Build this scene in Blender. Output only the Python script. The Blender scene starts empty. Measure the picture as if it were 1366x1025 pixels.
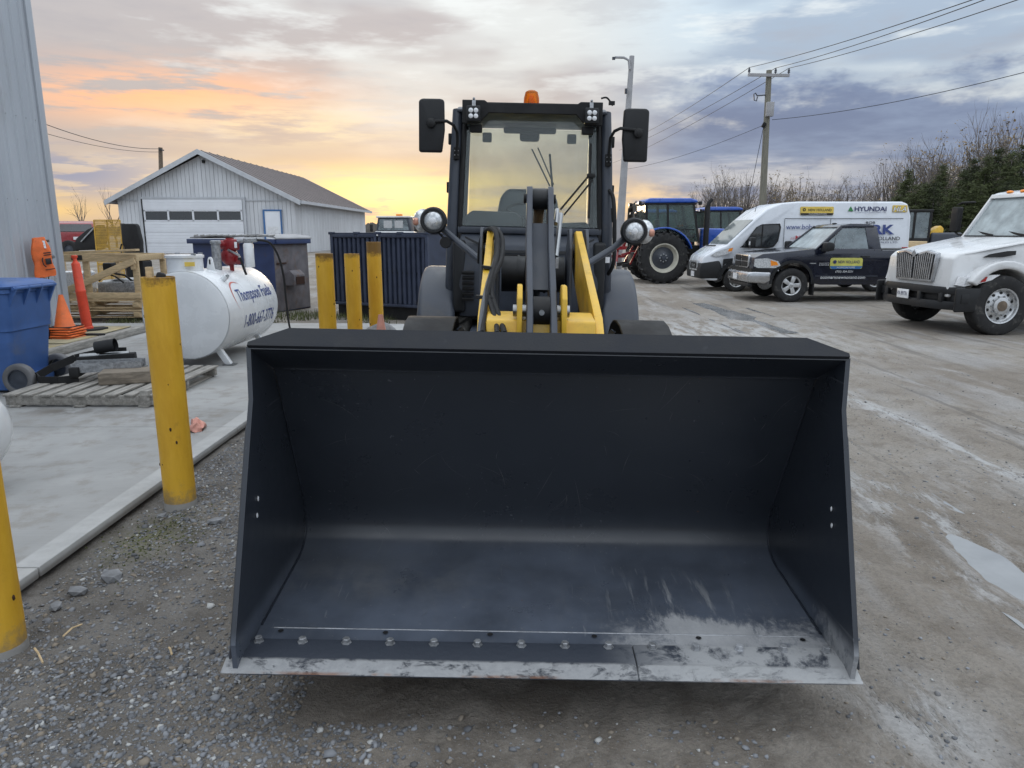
import bpy, bmesh, math, random
import numpy as np
from mathutils import Vector, Matrix, Euler

# ------------------------------------------------------------------ camera, sky, sun, exposure
SC = bpy.context.scene
COL = SC.collection
R = math.radians
H = 1.65
PITCH = R(12.0)
cam = bpy.data.cameras.new('camera')
cam.sensor_width = 36.0
cam.lens = 36.0 * 950.0 / 1366.0
cam.clip_start = 0.05
cam.clip_end = 4000.0
co = bpy.data.objects.new('camera', cam)
COL.objects.link(co)
co.location = (0, 0, H)
co.rotation_euler = (R(90) - PITCH, 0, 0)
SC.camera = co
SC.view_settings.view_transform = 'Standard'
SC.view_settings.look = 'None'
SC.view_settings.exposure = 0.22
SC.view_settings.gamma = 1.0

cy = SC.cycles
cy.max_bounces = 5; cy.diffuse_bounces = 2; cy.glossy_bounces = 3; cy.transparent_max_bounces = 10
cy.caustics_reflective = False; cy.caustics_refractive = False
SUN_AZ = -9.5     # degrees right of straight ahead
SUN_EL = 3.0
world = bpy.data.worlds.new('World')
SC.world = world
world.use_nodes = True
world.cycles.sampling_method = 'NONE'
NT = world.node_tree
NT.nodes.clear()


class NX:
    """tiny expression builder for shader nodes"""
    def __init__(s, nt):
        s.nt = nt
    def put(s, sock, v):
        if isinstance(v, bpy.types.NodeSocket):
            s.nt.links.new(v, sock)
        else:
            if sock.type == 'RGBA' and len(v) == 3:
                v = (*v, 1)
            sock.default_value = v
    def m(s, op, *a, clamp=False):
        n = s.nt.nodes.new('ShaderNodeMath'); n.operation = op; n.use_clamp = clamp
        for i, v in enumerate(a):
            s.put(n.inputs[i], v)
        return n.outputs[0]
    def add(s, a, b): return s.m('ADD', a, b)
    def sub(s, a, b): return s.m('SUBTRACT', a, b)
    def mul(s, *a):
        r = a[0]
        for b in a[1:]:
            r = s.m('MULTIPLY', r, b)
        return r
    def gauss(s, v, c, w):
        t = s.m('DIVIDE', s.sub(v, c), w)
        return s.m('POWER', 2.718, s.mul(s.mul(t, t), -1.0))
    def step(s, v, a, b, lo=0.0, hi=1.0):
        n = s.nt.nodes.new('ShaderNodeMapRange'); n.interpolation_type = 'SMOOTHSTEP'
        s.put(n.inputs[0], v)
        for i, q in enumerate((a, b, lo, hi)):
            n.inputs[i + 1].default_value = q
        return n.outputs[0]
    def mix(s, f, a, b, mode='MIX'):
        n = s.nt.nodes.new('ShaderNodeMix'); n.data_type = 'RGBA'; n.blend_type = mode
        s.put(n.inputs[0], f); s.put(n.inputs[6], a); s.put(n.inputs[7], b)
        return n.outputs[2]
    def noise(s, vec, scale, detail=4.0, rough=.55, dist=0.0, off=None, scl=None):
        if off is not None or scl is not None:
            mp = s.nt.nodes.new('ShaderNodeMapping')
            if off is not None: mp.inputs['Location'].default_value = off
            if scl is not None: mp.inputs['Scale'].default_value = scl
            s.put(mp.inputs[0], vec); vec = mp.outputs[0]
        n = s.nt.nodes.new('ShaderNodeTexNoise')
        s.put(n.inputs['Vector'], vec)
        n.inputs['Scale'].default_value = scale
        n.inputs['Detail'].default_value = detail
        n.inputs['Roughness'].default_value = rough
        n.inputs['Distortion'].default_value = dist
        return n.outputs['Fac']
    def xyz(s, v):
        n = s.nt.nodes.new('ShaderNodeSeparateXYZ'); s.put(n.inputs[0], v)
        return n.outputs


def build_sky():
    x = NX(NT)
    tc = NT.nodes.new('ShaderNodeTexCoord')
    d = tc.outputs['Generated']
    X, Y, Z = x.xyz(d)
    el = x.mul(x.m('ARCSINE', Z), 57.2958)
    az = x.mul(x.m('ARCTAN2', X, Y), 57.2958)
    front = x.step(x.m('ABSOLUTE', az), 75, 40)          # sunset side of the sky
    n1 = x.noise(d, 1.0, 3, .56, 0, (3.1, .4, 1.7), (2.6, 2.6, 13))
    n2 = x.noise(d, 1.0, 5, .60, 0, (7.3, 2.2, 5.1), (5.5, 5.5, 26))
    n3 = x.noise(d, 1.0, 5, .60, 0, (1.3, 9.2, 2.1), (8, 8, 62))
    n4 = x.noise(d, 1.0, 5, .60, 0, (4.3, 1.2, 8.1), (9, 9, 24))
    rightside = x.step(az, 2, 16)
    # clear base going from pale horizon to light blue grey
    base = x.mix(x.step(el, 1, 15), (.56, .52, .49), x.mix(rightside, (.64, .665, .665), (.54, .64, .72)))
    # mottled grey mauve cloud sheets (left) and blue grey (right)
    c1 = x.mix(rightside, (.41, .375, .385), (.30, .375, .49))
    base = x.mix(x.mul(x.step(n1, .43, .58), .8), base, c1)
    base = x.mix(x.mul(x.step(n2, .49, .66), .34), base, (.36, .355, .39))
    base = x.mix(x.mul(x.step(n2, .48, .32), x.step(el, 2, 12), .6), base, (.76, .80, .80))
    # warm veil near the sunset horizon
    veil = x.mul(x.gauss(az, -14.0, 21.0), x.gauss(el, 2.5, 6.0), front)
    base = x.mix(x.mul(veil, .48), base, (.96, .66, .40))
    # salmon streaks high on the left
    st = x.mul(x.gauss(x.add(el, x.mul(az, -.05)), 10.4, 1.7), x.gauss(az, -25.0, 9.5), x.step(n3, .38, .54), front)
    base = x.mix(x.mul(st, 1.0), base, (1.05, .53, .28))
    st2 = x.mul(x.gauss(el, 7.6, 1.5), x.gauss(az, -17.0, 8.0), x.step(n3, .42, .60), front)
    base = x.mix(x.mul(st2, .7), base, (.98, .80, .50))
    # yellow glow where the sun has gone down
    gl = x.mul(x.gauss(az, -10.0, 12.0), x.gauss(el, 2.6, 2.0), x.step(n3, .72, .38), front)
    base = x.mix(x.m('MINIMUM', x.mul(gl, 1.4), 1.0), base, (1.10, .82, .32))
    core = x.mul(x.gauss(az, -9.0, 5.5), x.gauss(el, 3.0, 1.3), front)
    base = x.mix(x.mul(core, .85), base, (1.25, 1.0, .52))
    gl2 = x.mul(x.gauss(az, -34.0, 6.0), x.gauss(el, 1.6, 1.0), front)
    base = x.mix(x.mul(gl2, .9), base, (1.0, .68, .26))
    gl3 = x.mul(x.gauss(az, 9.0, 6.0), x.gauss(el, 2.3, 1.5), x.step(n3, .62, .42), front)
    base = x.mix(x.mul(gl3, .9), base, (1.0, .72, .40))
    # low mauve bars crossing the glow
    bar = x.mul(x.step(n3, .46, .56), x.gauss(el, 3.9, 1.5), x.step(az, -22, -31), front)
    base = x.mix(x.mul(bar, .95), base, (.30, .33, .45))
    bar2 = x.mul(x.step(n3, .52, .62), x.gauss(el, 1.6, 1.0), x.gauss(az, -6, 12), front)
    base = x.mix(x.mul(bar2, .8), base, (.46, .42, .44))
    # dark blue cloud bank on the right, ragged on top
    edge = x.add(el, x.mul(x.sub(n4, .5), 13.0))
    bank = x.mul(x.step(az, 6, 15), x.step(edge, 11.0, 8.2), x.step(edge, 2.0, 4.4), front)
    base = x.mix(x.mul(bank, .92), base, x.mix(x.step(n2, .35, .65), (.235, .30, .44), (.15, .195, .32)))
    band = x.mul(x.step(az, 8, 14), x.gauss(x.add(el, x.mul(x.sub(n3, .5), 5.0)), 4.2, .9), x.step(az, 33, 20), front)
    base = x.mix(x.mul(band, .8), base, (.60, .60, .62))
    # away from the sunset: even, bright, light blue grey overcast, brighter towards the zenith
    rest = x.mix(x.step(n1, .40, .62), (.70, .78, .88), (.55, .62, .72))
    base = x.mix(front, rest, base)
    up = x.mix(x.step(el, 16, 42), base, x.mix(x.step(n1, .38, .64), (.86, .92, .98), (.66, .72, .80)))
    gain = x.add(1.0, x.mul(x.m('MAXIMUM', Z, 0.0), SKY_UP))
    cv = NT.nodes.new('ShaderNodeVectorMath'); cv.operation = 'SCALE'
    x.put(cv.inputs[0], up); x.put(cv.inputs['Scale'], gain)
    below = x.mix(x.step(el, -1.5, -.2), (.16, .16, .15), cv.outputs[0])
    bg = NT.nodes.new('ShaderNodeBackground'); x.put(bg.inputs[0], below); bg.inputs[1].default_value = .93
    sky = NT.nodes.new('ShaderNodeTexSky'); sky.sky_type = 'NISHITA'; sky.sun_disc = False
    sky.sun_elevation = R(SUN_EL); sky.sun_rotation = R(SUN_AZ)
    bs = NT.nodes.new('ShaderNodeBackground'); NT.links.new(sky.outputs[0], bs.inputs[0]); bs.inputs[1].default_value = .05
    ad = NT.nodes.new('ShaderNodeMixShader'); ad.inputs[0].default_value = .10
    NT.links.new(bg.outputs[0], ad.inputs[1]); NT.links.new(bs.outputs[0], ad.inputs[2])
    out = NT.nodes.new('ShaderNodeOutputWorld')
    NT.links.new(ad.outputs[0], out.inputs[0])


SKY_UP = 1.1
build_sky()
sl = bpy.data.lights.new('sun', 'SUN')
sl.energy = 0.5
sl.angle = R(12)
sl.color = (1.0, .78, .52)
so = bpy.data.objects.new('sun', sl)
COL.objects.link(so)
sd = Vector((math.sin(R(SUN_AZ)) * math.cos(R(SUN_EL)), math.cos(R(SUN_AZ)) * math.cos(R(SUN_EL)), math.sin(R(SUN_EL))))
so.rotation_euler = (-sd).to_track_quat('-Z', 'Y').to_euler()
so.location = (-20, 60, 30)

# ------------------------------------------------------------------ helpers
rnd = random.Random(7)


def px(x, y):
    """direction of a photograph pixel"""
    u = (x - 683) / 950.0; v = (y - 512.5) / 950.0
    return Vector((u, math.cos(PITCH) - v * math.sin(PITCH), -math.sin(PITCH) - v * math.cos(PITCH)))
def at(x, y, Y):
    r = px(x, y); t = Y / r.y
    return Vector((r.x * t, Y, H + r.z * t))
def gp(x, y, z=0.0):
    r = px(x, y); t = (z - H) / r.z
    return Vector((r.x * t, r.y * t, z))


MATS = {}
def pbr(name, c, r=.5, metal=0.0, var=.12, scale=6.0, bump=0.0, bscale=80.0, spec=.5, coat=0.0,
        dirt=None, dirt_amt=.5, dirt_scale=3.0, dirt_r=.85, rvar=.1, scl=None, emit=None):
    m = bpy.data.materials.new(name); m.use_nodes = True
    nt = m.node_tree; x = NX(nt)
    b = nt.nodes['Principled BSDF']
    tc = nt.nodes.new('ShaderNodeTexCoord').outputs['Object']
    f = x.noise(tc, scale, 5, .6, .2, None, scl)
    lo = tuple(k * (1 - var) for k in c); hi = tuple(min(k * (1 + var), 1) for k in c)
    colr = x.mix(x.step(f, .3, .7), lo, hi)
    ro = x.step(f, .3, .7, max(r - rvar, .02), min(r + rvar, 1))
    if dirt is not None:
        g = x.noise(tc, dirt_scale, 8, .68, .4, (5, 3, 1), scl)
        msk = x.mul(x.step(g, .62 - .3 * dirt_amt, .80 - .2 * dirt_amt), min(1, .35 + dirt_amt * .6))
        colr = x.mix(msk, colr, dirt)
        n = nt.nodes.new('ShaderNodeMix'); x.put(n.inputs[0], msk); x.put(n.inputs[2], ro); n.inputs[3].default_value = dirt_r
        ro = n.outputs[0]
    x.put(b.inputs['Base Color'], colr); x.put(b.inputs['Roughness'], ro)
    b.inputs['Metallic'].default_value = metal
    b.inputs['Specular IOR Level'].default_value = spec
    b.inputs['Coat Weight'].default_value = coat
    b.inputs['Coat Roughness'].default_value = .08
    if emit:
        b.inputs['Emission Color'].default_value = (*emit[0], 1); b.inputs['Emission Strength'].default_value = emit[1]
    if bump > 0:
        bn = nt.nodes.new('ShaderNodeBump'); bn.inputs['Strength'].default_value = 1.0
        bn.inputs['Distance'].default_value = bump
        x.put(bn.inputs['Height'], x.noise(tc, bscale, 4, .6, 0, None, scl))
        nt.links.new(bn.outputs[0], b.inputs['Normal'])
    MATS[name] = m
    return m


def glass(name, tint, refl=1.0, haze=(0, 0, 0), haze_amt=0.0, rough=.02):
    m = bpy.data.materials.new(name); m.use_nodes = True
    nt = m.node_tree; nt.nodes.clear(); x = NX(nt)
    tr = nt.nodes.new('ShaderNodeBsdfTransparent'); x.put(tr.inputs[0], tint)
    gl = nt.nodes.new('ShaderNodeBsdfGlossy'); gl.inputs['Roughness'].default_value = rough
    fr = nt.nodes.new('ShaderNodeFresnel'); fr.inputs[0].default_value = 1.5
    mx = nt.nodes.new('ShaderNodeMixShader'); x.put(mx.inputs[0], x.mul(fr.outputs[0], refl))
    nt.links.new(tr.outputs[0], mx.inputs[1]); nt.links.new(gl.outputs[0], mx.inputs[2])
    last = mx.outputs[0]
    if haze_amt > 0:
        df = nt.nodes.new('ShaderNodeBsdfDiffuse'); x.put(df.inputs[0], haze)
        tc = nt.nodes.new('ShaderNodeTexCoord').outputs['Object']
        m2 = nt.nodes.new('ShaderNodeMixShader')
        x.put(m2.inputs[0], x.step(x.noise(tc, 3, 5, .6), .3, .75, haze_amt * .6, haze_amt * 1.3))
        nt.links.new(last, m2.inputs[1]); nt.links.new(df.outputs[0], m2.inputs[2]); last = m2.outputs[0]
    o = nt.nodes.new('ShaderNodeOutputMaterial'); nt.links.new(last, o.inputs[0])
    MATS[name] = m
    return m


class MB:
    """collects shapes and links them as ONE mesh object"""
    def __init__(s):
        s.bm = bmesh.new()
        s.M = Matrix.Identity(4)
    def _v(s, p):
        return s.bm.verts.new(s.M @ Vector(p))
    def _f(s, vs):
        try:
            return s.bm.faces.new(vs)
        except ValueError:
            return None
    def hexa(s, p):
        v = [s._v(q) for q in p]
        for f in ((3, 2, 1, 0), (4, 5, 6, 7), (0, 1, 5, 4), (1, 2, 6, 5), (2, 3, 7, 6), (3, 0, 4, 7)):
            s._f([v[i] for i in f])
        return s
    def box(s, c, d, rot=None, taper=1.0):
        hx, hy, hz = d[0] / 2, d[1] / 2, d[2] / 2
        P = []
        for z, k in ((-hz, 1.0), (hz, taper)):
            for a, b in ((-1, -1), (1, -1), (1, 1), (-1, 1)):
                P.append(Vector((a * hx * k, b * hy * k, z)))
        if rot is not None:
            E_ = Euler(rot).to_matrix(); P = [E_ @ q for q in P]
        return s.hexa([q + Vector(c) for q in P])
    def bar(s, a, b, w, h, up=(0, 0, 1)):
        """rectangular bar from a to b, w sideways, h along up"""
        a = Vector(a); b = Vector(b); t = (b - a).normalized(); u = Vector(up)
        sd_ = t.cross(u)
        if sd_.length < 1e-4: sd_ = t.cross(Vector((1, 0, 0)))
        sd_.normalize(); u = sd_.cross(t).normalized()
        P = []
        for q in (a, b):
            for i, j in ((-1, -1), (1, -1), (1, 1), (-1, 1)):
                P.append(q + sd_ * i * w / 2 + u * j * h / 2)
        v = [s._v(q) for q in P]
        for f in ((3, 2, 1, 0), (4, 5, 6, 7), (0, 1, 5, 4), (1, 2, 6, 5), (2, 3, 7, 6), (3, 0, 4, 7)):
            s._f([v[i] for i in f])
        return s
    def cyl(s, a, b, r0, r1=None, n=16, cap=True):
        r1 = r0 if r1 is None else r1
        return s.tube([a, b], [r0, r1], n, cap)
    def tube(s, pts, r, n=8, cap=True, closed=False):
        pts = [Vector(p) for p in pts]
        k = len(pts); rs = r if isinstance(r, (list, tuple)) else [r] * k
        rings = []; prev = None
        for i in range(k):
            if closed:
                t = pts[(i + 1) % k] - pts[i - 1]
            else:
                t = pts[min(i + 1, k - 1)] - pts[max(i - 1, 0)]
            t = t.normalized() if t.length > 1e-9 else Vector((0, 0, 1))
            if prev is None:
                ref = Vector((0, 0, 1)) if abs(t.z) < .9 else Vector((1, 0, 0))
                u = t.cross(ref).normalized()
            else:
                u = (prev - t * prev.dot(t))
                u = u.normalized() if u.length > 1e-6 else t.cross(Vector((0, 0, 1))).normalized()
            prev = u; w = t.cross(u)
            rings.append([s._v(pts[i] + (u * math.cos(2 * math.pi * j / n) + w * math.sin(2 * math.pi * j / n)) * rs[i]) for j in range(n)])
        for i in range(k if closed else k - 1):
            A = rings[i]; B = rings[(i + 1) % k]
            for j in range(n):
                s._f([A[j], A[(j + 1) % n], B[(j + 1) % n], B[j]])
        if cap and not closed:
            s._f(rings[0][::-1]); s._f(rings[-1])
        return s
    def lathe(s, prof, c=(0, 0, 0), axis='Z', n=32, cap=True):
        """prof: list of (radius, along axis)"""
        c = Vector(c); rings = []
        for r_, h in prof:
            ring = []
            for j in range(n):
                a = 2 * math.pi * j / n; p, q = r_ * math.cos(a), r_ * math.sin(a)
                if axis == 'Z': v = (p, q, h)
                elif axis == 'Y': v = (q, h, p)
                else: v = (h, p, q)
                ring.append(s._v(c + Vector(v)))
            rings.append(ring)
        for A, B in zip(rings, rings[1:]):
            for j in range(n):
                s._f([A[j], A[(j + 1) % n], B[(j + 1) % n], B[j]])
        if cap:
            if prof[0][0] > 1e-5: s._f(rings[0][::-1])
            if prof[-1][0] > 1e-5: s._f(rings[-1])
        return s
    def prism(s, poly, a, b, axis='Y', bevel=0.0, seg=3, warp=None):
        """2D polygon pushed along an axis. axis Y: poly is (x,z); X: (y,z); Z: (x,y)"""
        def P(u, v, w):
            return {'Y': (u, w, v), 'X': (w, u, v), 'Z': (u, v, w)}[axis]
        t = bmesh.new()
        A = [t.verts.new(P(u, v, a)) for u, v in poly]; B = [t.verts.new(P(u, v, b)) for u, v in poly]
        n = len(poly)
        t.faces.new(A); t.faces.new(B[::-1])
        for i in range(n):
            t.faces.new([A[i], B[i], B[(i + 1) % n], A[(i + 1) % n]])
        bmesh.ops.recalc_face_normals(t, faces=t.faces)
        if bevel > 0:
            ed = [e for e in t.edges if e.is_manifold and e.calc_face_angle(0) > R(25)]
            bmesh.ops.bevel(t, geom=ed, offset=bevel, segments=seg, profile=.5, affect='EDGES', clamp_overlap=True)
        if warp:
            for v in t.verts: v.co = Vector(warp(v.co))
        mp = {v: s._v(v.co) for v in t.verts}
        for f in t.faces: s._f([mp[v] for v in f.verts])
        t.free()
        return s
    def plate(s, pts, th):
        """polygon of 3D points thickened along its normal"""
        pts = [Vector(p) for p in pts]; n = Vector((0, 0, 0))
        for i in range(len(pts)):
            a, b = pts[i], pts[(i + 1) % len(pts)]
            n += Vector(((a.y - b.y) * (a.z + b.z), (a.z - b.z) * (a.x + b.x), (a.x - b.x) * (a.y + b.y)))
        n.normalize(); k = len(pts)
        A = [s._v(p + n * th / 2) for p in pts]; B = [s._v(p - n * th / 2) for p in pts]
        s._f(A); s._f(B[::-1])
        for i in range(k): s._f([A[i], B[i], B[(i + 1) % k], A[(i + 1) % k]])
        return s
    def ball(s, c, r, sub=2, sq=(1, 1, 1)):
        t = bmesh.new(); bmesh.ops.create_icosphere(t, subdivisions=sub, radius=1)
        mp = {v: s._v(Vector(c) + Vector((v.co.x * r * sq[0], v.co.y * r * sq[1], v.co.z * r * sq[2]))) for v in t.verts}
        for f in t.faces: s._f([mp[v] for v in f.verts])
        t.free(); return s
    def build(s, name, mat, parent=None, bevel=0.0, seg=2, smooth=35, org=None, warp=None):
        bm = s.bm
        bmesh.ops.recalc_face_normals(bm, faces=bm.faces)
        if bevel > 0:
            ed = [e for e in bm.edges if e.is_manifold and e.calc_face_angle(0) > R(30)]
            bmesh.ops.bevel(bm, geom=ed, offset=bevel, segments=seg, profile=.5, affect='EDGES', clamp_overlap=True)
        if warp:
            for v in bm.verts: v.co = Vector(warp(v.co))
        me = bpy.data.meshes.new(name)
        bm.to_mesh(me); bm.free()
        return link(name, me, mat, parent, smooth, org)


def link(name, me, mat, parent=None, smooth=35, org=None):
    if smooth:
        me.polygons.foreach_set('use_smooth', [True] * len(me.polygons))
        me.set_sharp_from_angle(angle=R(smooth))
    o = bpy.data.objects.new(name, me)
    if org is None and parent is not None and 'org' in ORG and ORG['on']:
        org = ORG['org']
    if org is not None:
        me.transform(Matrix.Translation(-Vector(org)))
    me.materials.append(MATS[mat] if isinstance(mat, str) else mat)
    COL.objects.link(o)
    o.parent = parent
    return o


ORG = {'on': False, 'org': (0, 0, 0)}


def tag(o, label=None, cat=None, group=None, kind=None):
    if label: o['label'] = label
    if cat: o['category'] = cat
    if group: o['group'] = group
    if kind: o['kind'] = kind
    return o
def thing(name, label, cat, loc=(0, 0, 0), rz=0.0, group=None):
    o = bpy.data.objects.new(name, None); COL.objects.link(o)
    o.empty_display_size = .2
    o.location = loc; o.rotation_euler = (0, 0, rz)
    return tag(o, label, cat, group)
def part(name, parent, loc=(0, 0, 0)):
    o = bpy.data.objects.new(name, None); COL.objects.link(o); o.parent = parent; o.location = loc
    o.empty_display_size = .1
    return o
def copy_tree(o, parent=None):
    c = o.copy(); COL.objects.link(c); c.parent = parent
    for ch in list(o.children): copy_tree(ch, c)
    return c


def text(body, mat, parent, loc, width, height, rot, name='lettering', bold=0.0, shear=0.0, th=.003, wrap=None):
    """flat lettering fitted to width x height, lower left corner at loc (parent space)"""
    cu = bpy.data.curves.new('lettering', 'FONT'); cu.body = body; cu.size = 1.0
    cu.offset = bold; cu.shear = shear; cu.resolution_u = 3
    ob = bpy.data.objects.new('lettering', cu); COL.objects.link(ob)
    me = bpy.data.meshes.new_from_object(ob)
    bpy.data.objects.remove(ob); bpy.data.curves.remove(cu)
    if wrap:
        tb = bmesh.new(); tb.from_mesh(me)
        lo_, hi_ = min(v.co.y for v in tb.verts), max(v.co.y for v in tb.verts)
        for q in range(1, 14):
            bmesh.ops.bisect_plane(tb, geom=tb.verts[:] + tb.edges[:] + tb.faces[:], plane_co=(0, lo_ + (hi_ - lo_) * q / 14, 0), plane_no=(0, 1, 0))
        tb.to_mesh(me); tb.free()
    n = len(me.vertices); a = np.zeros(n * 3); me.vertices.foreach_get('co', a); a = a.reshape(-1, 3)
    mn, mx = a.min(0), a.max(0)
    a[:, 0] = (a[:, 0] - mn[0]) / (mx[0] - mn[0]) * width
    a[:, 1] = (a[:, 1] - mn[1]) / (mx[1] - mn[1]) * height
    if wrap: a = np.array([wrap(*p) for p in a])
    me.vertices.foreach_set('co', a.ravel()); me.update()
    me.materials.clear()
    o = link(name, me, mat, parent, 0, org=(0, 0, 0))
    if not wrap:
        o.location = loc; o.rotation_euler = rot
    return o


def vnoise(x, y, seed=0):
    """smooth value noise for numpy arrays"""
    xi = np.floor(x).astype(np.int64); yi = np.floor(y).astype(np.int64)
    fx = x - xi; fy = y - yi
    fx = fx * fx * (3 - 2 * fx); fy = fy * fy * (3 - 2 * fy)
    def h(a, b):
        n = (a * 374761393 + b * 668265263 + seed * 1442695041) & 0xffffffff
        n = ((n ^ (n >> 13)) * 1274126177) & 0xffffffff
        return ((n ^ (n >> 16)) & 0xffff) / 65535.0
    return (h(xi, yi) * (1 - fx) + h(xi + 1, yi) * fx) * (1 - fy) + (h(xi, yi + 1) * (1 - fx) + h(xi + 1, yi + 1) * fx) * fy
def fbm(x, y, o=4, seed=0):
    s = 0; a = 1.0; t = 0
    for i in range(o):
        s = s + a * vnoise(x * 2 ** i, y * 2 ** i, seed + i); t += a; a *= .5
    return s / t
def sstep(x, a, b):
    t = np.clip((x - a) / (b - a), 0, 1); return t * t * (3 - 2 * t)

# ------------------------------------------------------------------ materials
pbr('bucket_paint', (.020, .024, .033), .36, 0, .2, 5, .0006, 120, .6)
pbr('slate_paint', (.045, .053, .070), .42, 0, .15, 6, .0004, 150, .5, dirt=(.10, .095, .09), dirt_amt=.25, dirt_scale=5)
pbr('black_plastic', (.013, .014, .016), .5, 0, .2, 10, .0003, 300, .4)
pbr('black_rubber', (.018, .018, .019), .72, 0, .25, 12, .0006, 150, .3)
pbr('matte_black', (.008, .008, .009), .7, 0, .2)
pbr('machine_yellow', (.72, .44, .045), .38, 0, .10, 8, .0003, 200, .5, dirt=(.20, .15, .07), dirt_amt=.18, dirt_scale=9)
pbr('pale_yellow_paint', (.70, .50, .10), .5, 0, .1)
pbr('bollard_yellow', (.68, .38, .022), .5, 0, .20, 3, .0012, 40, .4, dirt=(.16, .085, .03), dirt_amt=.16, dirt_scale=11, scl=(1.6, 1.6, .5))
pbr('chrome', (.55, .56, .58), .18, 1, .1)
pbr('steel', (.36, .37, .38), .4, 1, .2, 9)
pbr('zinc', (.32, .33, .345), .52, .6, .3, 30)
pbr('worn_steel', (.36, .37, .39), .55, .3, .25, 14, .0015, 70, .5, dirt=(.05, .052, .055), dirt_amt=.45, dirt_scale=16)
pbr('white_paint', (.74, .76, .78), .3, 0, .04, 3, 0, 50, .5, .3)
pbr('tank_white', (.74, .76, .78), .26, 0, .05, 3, .0003, 9, .5, .3, dirt=(.45, .44, .42), dirt_amt=.15, dirt_scale=3)
pbr('van_white', (.70, .73, .78), .28, 0, .04, 2, 0, 50, .5, .4, dirt=(.42, .41, .40), dirt_amt=.2, dirt_scale=2)
pbr('truck_white', (.66, .67, .68), .3, 0, .05, 2, 0, 50, .5, .4, dirt=(.38, .36, .34), dirt_amt=.3, dirt_scale=2)
pbr('navy_paint', (.008, .011, .024), .22, .2, .15, 4, 0, 50, .5, .7, dirt=(.10, .10, .10), dirt_amt=.12, dirt_scale=4)
pbr('dumpster_blue', (.030, .050, .135), .5, 0, .15, 4, .001, 12, .5, dirt=(.10, .07, .06), dirt_amt=.2, dirt_scale=4)
pbr('dumpster_side', (.14, .13, .14), .6, 0, .25, 5, .001, 30, .4, dirt=(.16, .09, .05), dirt_amt=.45, dirt_scale=4)
pbr('bin_blue', (.055, .125, .33), .5, 0, .12, 4, .0006, 60, .4, dirt=(.13, .15, .19), dirt_amt=.3, dirt_scale=3)
pbr('tractor_blue', (.018, .085, .42), .3, 0, .1, 5, 0, 50, .5, .4)
pbr('orange_plastic', (.80, .17, .045), .5, 0, .12, 8, .0004, 80, .4, dirt=(.25, .12, .07), dirt_amt=.22, dirt_scale=12)
pbr('red_plastic', (.70, .075, .035), .45, 0, .12, 8, .0004, 80, .4)
pbr('faded_pink', (.62, .30, .24), .6, 0, .12, 8)
pbr('pump_red', (.24, .014, .018), .35, 0, .15, 12, .0005, 60)
pbr('car_red', (.26, .020, .025), .3, 0, .1, 3, 0, 50, .5, .5)
pbr('new_wood', (.56, .42, .25), .7, 0, .18, 9, .0012, 60, .3, scl=(1, 6, 6))
pbr('grey_wood', (.30, .285, .26), .8, 0, .28, 6, .002, 50, .3, scl=(6, 1, 6))
pbr('dark_wood', (.16, .125, .095), .8, 0, .25, 9, .002, 60, .3)
pbr('plywood', (.34, .30, .20), .75, 0, .25, 4, .001, 40, .3, dirt=(.45, .33, .12), dirt_amt=.5, dirt_scale=2)
pbr('concrete', (.40, .40, .39), .85, 0, .12, 1.3, .0012, 120, .3, dirt=(.26, .24, .22), dirt_amt=.22, dirt_scale=1.1)
pbr('old_concrete', (.30, .29, .275), .9, 0, .15, 3, .002, 60, .3, dirt=(.15, .14, .125), dirt_amt=.35, dirt_scale=3)
pbr('shed_metal', (.46, .49, .53), .42, .15, .07, 1.2, .0005, 40, .5, dirt=(.36, .36, .36), dirt_amt=.32, dirt_scale=1.2, scl=(1, 1, .25))
pbr('garage_white', (.62, .635, .66), .6, 0, .08, .8, 0, 40, .4, dirt=(.36, .36, .38), dirt_amt=.26, dirt_scale=.8, scl=(1.5, 1.5, .4))
pbr('garage_trim', (.50, .52, .55), .5, 0, .08, 2)
pbr('door_white', (.74, .76, .80), .45, 0, .03, 2)
pbr('roof_metal', (.17, .145, .14), .8, 0, .15, 2)
pbr('dark_glass', (.022, .026, .03), .06, 0, .3, 2, 0, 10, .9)
pbr('lens_clear', (.62, .64, .66), .12, .5, .3, 40, .002, 60)
pbr('lens_white', (.80, .81, .83), .25, 0, .08, 40)
pbr('lens_amber', (.85, .26, .015), .18, 0, .1, 40)
pbr('lens_red', (.45, .03, .03), .18, 0, .1, 40)
pbr('tyre', (.028, .028, .029), .8, 0, .2, 14, .001, 90, .25, dirt=(.14, .135, .125), dirt_amt=.35, dirt_scale=7)
pbr('muddy_tyre', (.05, .048, .045), .85, 0, .2, 14, .002, 60, .25, dirt=(.25, .235, .21), dirt_amt=.62, dirt_scale=5)
pbr('rim_cream', (.55, .53, .45), .5, 0, .1)
pbr('rim_silver', (.56, .57, .58), .32, .55, .12, 12)
pbr('brown_leaf', (.20, .13, .055), .8, 0, .3, 20)
pbr('bark', (.17, .155, .145), .9, 0, .25, 10)
pbr('twig', (.135, .118, .108), .9, 0, .25, 3)
pbr('leaf_tan', (.23, .165, .08), .8, 0, .35, 3)
pbr('needles', (.082, .098, .044), .8, 0, .4, 1.5, spec=.2)
pbr('needles_dark', (.058, .072, .036), .8, 0, .4, 1.5, spec=.2)
pbr('pole_wood', (.20, .19, .155), .85, 0, .2, 4, .002, 40, .3, scl=(4, 4, .4))
pbr('pole_concrete', (.36, .36, .37), .8, 0, .1, 3)
pbr('stone', (.21, .215, .225), .85, 0, .35, 9, .001, 90, .3)
pbr('grass', (.085, .095, .035), .85, 0, .4, 3)
pbr('far_wood', (.072, .064, .056), .9, 0, .3, .3)
pbr('letter_blue', (.035, .06, .22), .5)
pbr('letter_navy', (.028, .035, .12), .5)
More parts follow.
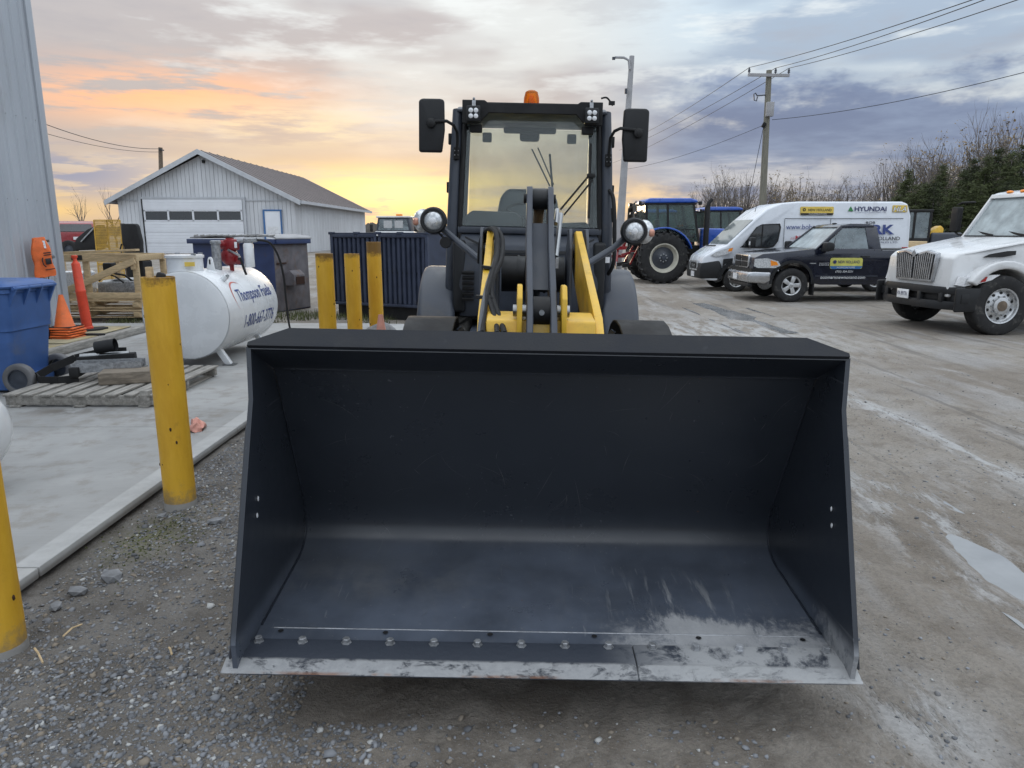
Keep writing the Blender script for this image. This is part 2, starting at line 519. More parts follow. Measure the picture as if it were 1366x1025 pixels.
pbr('letter_black', (.012, .012, .014), .5)
pbr('letter_white', (.72, .73, .75), .5)
pbr('letter_red', (.50, .05, .06), .5)
pbr('letter_green', (.035, .20, .06), .5)
pbr('sign_yellow', (.70, .50, .09), .45)
pbr('sign_lime', (.58, .56, .13), .45)
pbr('sign_blue', (.045, .15, .36), .45)
pbr('mesh_yellow', (.55, .33, .05), .5, 0, .15)
glass('cab_glass', (.92, .945, .92), 1.0, (.46, .54, .55), .09)
glass('car_glass', (.55, .63, .64), 1.8, (.42, .49, .53), .42)  # sky reflection on the panes painted in as pale haze
glass('truck_glass', (.48, .54, .55), 1.8, (.58, .65, .67), .60)  # haze paints in the windscreens' bright sky reflection, with some dust
glass('beacon_amber', (.95, .42, .05), .7, (.9, .32, .02), .35)


def bucket_material():
    m = bpy.data.materials.new('bucket_worn'); m.use_nodes = True
    nt = m.node_tree; x = NX(nt); b = nt.nodes['Principled BSDF']
    tc = nt.nodes.new('ShaderNodeTexCoord').outputs['Object']
    X, Y, Z = x.xyz(tc)
    f = x.noise(tc, 5, 6, .6)
    c = x.mix(f, (.019, .023, .031), (.029, .035, .046))
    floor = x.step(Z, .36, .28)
    # fine dust streaked front to back on the floor plate, with sky light painted in
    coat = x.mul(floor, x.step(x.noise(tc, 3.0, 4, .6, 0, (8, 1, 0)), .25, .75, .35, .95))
    c = x.mix(coat, c, (.105, .124, .162))  # sky brightness on the upturned plate, put in as paler blue
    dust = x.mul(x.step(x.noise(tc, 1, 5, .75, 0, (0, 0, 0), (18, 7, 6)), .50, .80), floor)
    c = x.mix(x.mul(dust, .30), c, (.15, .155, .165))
    dust_skylight = x.mul(x.step(x.noise(tc, 1.6, 4, .6, 0, (2, 4, 0)), .46, .72), floor)
    c = x.mix(x.mul(dust_skylight, .55), c, (.088, .095, .105))  # patchy dust, also lifting the floor towards its sky-lit tone
    lp = x.mul(x.gauss(X, -.70, .42), x.gauss(Y, -2.36, .13), x.step(x.noise(tc, 6, 7, .7), .38, .66), floor)
    c = x.mix(x.mul(lp, .6), c, (.15, .155, .16))
    spk = x.step(x.noise(tc, 90, 2, .5), .70, .76)
    c = x.mix(x.mul(spk, floor, .55), c, (.22, .225, .23))
    rst = x.step(x.noise(tc, 17, 3, .5, 0, (3, 3, 3)), .755, .78)
    c = x.mix(x.mul(rst, .7), c, (.11, .055, .03))
    # hair scratches in three directions
    scr = None
    for k, (rot, sc) in enumerate(((.35, (70, 1.6, 70)), (-.9, (70, 1.3, 70)), (1.35, (60, 1.0, 60)))):
        mp = nt.nodes.new('ShaderNodeMapping'); mp.inputs['Rotation'].default_value = (.3 * k, rot * .7, rot)
        mp.inputs['Scale'].default_value = sc; mp.inputs['Location'].default_value = (k * 7, k * 3, 1)
        x.put(mp.inputs[0], tc)
        n = x.noise(mp.outputs[0], 1, 2, .5, .5)
        patch = x.step(x.noise(tc, 2.3, 3, .5, 0, (k * 5, 1, k)), .54, .66)
        s_ = x.mul(x.step(n, .695, .73), patch)
        scr = s_ if scr is None else x.m('MAXIMUM', scr, s_)
    c = x.mix(x.mul(scr, .38), c, (.22, .23, .25))
    # dried grey mud smear near the right of the cutting edge
    px_ = x.gauss(X, .58, .27); py_ = x.gauss(Y, -2.66, .13)
    mudn = x.add(x.mul(px_, py_, 1.25), x.mul(x.sub(x.noise(tc, 6, 6, .78, 0, (1, 2, 0), (1.5, .6, 1)), .5), 3.2))
    mud = x.mul(x.step(mudn, .45, 1.05), x.step(x.mul(px_, py_), .05, .35), floor)
    st = x.mul(x.step(x.noise(tc, 1, 4, .7, 0, (4, 0, 0), (15, 2.0, 4)), .55, .66), x.gauss(X, .50, .24), x.gauss(Y, -2.48, .14), floor)
    mud = x.m('MAXIMUM', mud, x.mul(st, .8))
    # smear thickening towards the edge over the whole right third
    ed = x.mul(x.step(x.add(X, x.mul(x.sub(x.noise(tc, 5, 5, .75), .5), .9)), .18, .52), x.step(x.add(Y, x.mul(x.sub(x.noise(tc, 8, 5, .78, 0), .5), .55)), -2.58, -2.74), floor, x.step(x.noise(tc, 24, 4, .7), .30, .52, .35, .95))
    mud = x.m('MAXIMUM', mud, ed)
    c = x.mix(mud, c, x.mix(x.noise(tc, 14, 4, .7), (.22, .225, .235), (.40, .405, .415)))
    x.put(b.inputs['Base Color'], c)
    rg = x.step(f, .3, .7, .26, .40)
    dd = x.m('MAXIMUM', x.mul(dust, .4), mud)
    x.put(b.inputs['Roughness'], x.add(rg, x.mul(dd, .5)))
    b.inputs['Specular IOR Level'].default_value = .6
    bn = nt.nodes.new('ShaderNodeBump'); bn.inputs['Distance'].default_value = .0035
    x.put(bn.inputs['Height'], x.add(x.mul(mud, x.noise(tc, 26, 6, .6)), x.mul(x.noise(tc, 2.2, 2, .5), .5)))
    nt.links.new(bn.outputs[0], b.inputs['Normal'])
    MATS['bucket_worn'] = m
bucket_material()


def edge_material():
    m = bpy.data.materials.new('cutting_edge_steel'); m.use_nodes = True
    nt = m.node_tree; x = NX(nt); b = nt.nodes['Principled BSDF']
    tc = nt.nodes.new('ShaderNodeTexCoord').outputs['Object']
    X, Y, Z = x.xyz(tc)
    n = x.noise(tc, 1, 8, .72, .4, (2, 0, 1), (11, 20, 20))
    front = x.step(x.add(Y, x.mul(x.sub(n, .5), .012)), -2.850, -2.862)
    worn = x.mul(front, x.step(n, .64, .50))
    c = x.mix(worn, (.030, .037, .052), x.mix(x.noise(tc, 40, 5, .7), (.20, .205, .215), (.40, .405, .41)))
    mud = x.mul(x.step(X, .15, .55), x.step(x.noise(tc, 9, 6, .7, .4), .34, .50))
    c = x.mix(x.mul(mud, .9), c, (.36, .365, .37))
    rust = x.mul(x.step(x.noise(tc, 5, 5, .6), .50, .60), x.step(Z, .2215, .2175))
    c = x.mix(x.mul(rust, .7), c, (.22, .10, .05))
    x.put(b.inputs['Base Color'], c)
    b.inputs['Roughness'].default_value = .55
    bn = nt.nodes.new('ShaderNodeBump'); bn.inputs['Distance'].default_value = .002
    x.put(bn.inputs['Height'], x.add(worn, x.noise(tc, 60, 4, .6))); nt.links.new(bn.outputs[0], b.inputs['Normal'])
    MATS['cutting_edge_steel'] = m
edge_material()


def ground_material():
    m = bpy.data.materials.new('yard_gravel'); m.use_nodes = True
    nt = m.node_tree; x = NX(nt); b = nt.nodes['Principled BSDF']
    tc = nt.nodes.new('ShaderNodeTexCoord').outputs['Object']
    X, Y, Z = x.xyz(tc)
    big = x.noise(tc, .45, 4, .6, 0)
    mid = x.noise(tc, 3.5, 5, .65)
    fine = x.noise(tc, 46, 4, .7)
    grit = x.noise(tc, 150, 3, .7)
    packed = x.mix(x.step(big, .32, .66), (.212, .184, .154), (.295, .268, .234))
    packed = x.mix(x.mul(x.step(mid, .46, .68), .65), packed, (.160, .134, .108))
    # pale dried silt and thin wet film, drawn out along the driving direction
    drag = x.noise(tc, 1.0, 5, .62, 0, (1.7, 0, 0), (1.1, .34, 1))
    drag2 = x.noise(tc, 1.0, 5, .65, 0, (5.7, 3, 0), (2.6, .60, 1))
    right = x.step(X, .7, 1.8)
    far = x.step(Y, 7.5, 11)
    area = x.m('MAXIMUM', right, far)
    pale = x.mul(x.m('MAXIMUM', x.step(drag, .50, .68), x.mul(x.step(drag2, .54, .68), .8)), area)
    packed = x.mix(x.mul(pale, .55), packed, (.34, .34, .342))
    wob = x.mul(x.sub(x.noise(tc, .7, 4, .6, 0, (2, 8, 0)), .5), 1.1)
    brk = x.noise(tc, 1.0, 6, .72, 0, (3, 3, 0), (5.5, 1.6, 1))
    s1 = x.mul(x.gauss(x.add(X, wob), 3.52, .16), x.step(Y, 3.6, 4.8), x.step(Y, 9.5, 7.0), x.step(brk, .42, .54))
    s2 = x.mul(x.gauss(x.add(X, wob), 2.35, .34), x.step(Y, 2.6, 3.2), x.step(Y, 5.4, 4.3), x.step(brk, .47, .60))
    s3 = x.mul(x.gauss(X, 1.42, .22), x.gauss(Y, 2.15, .28), x.step(brk, .44, .58))
    s4 = x.mul(x.step(X, 1.2, 2.2), x.step(X, 6.5, 4.0), x.gauss(Y, 11.8, 2.4), x.step(brk, .40, .56))
    strk = x.m('MAXIMUM', x.m('MAXIMUM', s1, s2), x.m('MAXIMUM', s3, s4))
    packed = x.mix(x.mul(strk, .70), packed, (.42, .425, .43))
    # dark tyre smears
    tr = x.noise(tc, 1.0, 4, .6, 0, (9.7, 1, 0), (4.5, .22, 1))
    packed = x.mix(x.mul(x.step(tr, .56, .66), x.step(X, 1.2, 2.2), .6), packed, (.125, .114, .104))
    loose = x.mix(x.step(mid, .35, .65), (.112, .100, .088), (.188, .175, .160))
    gl = x.step(x.add(X, x.mul(x.sub(big, .5), 1.2)), -.55, -1.5)
    gl = x.mul(gl, x.step(Y, 15, 10))
    c = x.mix(gl, packed, loose)
    # brown earth before the bucket and between stones; bucket's shade painted in as darkening
    soil_shade = x.mul(x.gauss(X, .15, 1.0), x.step(Y, 3.2, 2.4), x.step(mid, .30, .60))
    c = x.mix(x.mul(soil_shade, .7), c, (.115, .096, .078))
    # moss at the kerb
    moss = x.mul(x.gauss(X, -2.02, .17), x.gauss(Y, 3.72, .28), x.step(fine, .42, .6))
    c = x.mix(x.mul(moss, .9), c, (.14, .15, .035))
    c = x.mix(x.mul(x.step(fine, .40, .68), .55), c, x.mix(.5, c, (.05, .048, .045)), 'MIX')
    c = x.mix(x.mul(x.step(grit, .58, .72), .45), c, (.38, .38, .385))
    x.put(b.inputs['Base Color'], c)
    wet = x.m('MAXIMUM', x.mul(pale, x.step(drag2, .42, .62)), strk)
    x.put(b.inputs['Roughness'], x.sub(.92, x.mul(wet, .42)))
    b.inputs['Specular IOR Level'].default_value = .4
    bn = nt.nodes.new('ShaderNodeBump'); bn.inputs['Distance'].default_value = .018
    hgt = x.add(x.mul(fine, .8), x.add(x.mul(grit, .22), x.mul(mid, .6)))
    x.put(bn.inputs['Height'], x.mul(hgt, x.sub(1.0, x.mul(wet, .7))))
    nt.links.new(bn.outputs[0], b.inputs['Normal'])
    MATS['yard_gravel'] = m
ground_material()
pbr('silty_water', (.26, .265, .27), .12, 0, .12, 2.5, .0006, 6, .6, rvar=.04)

# ------------------------------------------------------------------ ground
PUD = [(2.47, 3.36, .13, .52), (4.6, 14.6, .35, 1.3)]
def puddle_mask(x, y):
    q = np.zeros_like(x)
    w = (fbm(x * 3.1 + 5, y * 1.6, 4, 3) - .5)
    for cx, cy, rx, ry in PUD:
        d2 = np.sqrt(((x - cx + (y - cy) * -.05) / rx) ** 2 + ((y - cy) / ry) ** 2) + w * 1.3
        q = np.maximum(q, sstep(d2, 1.35, .6))
    return q
def rise(x, y):
    return .65 * sstep(y, 17, 33) * sstep(-x, 2, 9)
def ground_z(x, y):
    z = (fbm(x * .9, y * .9, 4, 11) - .5) * .030
    z = z + (fbm(x * 9, y * 9, 4, 21) - .5) * .022
    near = sstep(y, 30, 8)
    # wheel tracks along the yard on the right
    for cx, wd, dp in ((2.05, .16, .024), (3.05, .2, .030), (3.75, .13, .022), (4.6, .2, .03), (5.5, .2, .03)):
        xx = x - cx - .25 * np.sin(y * .33 + cx) * .6
        z = z - dp * np.exp(-(xx / wd) ** 2) * (.5 + .8 * fbm(x * 3, y * 4, 3, 5)) * near
        z = z + dp * .5 * np.exp(-((np.abs(xx) - wd * 1.5) / .07) ** 2) * fbm(x * 6, y * 5, 3, 8) * 1.4 * near
    # lug prints of a tractor tyre in front of the bucket
    for cx in (.95, -.35):
        band = sstep(np.abs(x - cx), .26, .20) * sstep(y, 3.2, 2.9)
        lug = np.maximum(0, np.sin((y * 1.0 + np.abs(x - cx) * .7) * 2 * math.pi / .085)) ** 2
        z = z - .007 * band * lug * sstep(fbm(x * 3, y * 3, 3, 61), .38, .6)
    p = puddle_mask(x, y)
    z = z * (1 - .8 * p) - .020 * p
    z = z - .02 * sstep(-x, 2.0, 2.15) * sstep(y, 13, 12.5)
    return z + rise(x, y)


def axis_pts(lo, hi, fine, a, b, grow=1.12):
    v = list(np.arange(a, b, fine)); s = fine
    q = b
    while q < hi: v.append(q); s *= grow; q += s
    v.append(hi); s = fine; q = a - fine; left = []
    while q > lo: left.append(q); s *= grow; q -= s
    left.append(lo)
    return np.array(sorted(left) + v)
def grid_mesh(name, xs, ys, zf):
    gx, gy = np.meshgrid(xs, ys); gz = zf(gx, gy)
    nx, ny = len(xs), len(ys)
    co_ = np.stack([gx, gy, gz], -1).reshape(-1, 3)
    i = (np.arange(ny - 1)[:, None] * nx + np.arange(nx - 1)[None, :]).ravel()
    f = np.stack([i, i + 1, i + nx + 1, i + nx], -1)
    return np_mesh(name, co_, f)
def np_mesh(name, v, f):
    me = bpy.data.meshes.new(name); k = f.shape[1]
    me.vertices.add(len(v)); me.vertices.foreach_set('co', np.ascontiguousarray(v, dtype=np.float32).ravel())
    me.loops.add(f.size); me.loops.foreach_set('vertex_index', np.ascontiguousarray(f, dtype=np.int32).ravel())
    me.polygons.add(len(f)); me.polygons.foreach_set('loop_start', np.arange(0, f.size, k, dtype=np.int32))
    me.update(calc_edges=True); me.validate()
    return me
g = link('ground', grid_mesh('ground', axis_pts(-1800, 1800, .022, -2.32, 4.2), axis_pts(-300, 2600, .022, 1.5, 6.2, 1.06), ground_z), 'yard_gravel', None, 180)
tag(g, kind='structure')
for cx, cy, rx, ry in PUD:
    b_ = MB(); b_.box((cx, cy, -.0165), (rx * 4.2, ry * 4, .004))
    tag(b_.build('puddle', 'silty_water', None, 0), kind='structure')

# loose crushed stone
def stones(name, n, place, smin, smax, seed, pw=2.2):
    rg = np.random.default_rng(seed)
    phi = (1 + 5 ** .5) / 2
    iv = np.array([(-1, phi, 0), (1, phi, 0), (-1, -phi, 0), (1, -phi, 0), (0, -1, phi), (0, 1, phi), (0, -1, -phi), (0, 1, -phi), (phi, 0, -1), (phi, 0, 1), (-phi, 0, -1), (-phi, 0, 1)])
    iv = iv / np.linalg.norm(iv[0])
    fc = np.array([(0, 11, 5), (0, 5, 1), (0, 1, 7), (0, 7, 10), (0, 10, 11), (1, 5, 9), (5, 11, 4), (11, 10, 2), (10, 7, 6), (7, 1, 8), (3, 9, 4), (3, 4, 2), (3, 2, 6), (3, 6, 8), (3, 8, 9), (4, 9, 5), (2, 4, 11), (6, 2, 10), (8, 6, 7), (9, 8, 1)])
    x, y = place(rg, n); n = len(x)
    s = smin + (smax - smin) * rg.random(n) ** (pw * 1.25)
    big_ = rg.random(n) < .012; s = np.where(big_, s * 2.0, s)
    v = iv[None] * (1 + .85 * (rg.random((n, 12, 1)) - .5)) + .18 * (rg.random((n, 12, 3)) - .5)
    v = v * np.stack([rg.uniform(.8, 1.3, n), rg.uniform(.6, 1.0, n), rg.uniform(.35, .65, n)], -1)[:, None, :]
    a = rg.uniform(0, 2 * math.pi, n); tl = rg.uniform(-.4, .4, n)
    c, sn = np.cos(tl), np.sin(tl)
    v = np.stack([v[..., 0] * c[:, None] - v[..., 2] * sn[:, None], v[..., 1], v[..., 0] * sn[:, None] + v[..., 2] * c[:, None]], -1)
    c, sn = np.cos(a), np.sin(a)
    v = np.stack([v[..., 0] * c[:, None] - v[..., 1] * sn[:, None], v[..., 0] * sn[:, None] + v[..., 1] * c[:, None], v[..., 2]], -1)
    v = v * s[:, None, None]
    v[..., 0] += x[:, None]; v[..., 1] += y[:, None]; v[..., 2] += (ground_z(x, y) + s * .12)[:, None]
    f = fc[None] + (np.arange(n) * 12)[:, None, None]
    o = link(name, np_mesh(name, v.reshape(-1, 3), f.reshape(-1, 3)), STONE, None, 0)
    return o
def stone_material():
    m = bpy.data.materials.new('loose_stone'); m.use_nodes = True
    nt = m.node_tree; x = NX(nt); b = nt.nodes['Principled BSDF']
    ge = nt.nodes.new('ShaderNodeNewGeometry'); rn = ge.outputs['Random Per Island']
    c = x.mix(rn, (.10, .102, .108), (.27, .28, .30))
    c = x.mix(x.step(x.m('FRACT', x.mul(rn, 17.3)), .80, .86), c, (.235, .20, .16))
    c = x.mix(x.step(x.m('FRACT', x.mul(rn, 31.7)), .93, .95), c, (.43, .43, .42))
    x.put(b.inputs['Base Color'], c); b.inputs['Roughness'].default_value = .88; b.inputs['Specular IOR Level'].default_value = .3
    MATS['loose_stone'] = m
    return m
STONE = stone_material()
def place_left(rg, n):
    x = rg.uniform(-2.25, .9, n); y = 1.35 + 6.2 * rg.random(n) ** 1.35
    w = np.clip(1.15 - sstep(x, -1.6, .3), .06, 1) * (.35 + .9 * sstep(fbm(x * 1.7, y * 1.7, 3, 44), .40, .60))
    k = rg.random(n) < w
    x, y = x[k], y[k]
    k = ~((x > -.75) & (y > 2.15)); return x[k], y[k]
tag(stones('gravel', 125000, place_left, .0025, .0135, 5, 2.7), 'loose grey crushed stone beside the concrete slab edge', 'gravel', kind='stuff')
def place_right(rg, n):
    x = rg.uniform(-.6, 5.5, n); y = 1.4 + 9 * rg.random(n) ** 1.3
    k = (rg.random(n) < .30 + .5 * sstep(fbm(x * 1.3, y * .8, 3, 71), .5, .65)) & (puddle_mask(x, y) < .3)
    x, y = x[k], y[k]
    k = ~((np.abs(x - .12) < .95) & (y > 2.2)); return x[k], y[k]
tag(stones('scattered_pebbles', 34000, place_right, .002, .0095, 9, 3.2), 'tiny scattered pebbles on the packed dirt yard', 'pebbles', kind='stuff')

rocks = [((150, 772), .070, 'flat grey stone lying against the concrete slab corner'), ((104, 792), .056, 'pale rounded stone beside the bollard on the gravel'),
         ((288, 697), .052, 'dark angular stone lying alone on the gravel'), ((216, 690), .035, 'small light stone at the foot of the yellow bollard'),
         ((75, 812), .042, 'broken grey stone lying beside the pale rounded stone')]
for i, ((a_, b2), s, lab) in enumerate(rocks):
    rr = random.Random(i + 3); bm_ = MB(); bm_.ball((0, 0, 0), 1, 1)
    o = bm_.build('loose_rock', 'stone', None, 0, smooth=0,
                  warp=lambda c, rr=rr, s=s: (c.x * s * (1 + rr.uniform(-.22, .2)), c.y * s * .7 * (1 + rr.uniform(-.22, .2)), max(min(c.z, .62), -.5) * s * .45 * (1 + rr.uniform(-.2, .2))))
    p = gp(a_, b2); o.location = (p.x, p.y, .012); o.rotation_euler = (0, 0, rr.uniform(0, 3))
    tag(o, lab, 'stone')
# dry stalks
for i, (pa, pb) in enumerate([((47, 871), (58, 890)), ((85, 855), (110, 838)), ((226, 870), (230, 879))]):
    A, B = gp(*pa), gp(*pb)
    o = MB().tube([(A.x, A.y, .02), ((A.x + B.x) / 2, (A.y + B.y) / 2, .03), (B.x, B.y, .018)], .004, 5).build('dry_stalk', 'new_wood')
    tag(o, ['pale wood splinter on the gravel beside the bollard', 'long dry weed stalk lying in the gravel', 'tiny straw piece on the gravel near the bucket'][i], 'stalk')

# ------------------------------------------------------------------ concrete apron
SLAB_Z = .06
pave = MB().box((-5.6, 5.5, -.06), (6.4, 14.6, .10)).build('pavement', 'old_concrete')
tag(pave, kind='structure')
ys_ = [-1.8, .65, 3.2, 5.76, 8.3, 10.6, 12.75]
def slab_material():
    m = bpy.data.materials.new('broomed_concrete'); m.use_nodes = True
    nt = m.node_tree; x = NX(nt); b = nt.nodes['Principled BSDF']
    ge = nt.nodes.new('ShaderNodeNewGeometry').outputs['Position']
    X, Y, Z = x.xyz(ge)
    n = x.noise(ge, .9, 6, .6, .4); n2 = x.noise(ge, 6, 6, .65)
    c = x.mix(x.step(n, .3, .7), (.275, .275, .27), (.385, .385, .38))
    c = x.mix(x.mul(x.step(n2, .48, .70), .6), c, (.235, .215, .19))
    edge = x.step(X, -2.44, -2.42)                     # smooth trowelled margin
    c = x.mix(edge, c, x.mix(x.step(n2, .35, .65), (.36, .36, .355), (.43, .43, .425)))
    brm = x.noise(ge, 1, 3, .6, 0, (0, 0, 0), (1.5, 85, 1))
    c = x.mix(x.mul(x.step(brm, .4, .7), .16, x.sub(1.0, edge)), c, (.22, .22, .215))
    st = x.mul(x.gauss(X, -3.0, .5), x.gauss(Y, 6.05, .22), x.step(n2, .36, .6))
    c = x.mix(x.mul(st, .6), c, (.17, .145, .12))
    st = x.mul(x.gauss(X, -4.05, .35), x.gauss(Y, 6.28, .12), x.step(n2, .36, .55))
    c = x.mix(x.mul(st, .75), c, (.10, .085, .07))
    c = x.mix(x.mul(x.step(Z, .045, .02), .75), c, (.19, .18, .165))
    x.put(b.inputs['Base Color'], c); b.inputs['Roughness'].default_value = .85
    bn = nt.nodes.new('ShaderNodeBump'); bn.inputs['Distance'].default_value = .002
    x.put(bn.inputs['Height'], x.add(x.mul(brm, .6), n2)); nt.links.new(bn.outputs[0], b.inputs['Normal'])
    MATS['broomed_concrete'] = m
slab_material()
for i in range(len(ys_) - 1):
    a_, b2 = ys_[i] + .004, ys_[i + 1] - .004
    for x0, x1 in ((-8.8, -5.604), (-5.596, -2.30)):
        MB().box(((x0 + x1) / 2, (a_ + b2) / 2, SLAB_Z / 2 + .002), (x1 - x0, b2 - a_, SLAB_Z - .004)).build('slab', 'broomed_concrete', pave, .008, 2)
# the strip that carries on in front of the bins
for x0, x1 in ((-2.29, -.2),):
    MB().box(((x0 + x1) / 2, 11.9, .028), (x1 - x0, 1.6, .05)).build('slab', 'broomed_concrete', pave, .006, 1)


def grass_patch(name, n, place, seed, hmin, hmax, label):
    rg = np.random.default_rng(seed); x, y = place(rg, n); n = len(x)
    h = rg.uniform(hmin, hmax, n); a = rg.uniform(0, 6.28, n); w = rg.uniform(.004, .010, n); le = rg.uniform(0, .6, n) * h
    z = ground_z(x, y)
    dx, dy = np.cos(a), np.sin(a)
    v = np.stack([np.stack([x - dy * w, y + dx * w, z], -1), np.stack([x + dy * w, y - dx * w, z], -1), np.stack([x + dx * le, y + dy * le, z + h], -1)], 1)
    o = link(name, np_mesh(name, v.reshape(-1, 3), np.arange(n * 3).reshape(-1, 3)), 'grass', None, 0)
    tag(o, label, 'grass', kind='stuff')
def gpl(rg, n):
    x = rg.uniform(-7.5, -1.6, n); y = rg.uniform(12.85, 15.2, n)
    k = rg.random(n) < sstep(fbm(x * 1.5, y * 1.5, 3, 12), .36, .62) * (1.0 - .8 * sstep(y, 14.2, 15.2)); return x[k], y[k]
grass_patch('grass_strip', 9000, gpl, 3, .03, .14, 'short dull grass growing around the dumpster')
def gpl2(rg, n):
    x = rg.normal(-1.95, .14, n); y = rg.normal(3.7, .22, n); return x, y
grass_patch('moss_tuft', 500, gpl2, 4, .004, .012, 'mossy green patch on gravel beside the slab edge')

# ------------------------------------------------------------------ big ribbed metal shed on the left
shed = thing('metal_shed', 'tall pale ribbed sheet metal shed beside the concrete apron', 'building', (-7.62, 12.2, 0))
SH = 8.6
def rib_panel(L, flip=1):
    """sheet along local y from 0 to -L, ribs standing out to +x"""
    prof = [(0.0, 0.0)]; y = 0.0; pitch = .228
    n = int(round(L / pitch))
    for i in range(n):
        y0 = i * pitch
        prof += [(y0 + .085, 0), (y0 + .10, .024), (y0 + .128, .024), (y0 + .143, 0)]
        prof += [(y0 + .185, 0), (y0 + .19, .004), (y0 + .2, .004), (y0 + .205, 0)]
    prof.append((L, 0))
    m = MB(); A = []; B = []
    for yy, xx in prof:
        A.append(m._v((xx, -yy, .08))); B.append(m._v((xx, -yy, SH)))
    for i in range(len(prof) - 1): m._f([A[i], A[i + 1], B[i + 1], B[i]])
    return m
base_pan = rib_panel(.912).build('wall_panel', 'shed_metal', shed, 0, smooth=20)
base_pan.location = (.01, -.12, 0)
for i in range(1, 16):
    c = base_pan.copy(); COL.objects.link(c); c.parent = shed; c.location = (.01 + (.002 if i % 2 else 0), -.12 - i * .912, 0)
MB().box((-3.0, -7.5, SH / 2), (5.98, 14.9, SH - .1)).build('wall', 'shed_metal', shed)
MB().prism([(.045, .02), (-.16, .02), (-.16, .006), (-.02, .006), (-.02, -.125), (.045, -.125)], .06, SH, 'Z').build('corner_trim', 'shed_metal', shed, .006, 2)
MB().box((-.002, -7.5, .04), (.06, 14.9, .09)).build('base_flashing', 'garage_trim', shed)
scr = MB()
for i in range(12):
    for k in range(3): scr.cyl((.03, -.24 - i * .228, .9 + k * 1.25), (.04, -.24 - i * .228, .9 + k * 1.25), .009, n=6)
tag(scr.build('screw_rows', 'zinc', shed), kind='stuff')
MB().prism([(.25, SH), (-3.0, SH + 1.2), (-6.3, SH), (-6.3, SH + .06), (-3.0, SH + 1.28), (.25, SH + .06)], .3, -15.2, 'Y').build('roof', 'roof_metal', shed)

# ------------------------------------------------------------------ white garage
GY = 36.0
gz = .62
gl_ = at(160, 338, GY).x; gr_ = at(397, 338, GY).x
garage = thing('garage', 'weathered white garage with a wide sectional door and low gable roof', 'building', (0, GY, gz))
gcx = (gl_ + gr_) / 2
eave = at(397, 264, GY).z - gz; ridge = at(268, 203, GY).z - gz
gl_ = at(152, 255, GY).x + .12
rx_ = at(268, 200, GY).x
GD = 17.0
def board_wall(p0, p1, topf, name):
    """vertical boards as one wall with grooves; p0->p1 in plan, outward normal to the right of travel"""
    a = Vector((p0[0], p0[1], 0)); b = Vector((p1[0], p1[1], 0)); t = (b - a); L = t.length; t.normalize(); nrm = Vector((t.y, -t.x, 0))
    m = MB(); n = int(L / .20); w = L / n
    for i in range(n):
        u0, u1 = i * w + .007, (i + 1) * w - .007
        off = .012 + .005 * ((i * 7) % 3)
        q = []
        for zz in (0, 1):
            for u, o in ((u0, -.02), (u1, -.02), (u1, off), (u0, off)):
                pp = a + t * u + nrm * o; q.append((pp.x, pp.y, 0 if zz == 0 else topf(u)))
        m.hexa(q)
    return m.build(name, 'garage_white', garage)
def gtop(u):
    xx = gl_ + u
    return eave + .02 + (ridge - eave - .1) * (1 - abs(xx - rx_) / (rx_ - gl_ if xx < rx_ else gr_ - rx_)) - .05
core = MB().prism([(gl_ + .03, 0), (gr_ - .03, 0), (gr_ - .03, eave - .05), (rx_, ridge - .12), (gl_ + .03, eave - .05)], .03, GD, 'Y').build('core_wall', 'garage_white', garage)
board_wall((gl_, 0), (gr_, 0), lambda u: min(gtop(u), gtop(u)), 'gable_boards')
board_wall((gr_, 0), (gr_, GD), lambda u: eave - .05, 'side_boards')
MB().box(((gl_ + gr_) / 2, -.045, eave - .12), (gr_ - gl_, .05, .05)).build('trim_board', 'garage_trim', garage)
rf = MB()
for s0, s1 in (((gl_ - .38, eave - .20), (rx_, ridge)), ((rx_, ridge), (gr_ + .38, eave - .20))):
    rf.prism([s0, s1, (s1[0], s1[1] + .07), (s0[0], s0[1] + .07)], -.42, GD + .3, 'Y')
roof = rf.build('roof', 'roof_metal', garage)
fa = MB()
for s0, s1 in (((gl_ - .40, eave - .37), (rx_, ridge - .14)), ((rx_, ridge - .14), (gr_ + .40, eave - .37))):
    fa.prism([s0, s1, (s1[0], s1[1] + .235), (s0[0], s0[1] + .235)], -.46, -.41, 'Y')
fa.build('fascia', 'garage_trim', roof)
MB().box((gr_ + .42, GD / 2, eave - .22), (.12, GD + .7, .14)).build('gutter', 'garage_trim', roof)
MB().box((gl_ - .42, GD / 2, eave - .22), (.12, GD + .7, .14)).build('gutter', 'garage_trim', roof)
MB().box((rx_ + .1, -.06, ridge - .45), (.12, .12, .14)).build('vent', 'matte_black', garage)
ribs = MB()
for i in range(18):
    yy = i * GD / 18
    a0 = Vector((rx_, yy, ridge + .085)); b0 = Vector((gr_ + .38, yy, eave - .115)); ribs.bar(a0, b0, .05, .03)
ribs.build('roof_ribs', 'roof_metal', roof)
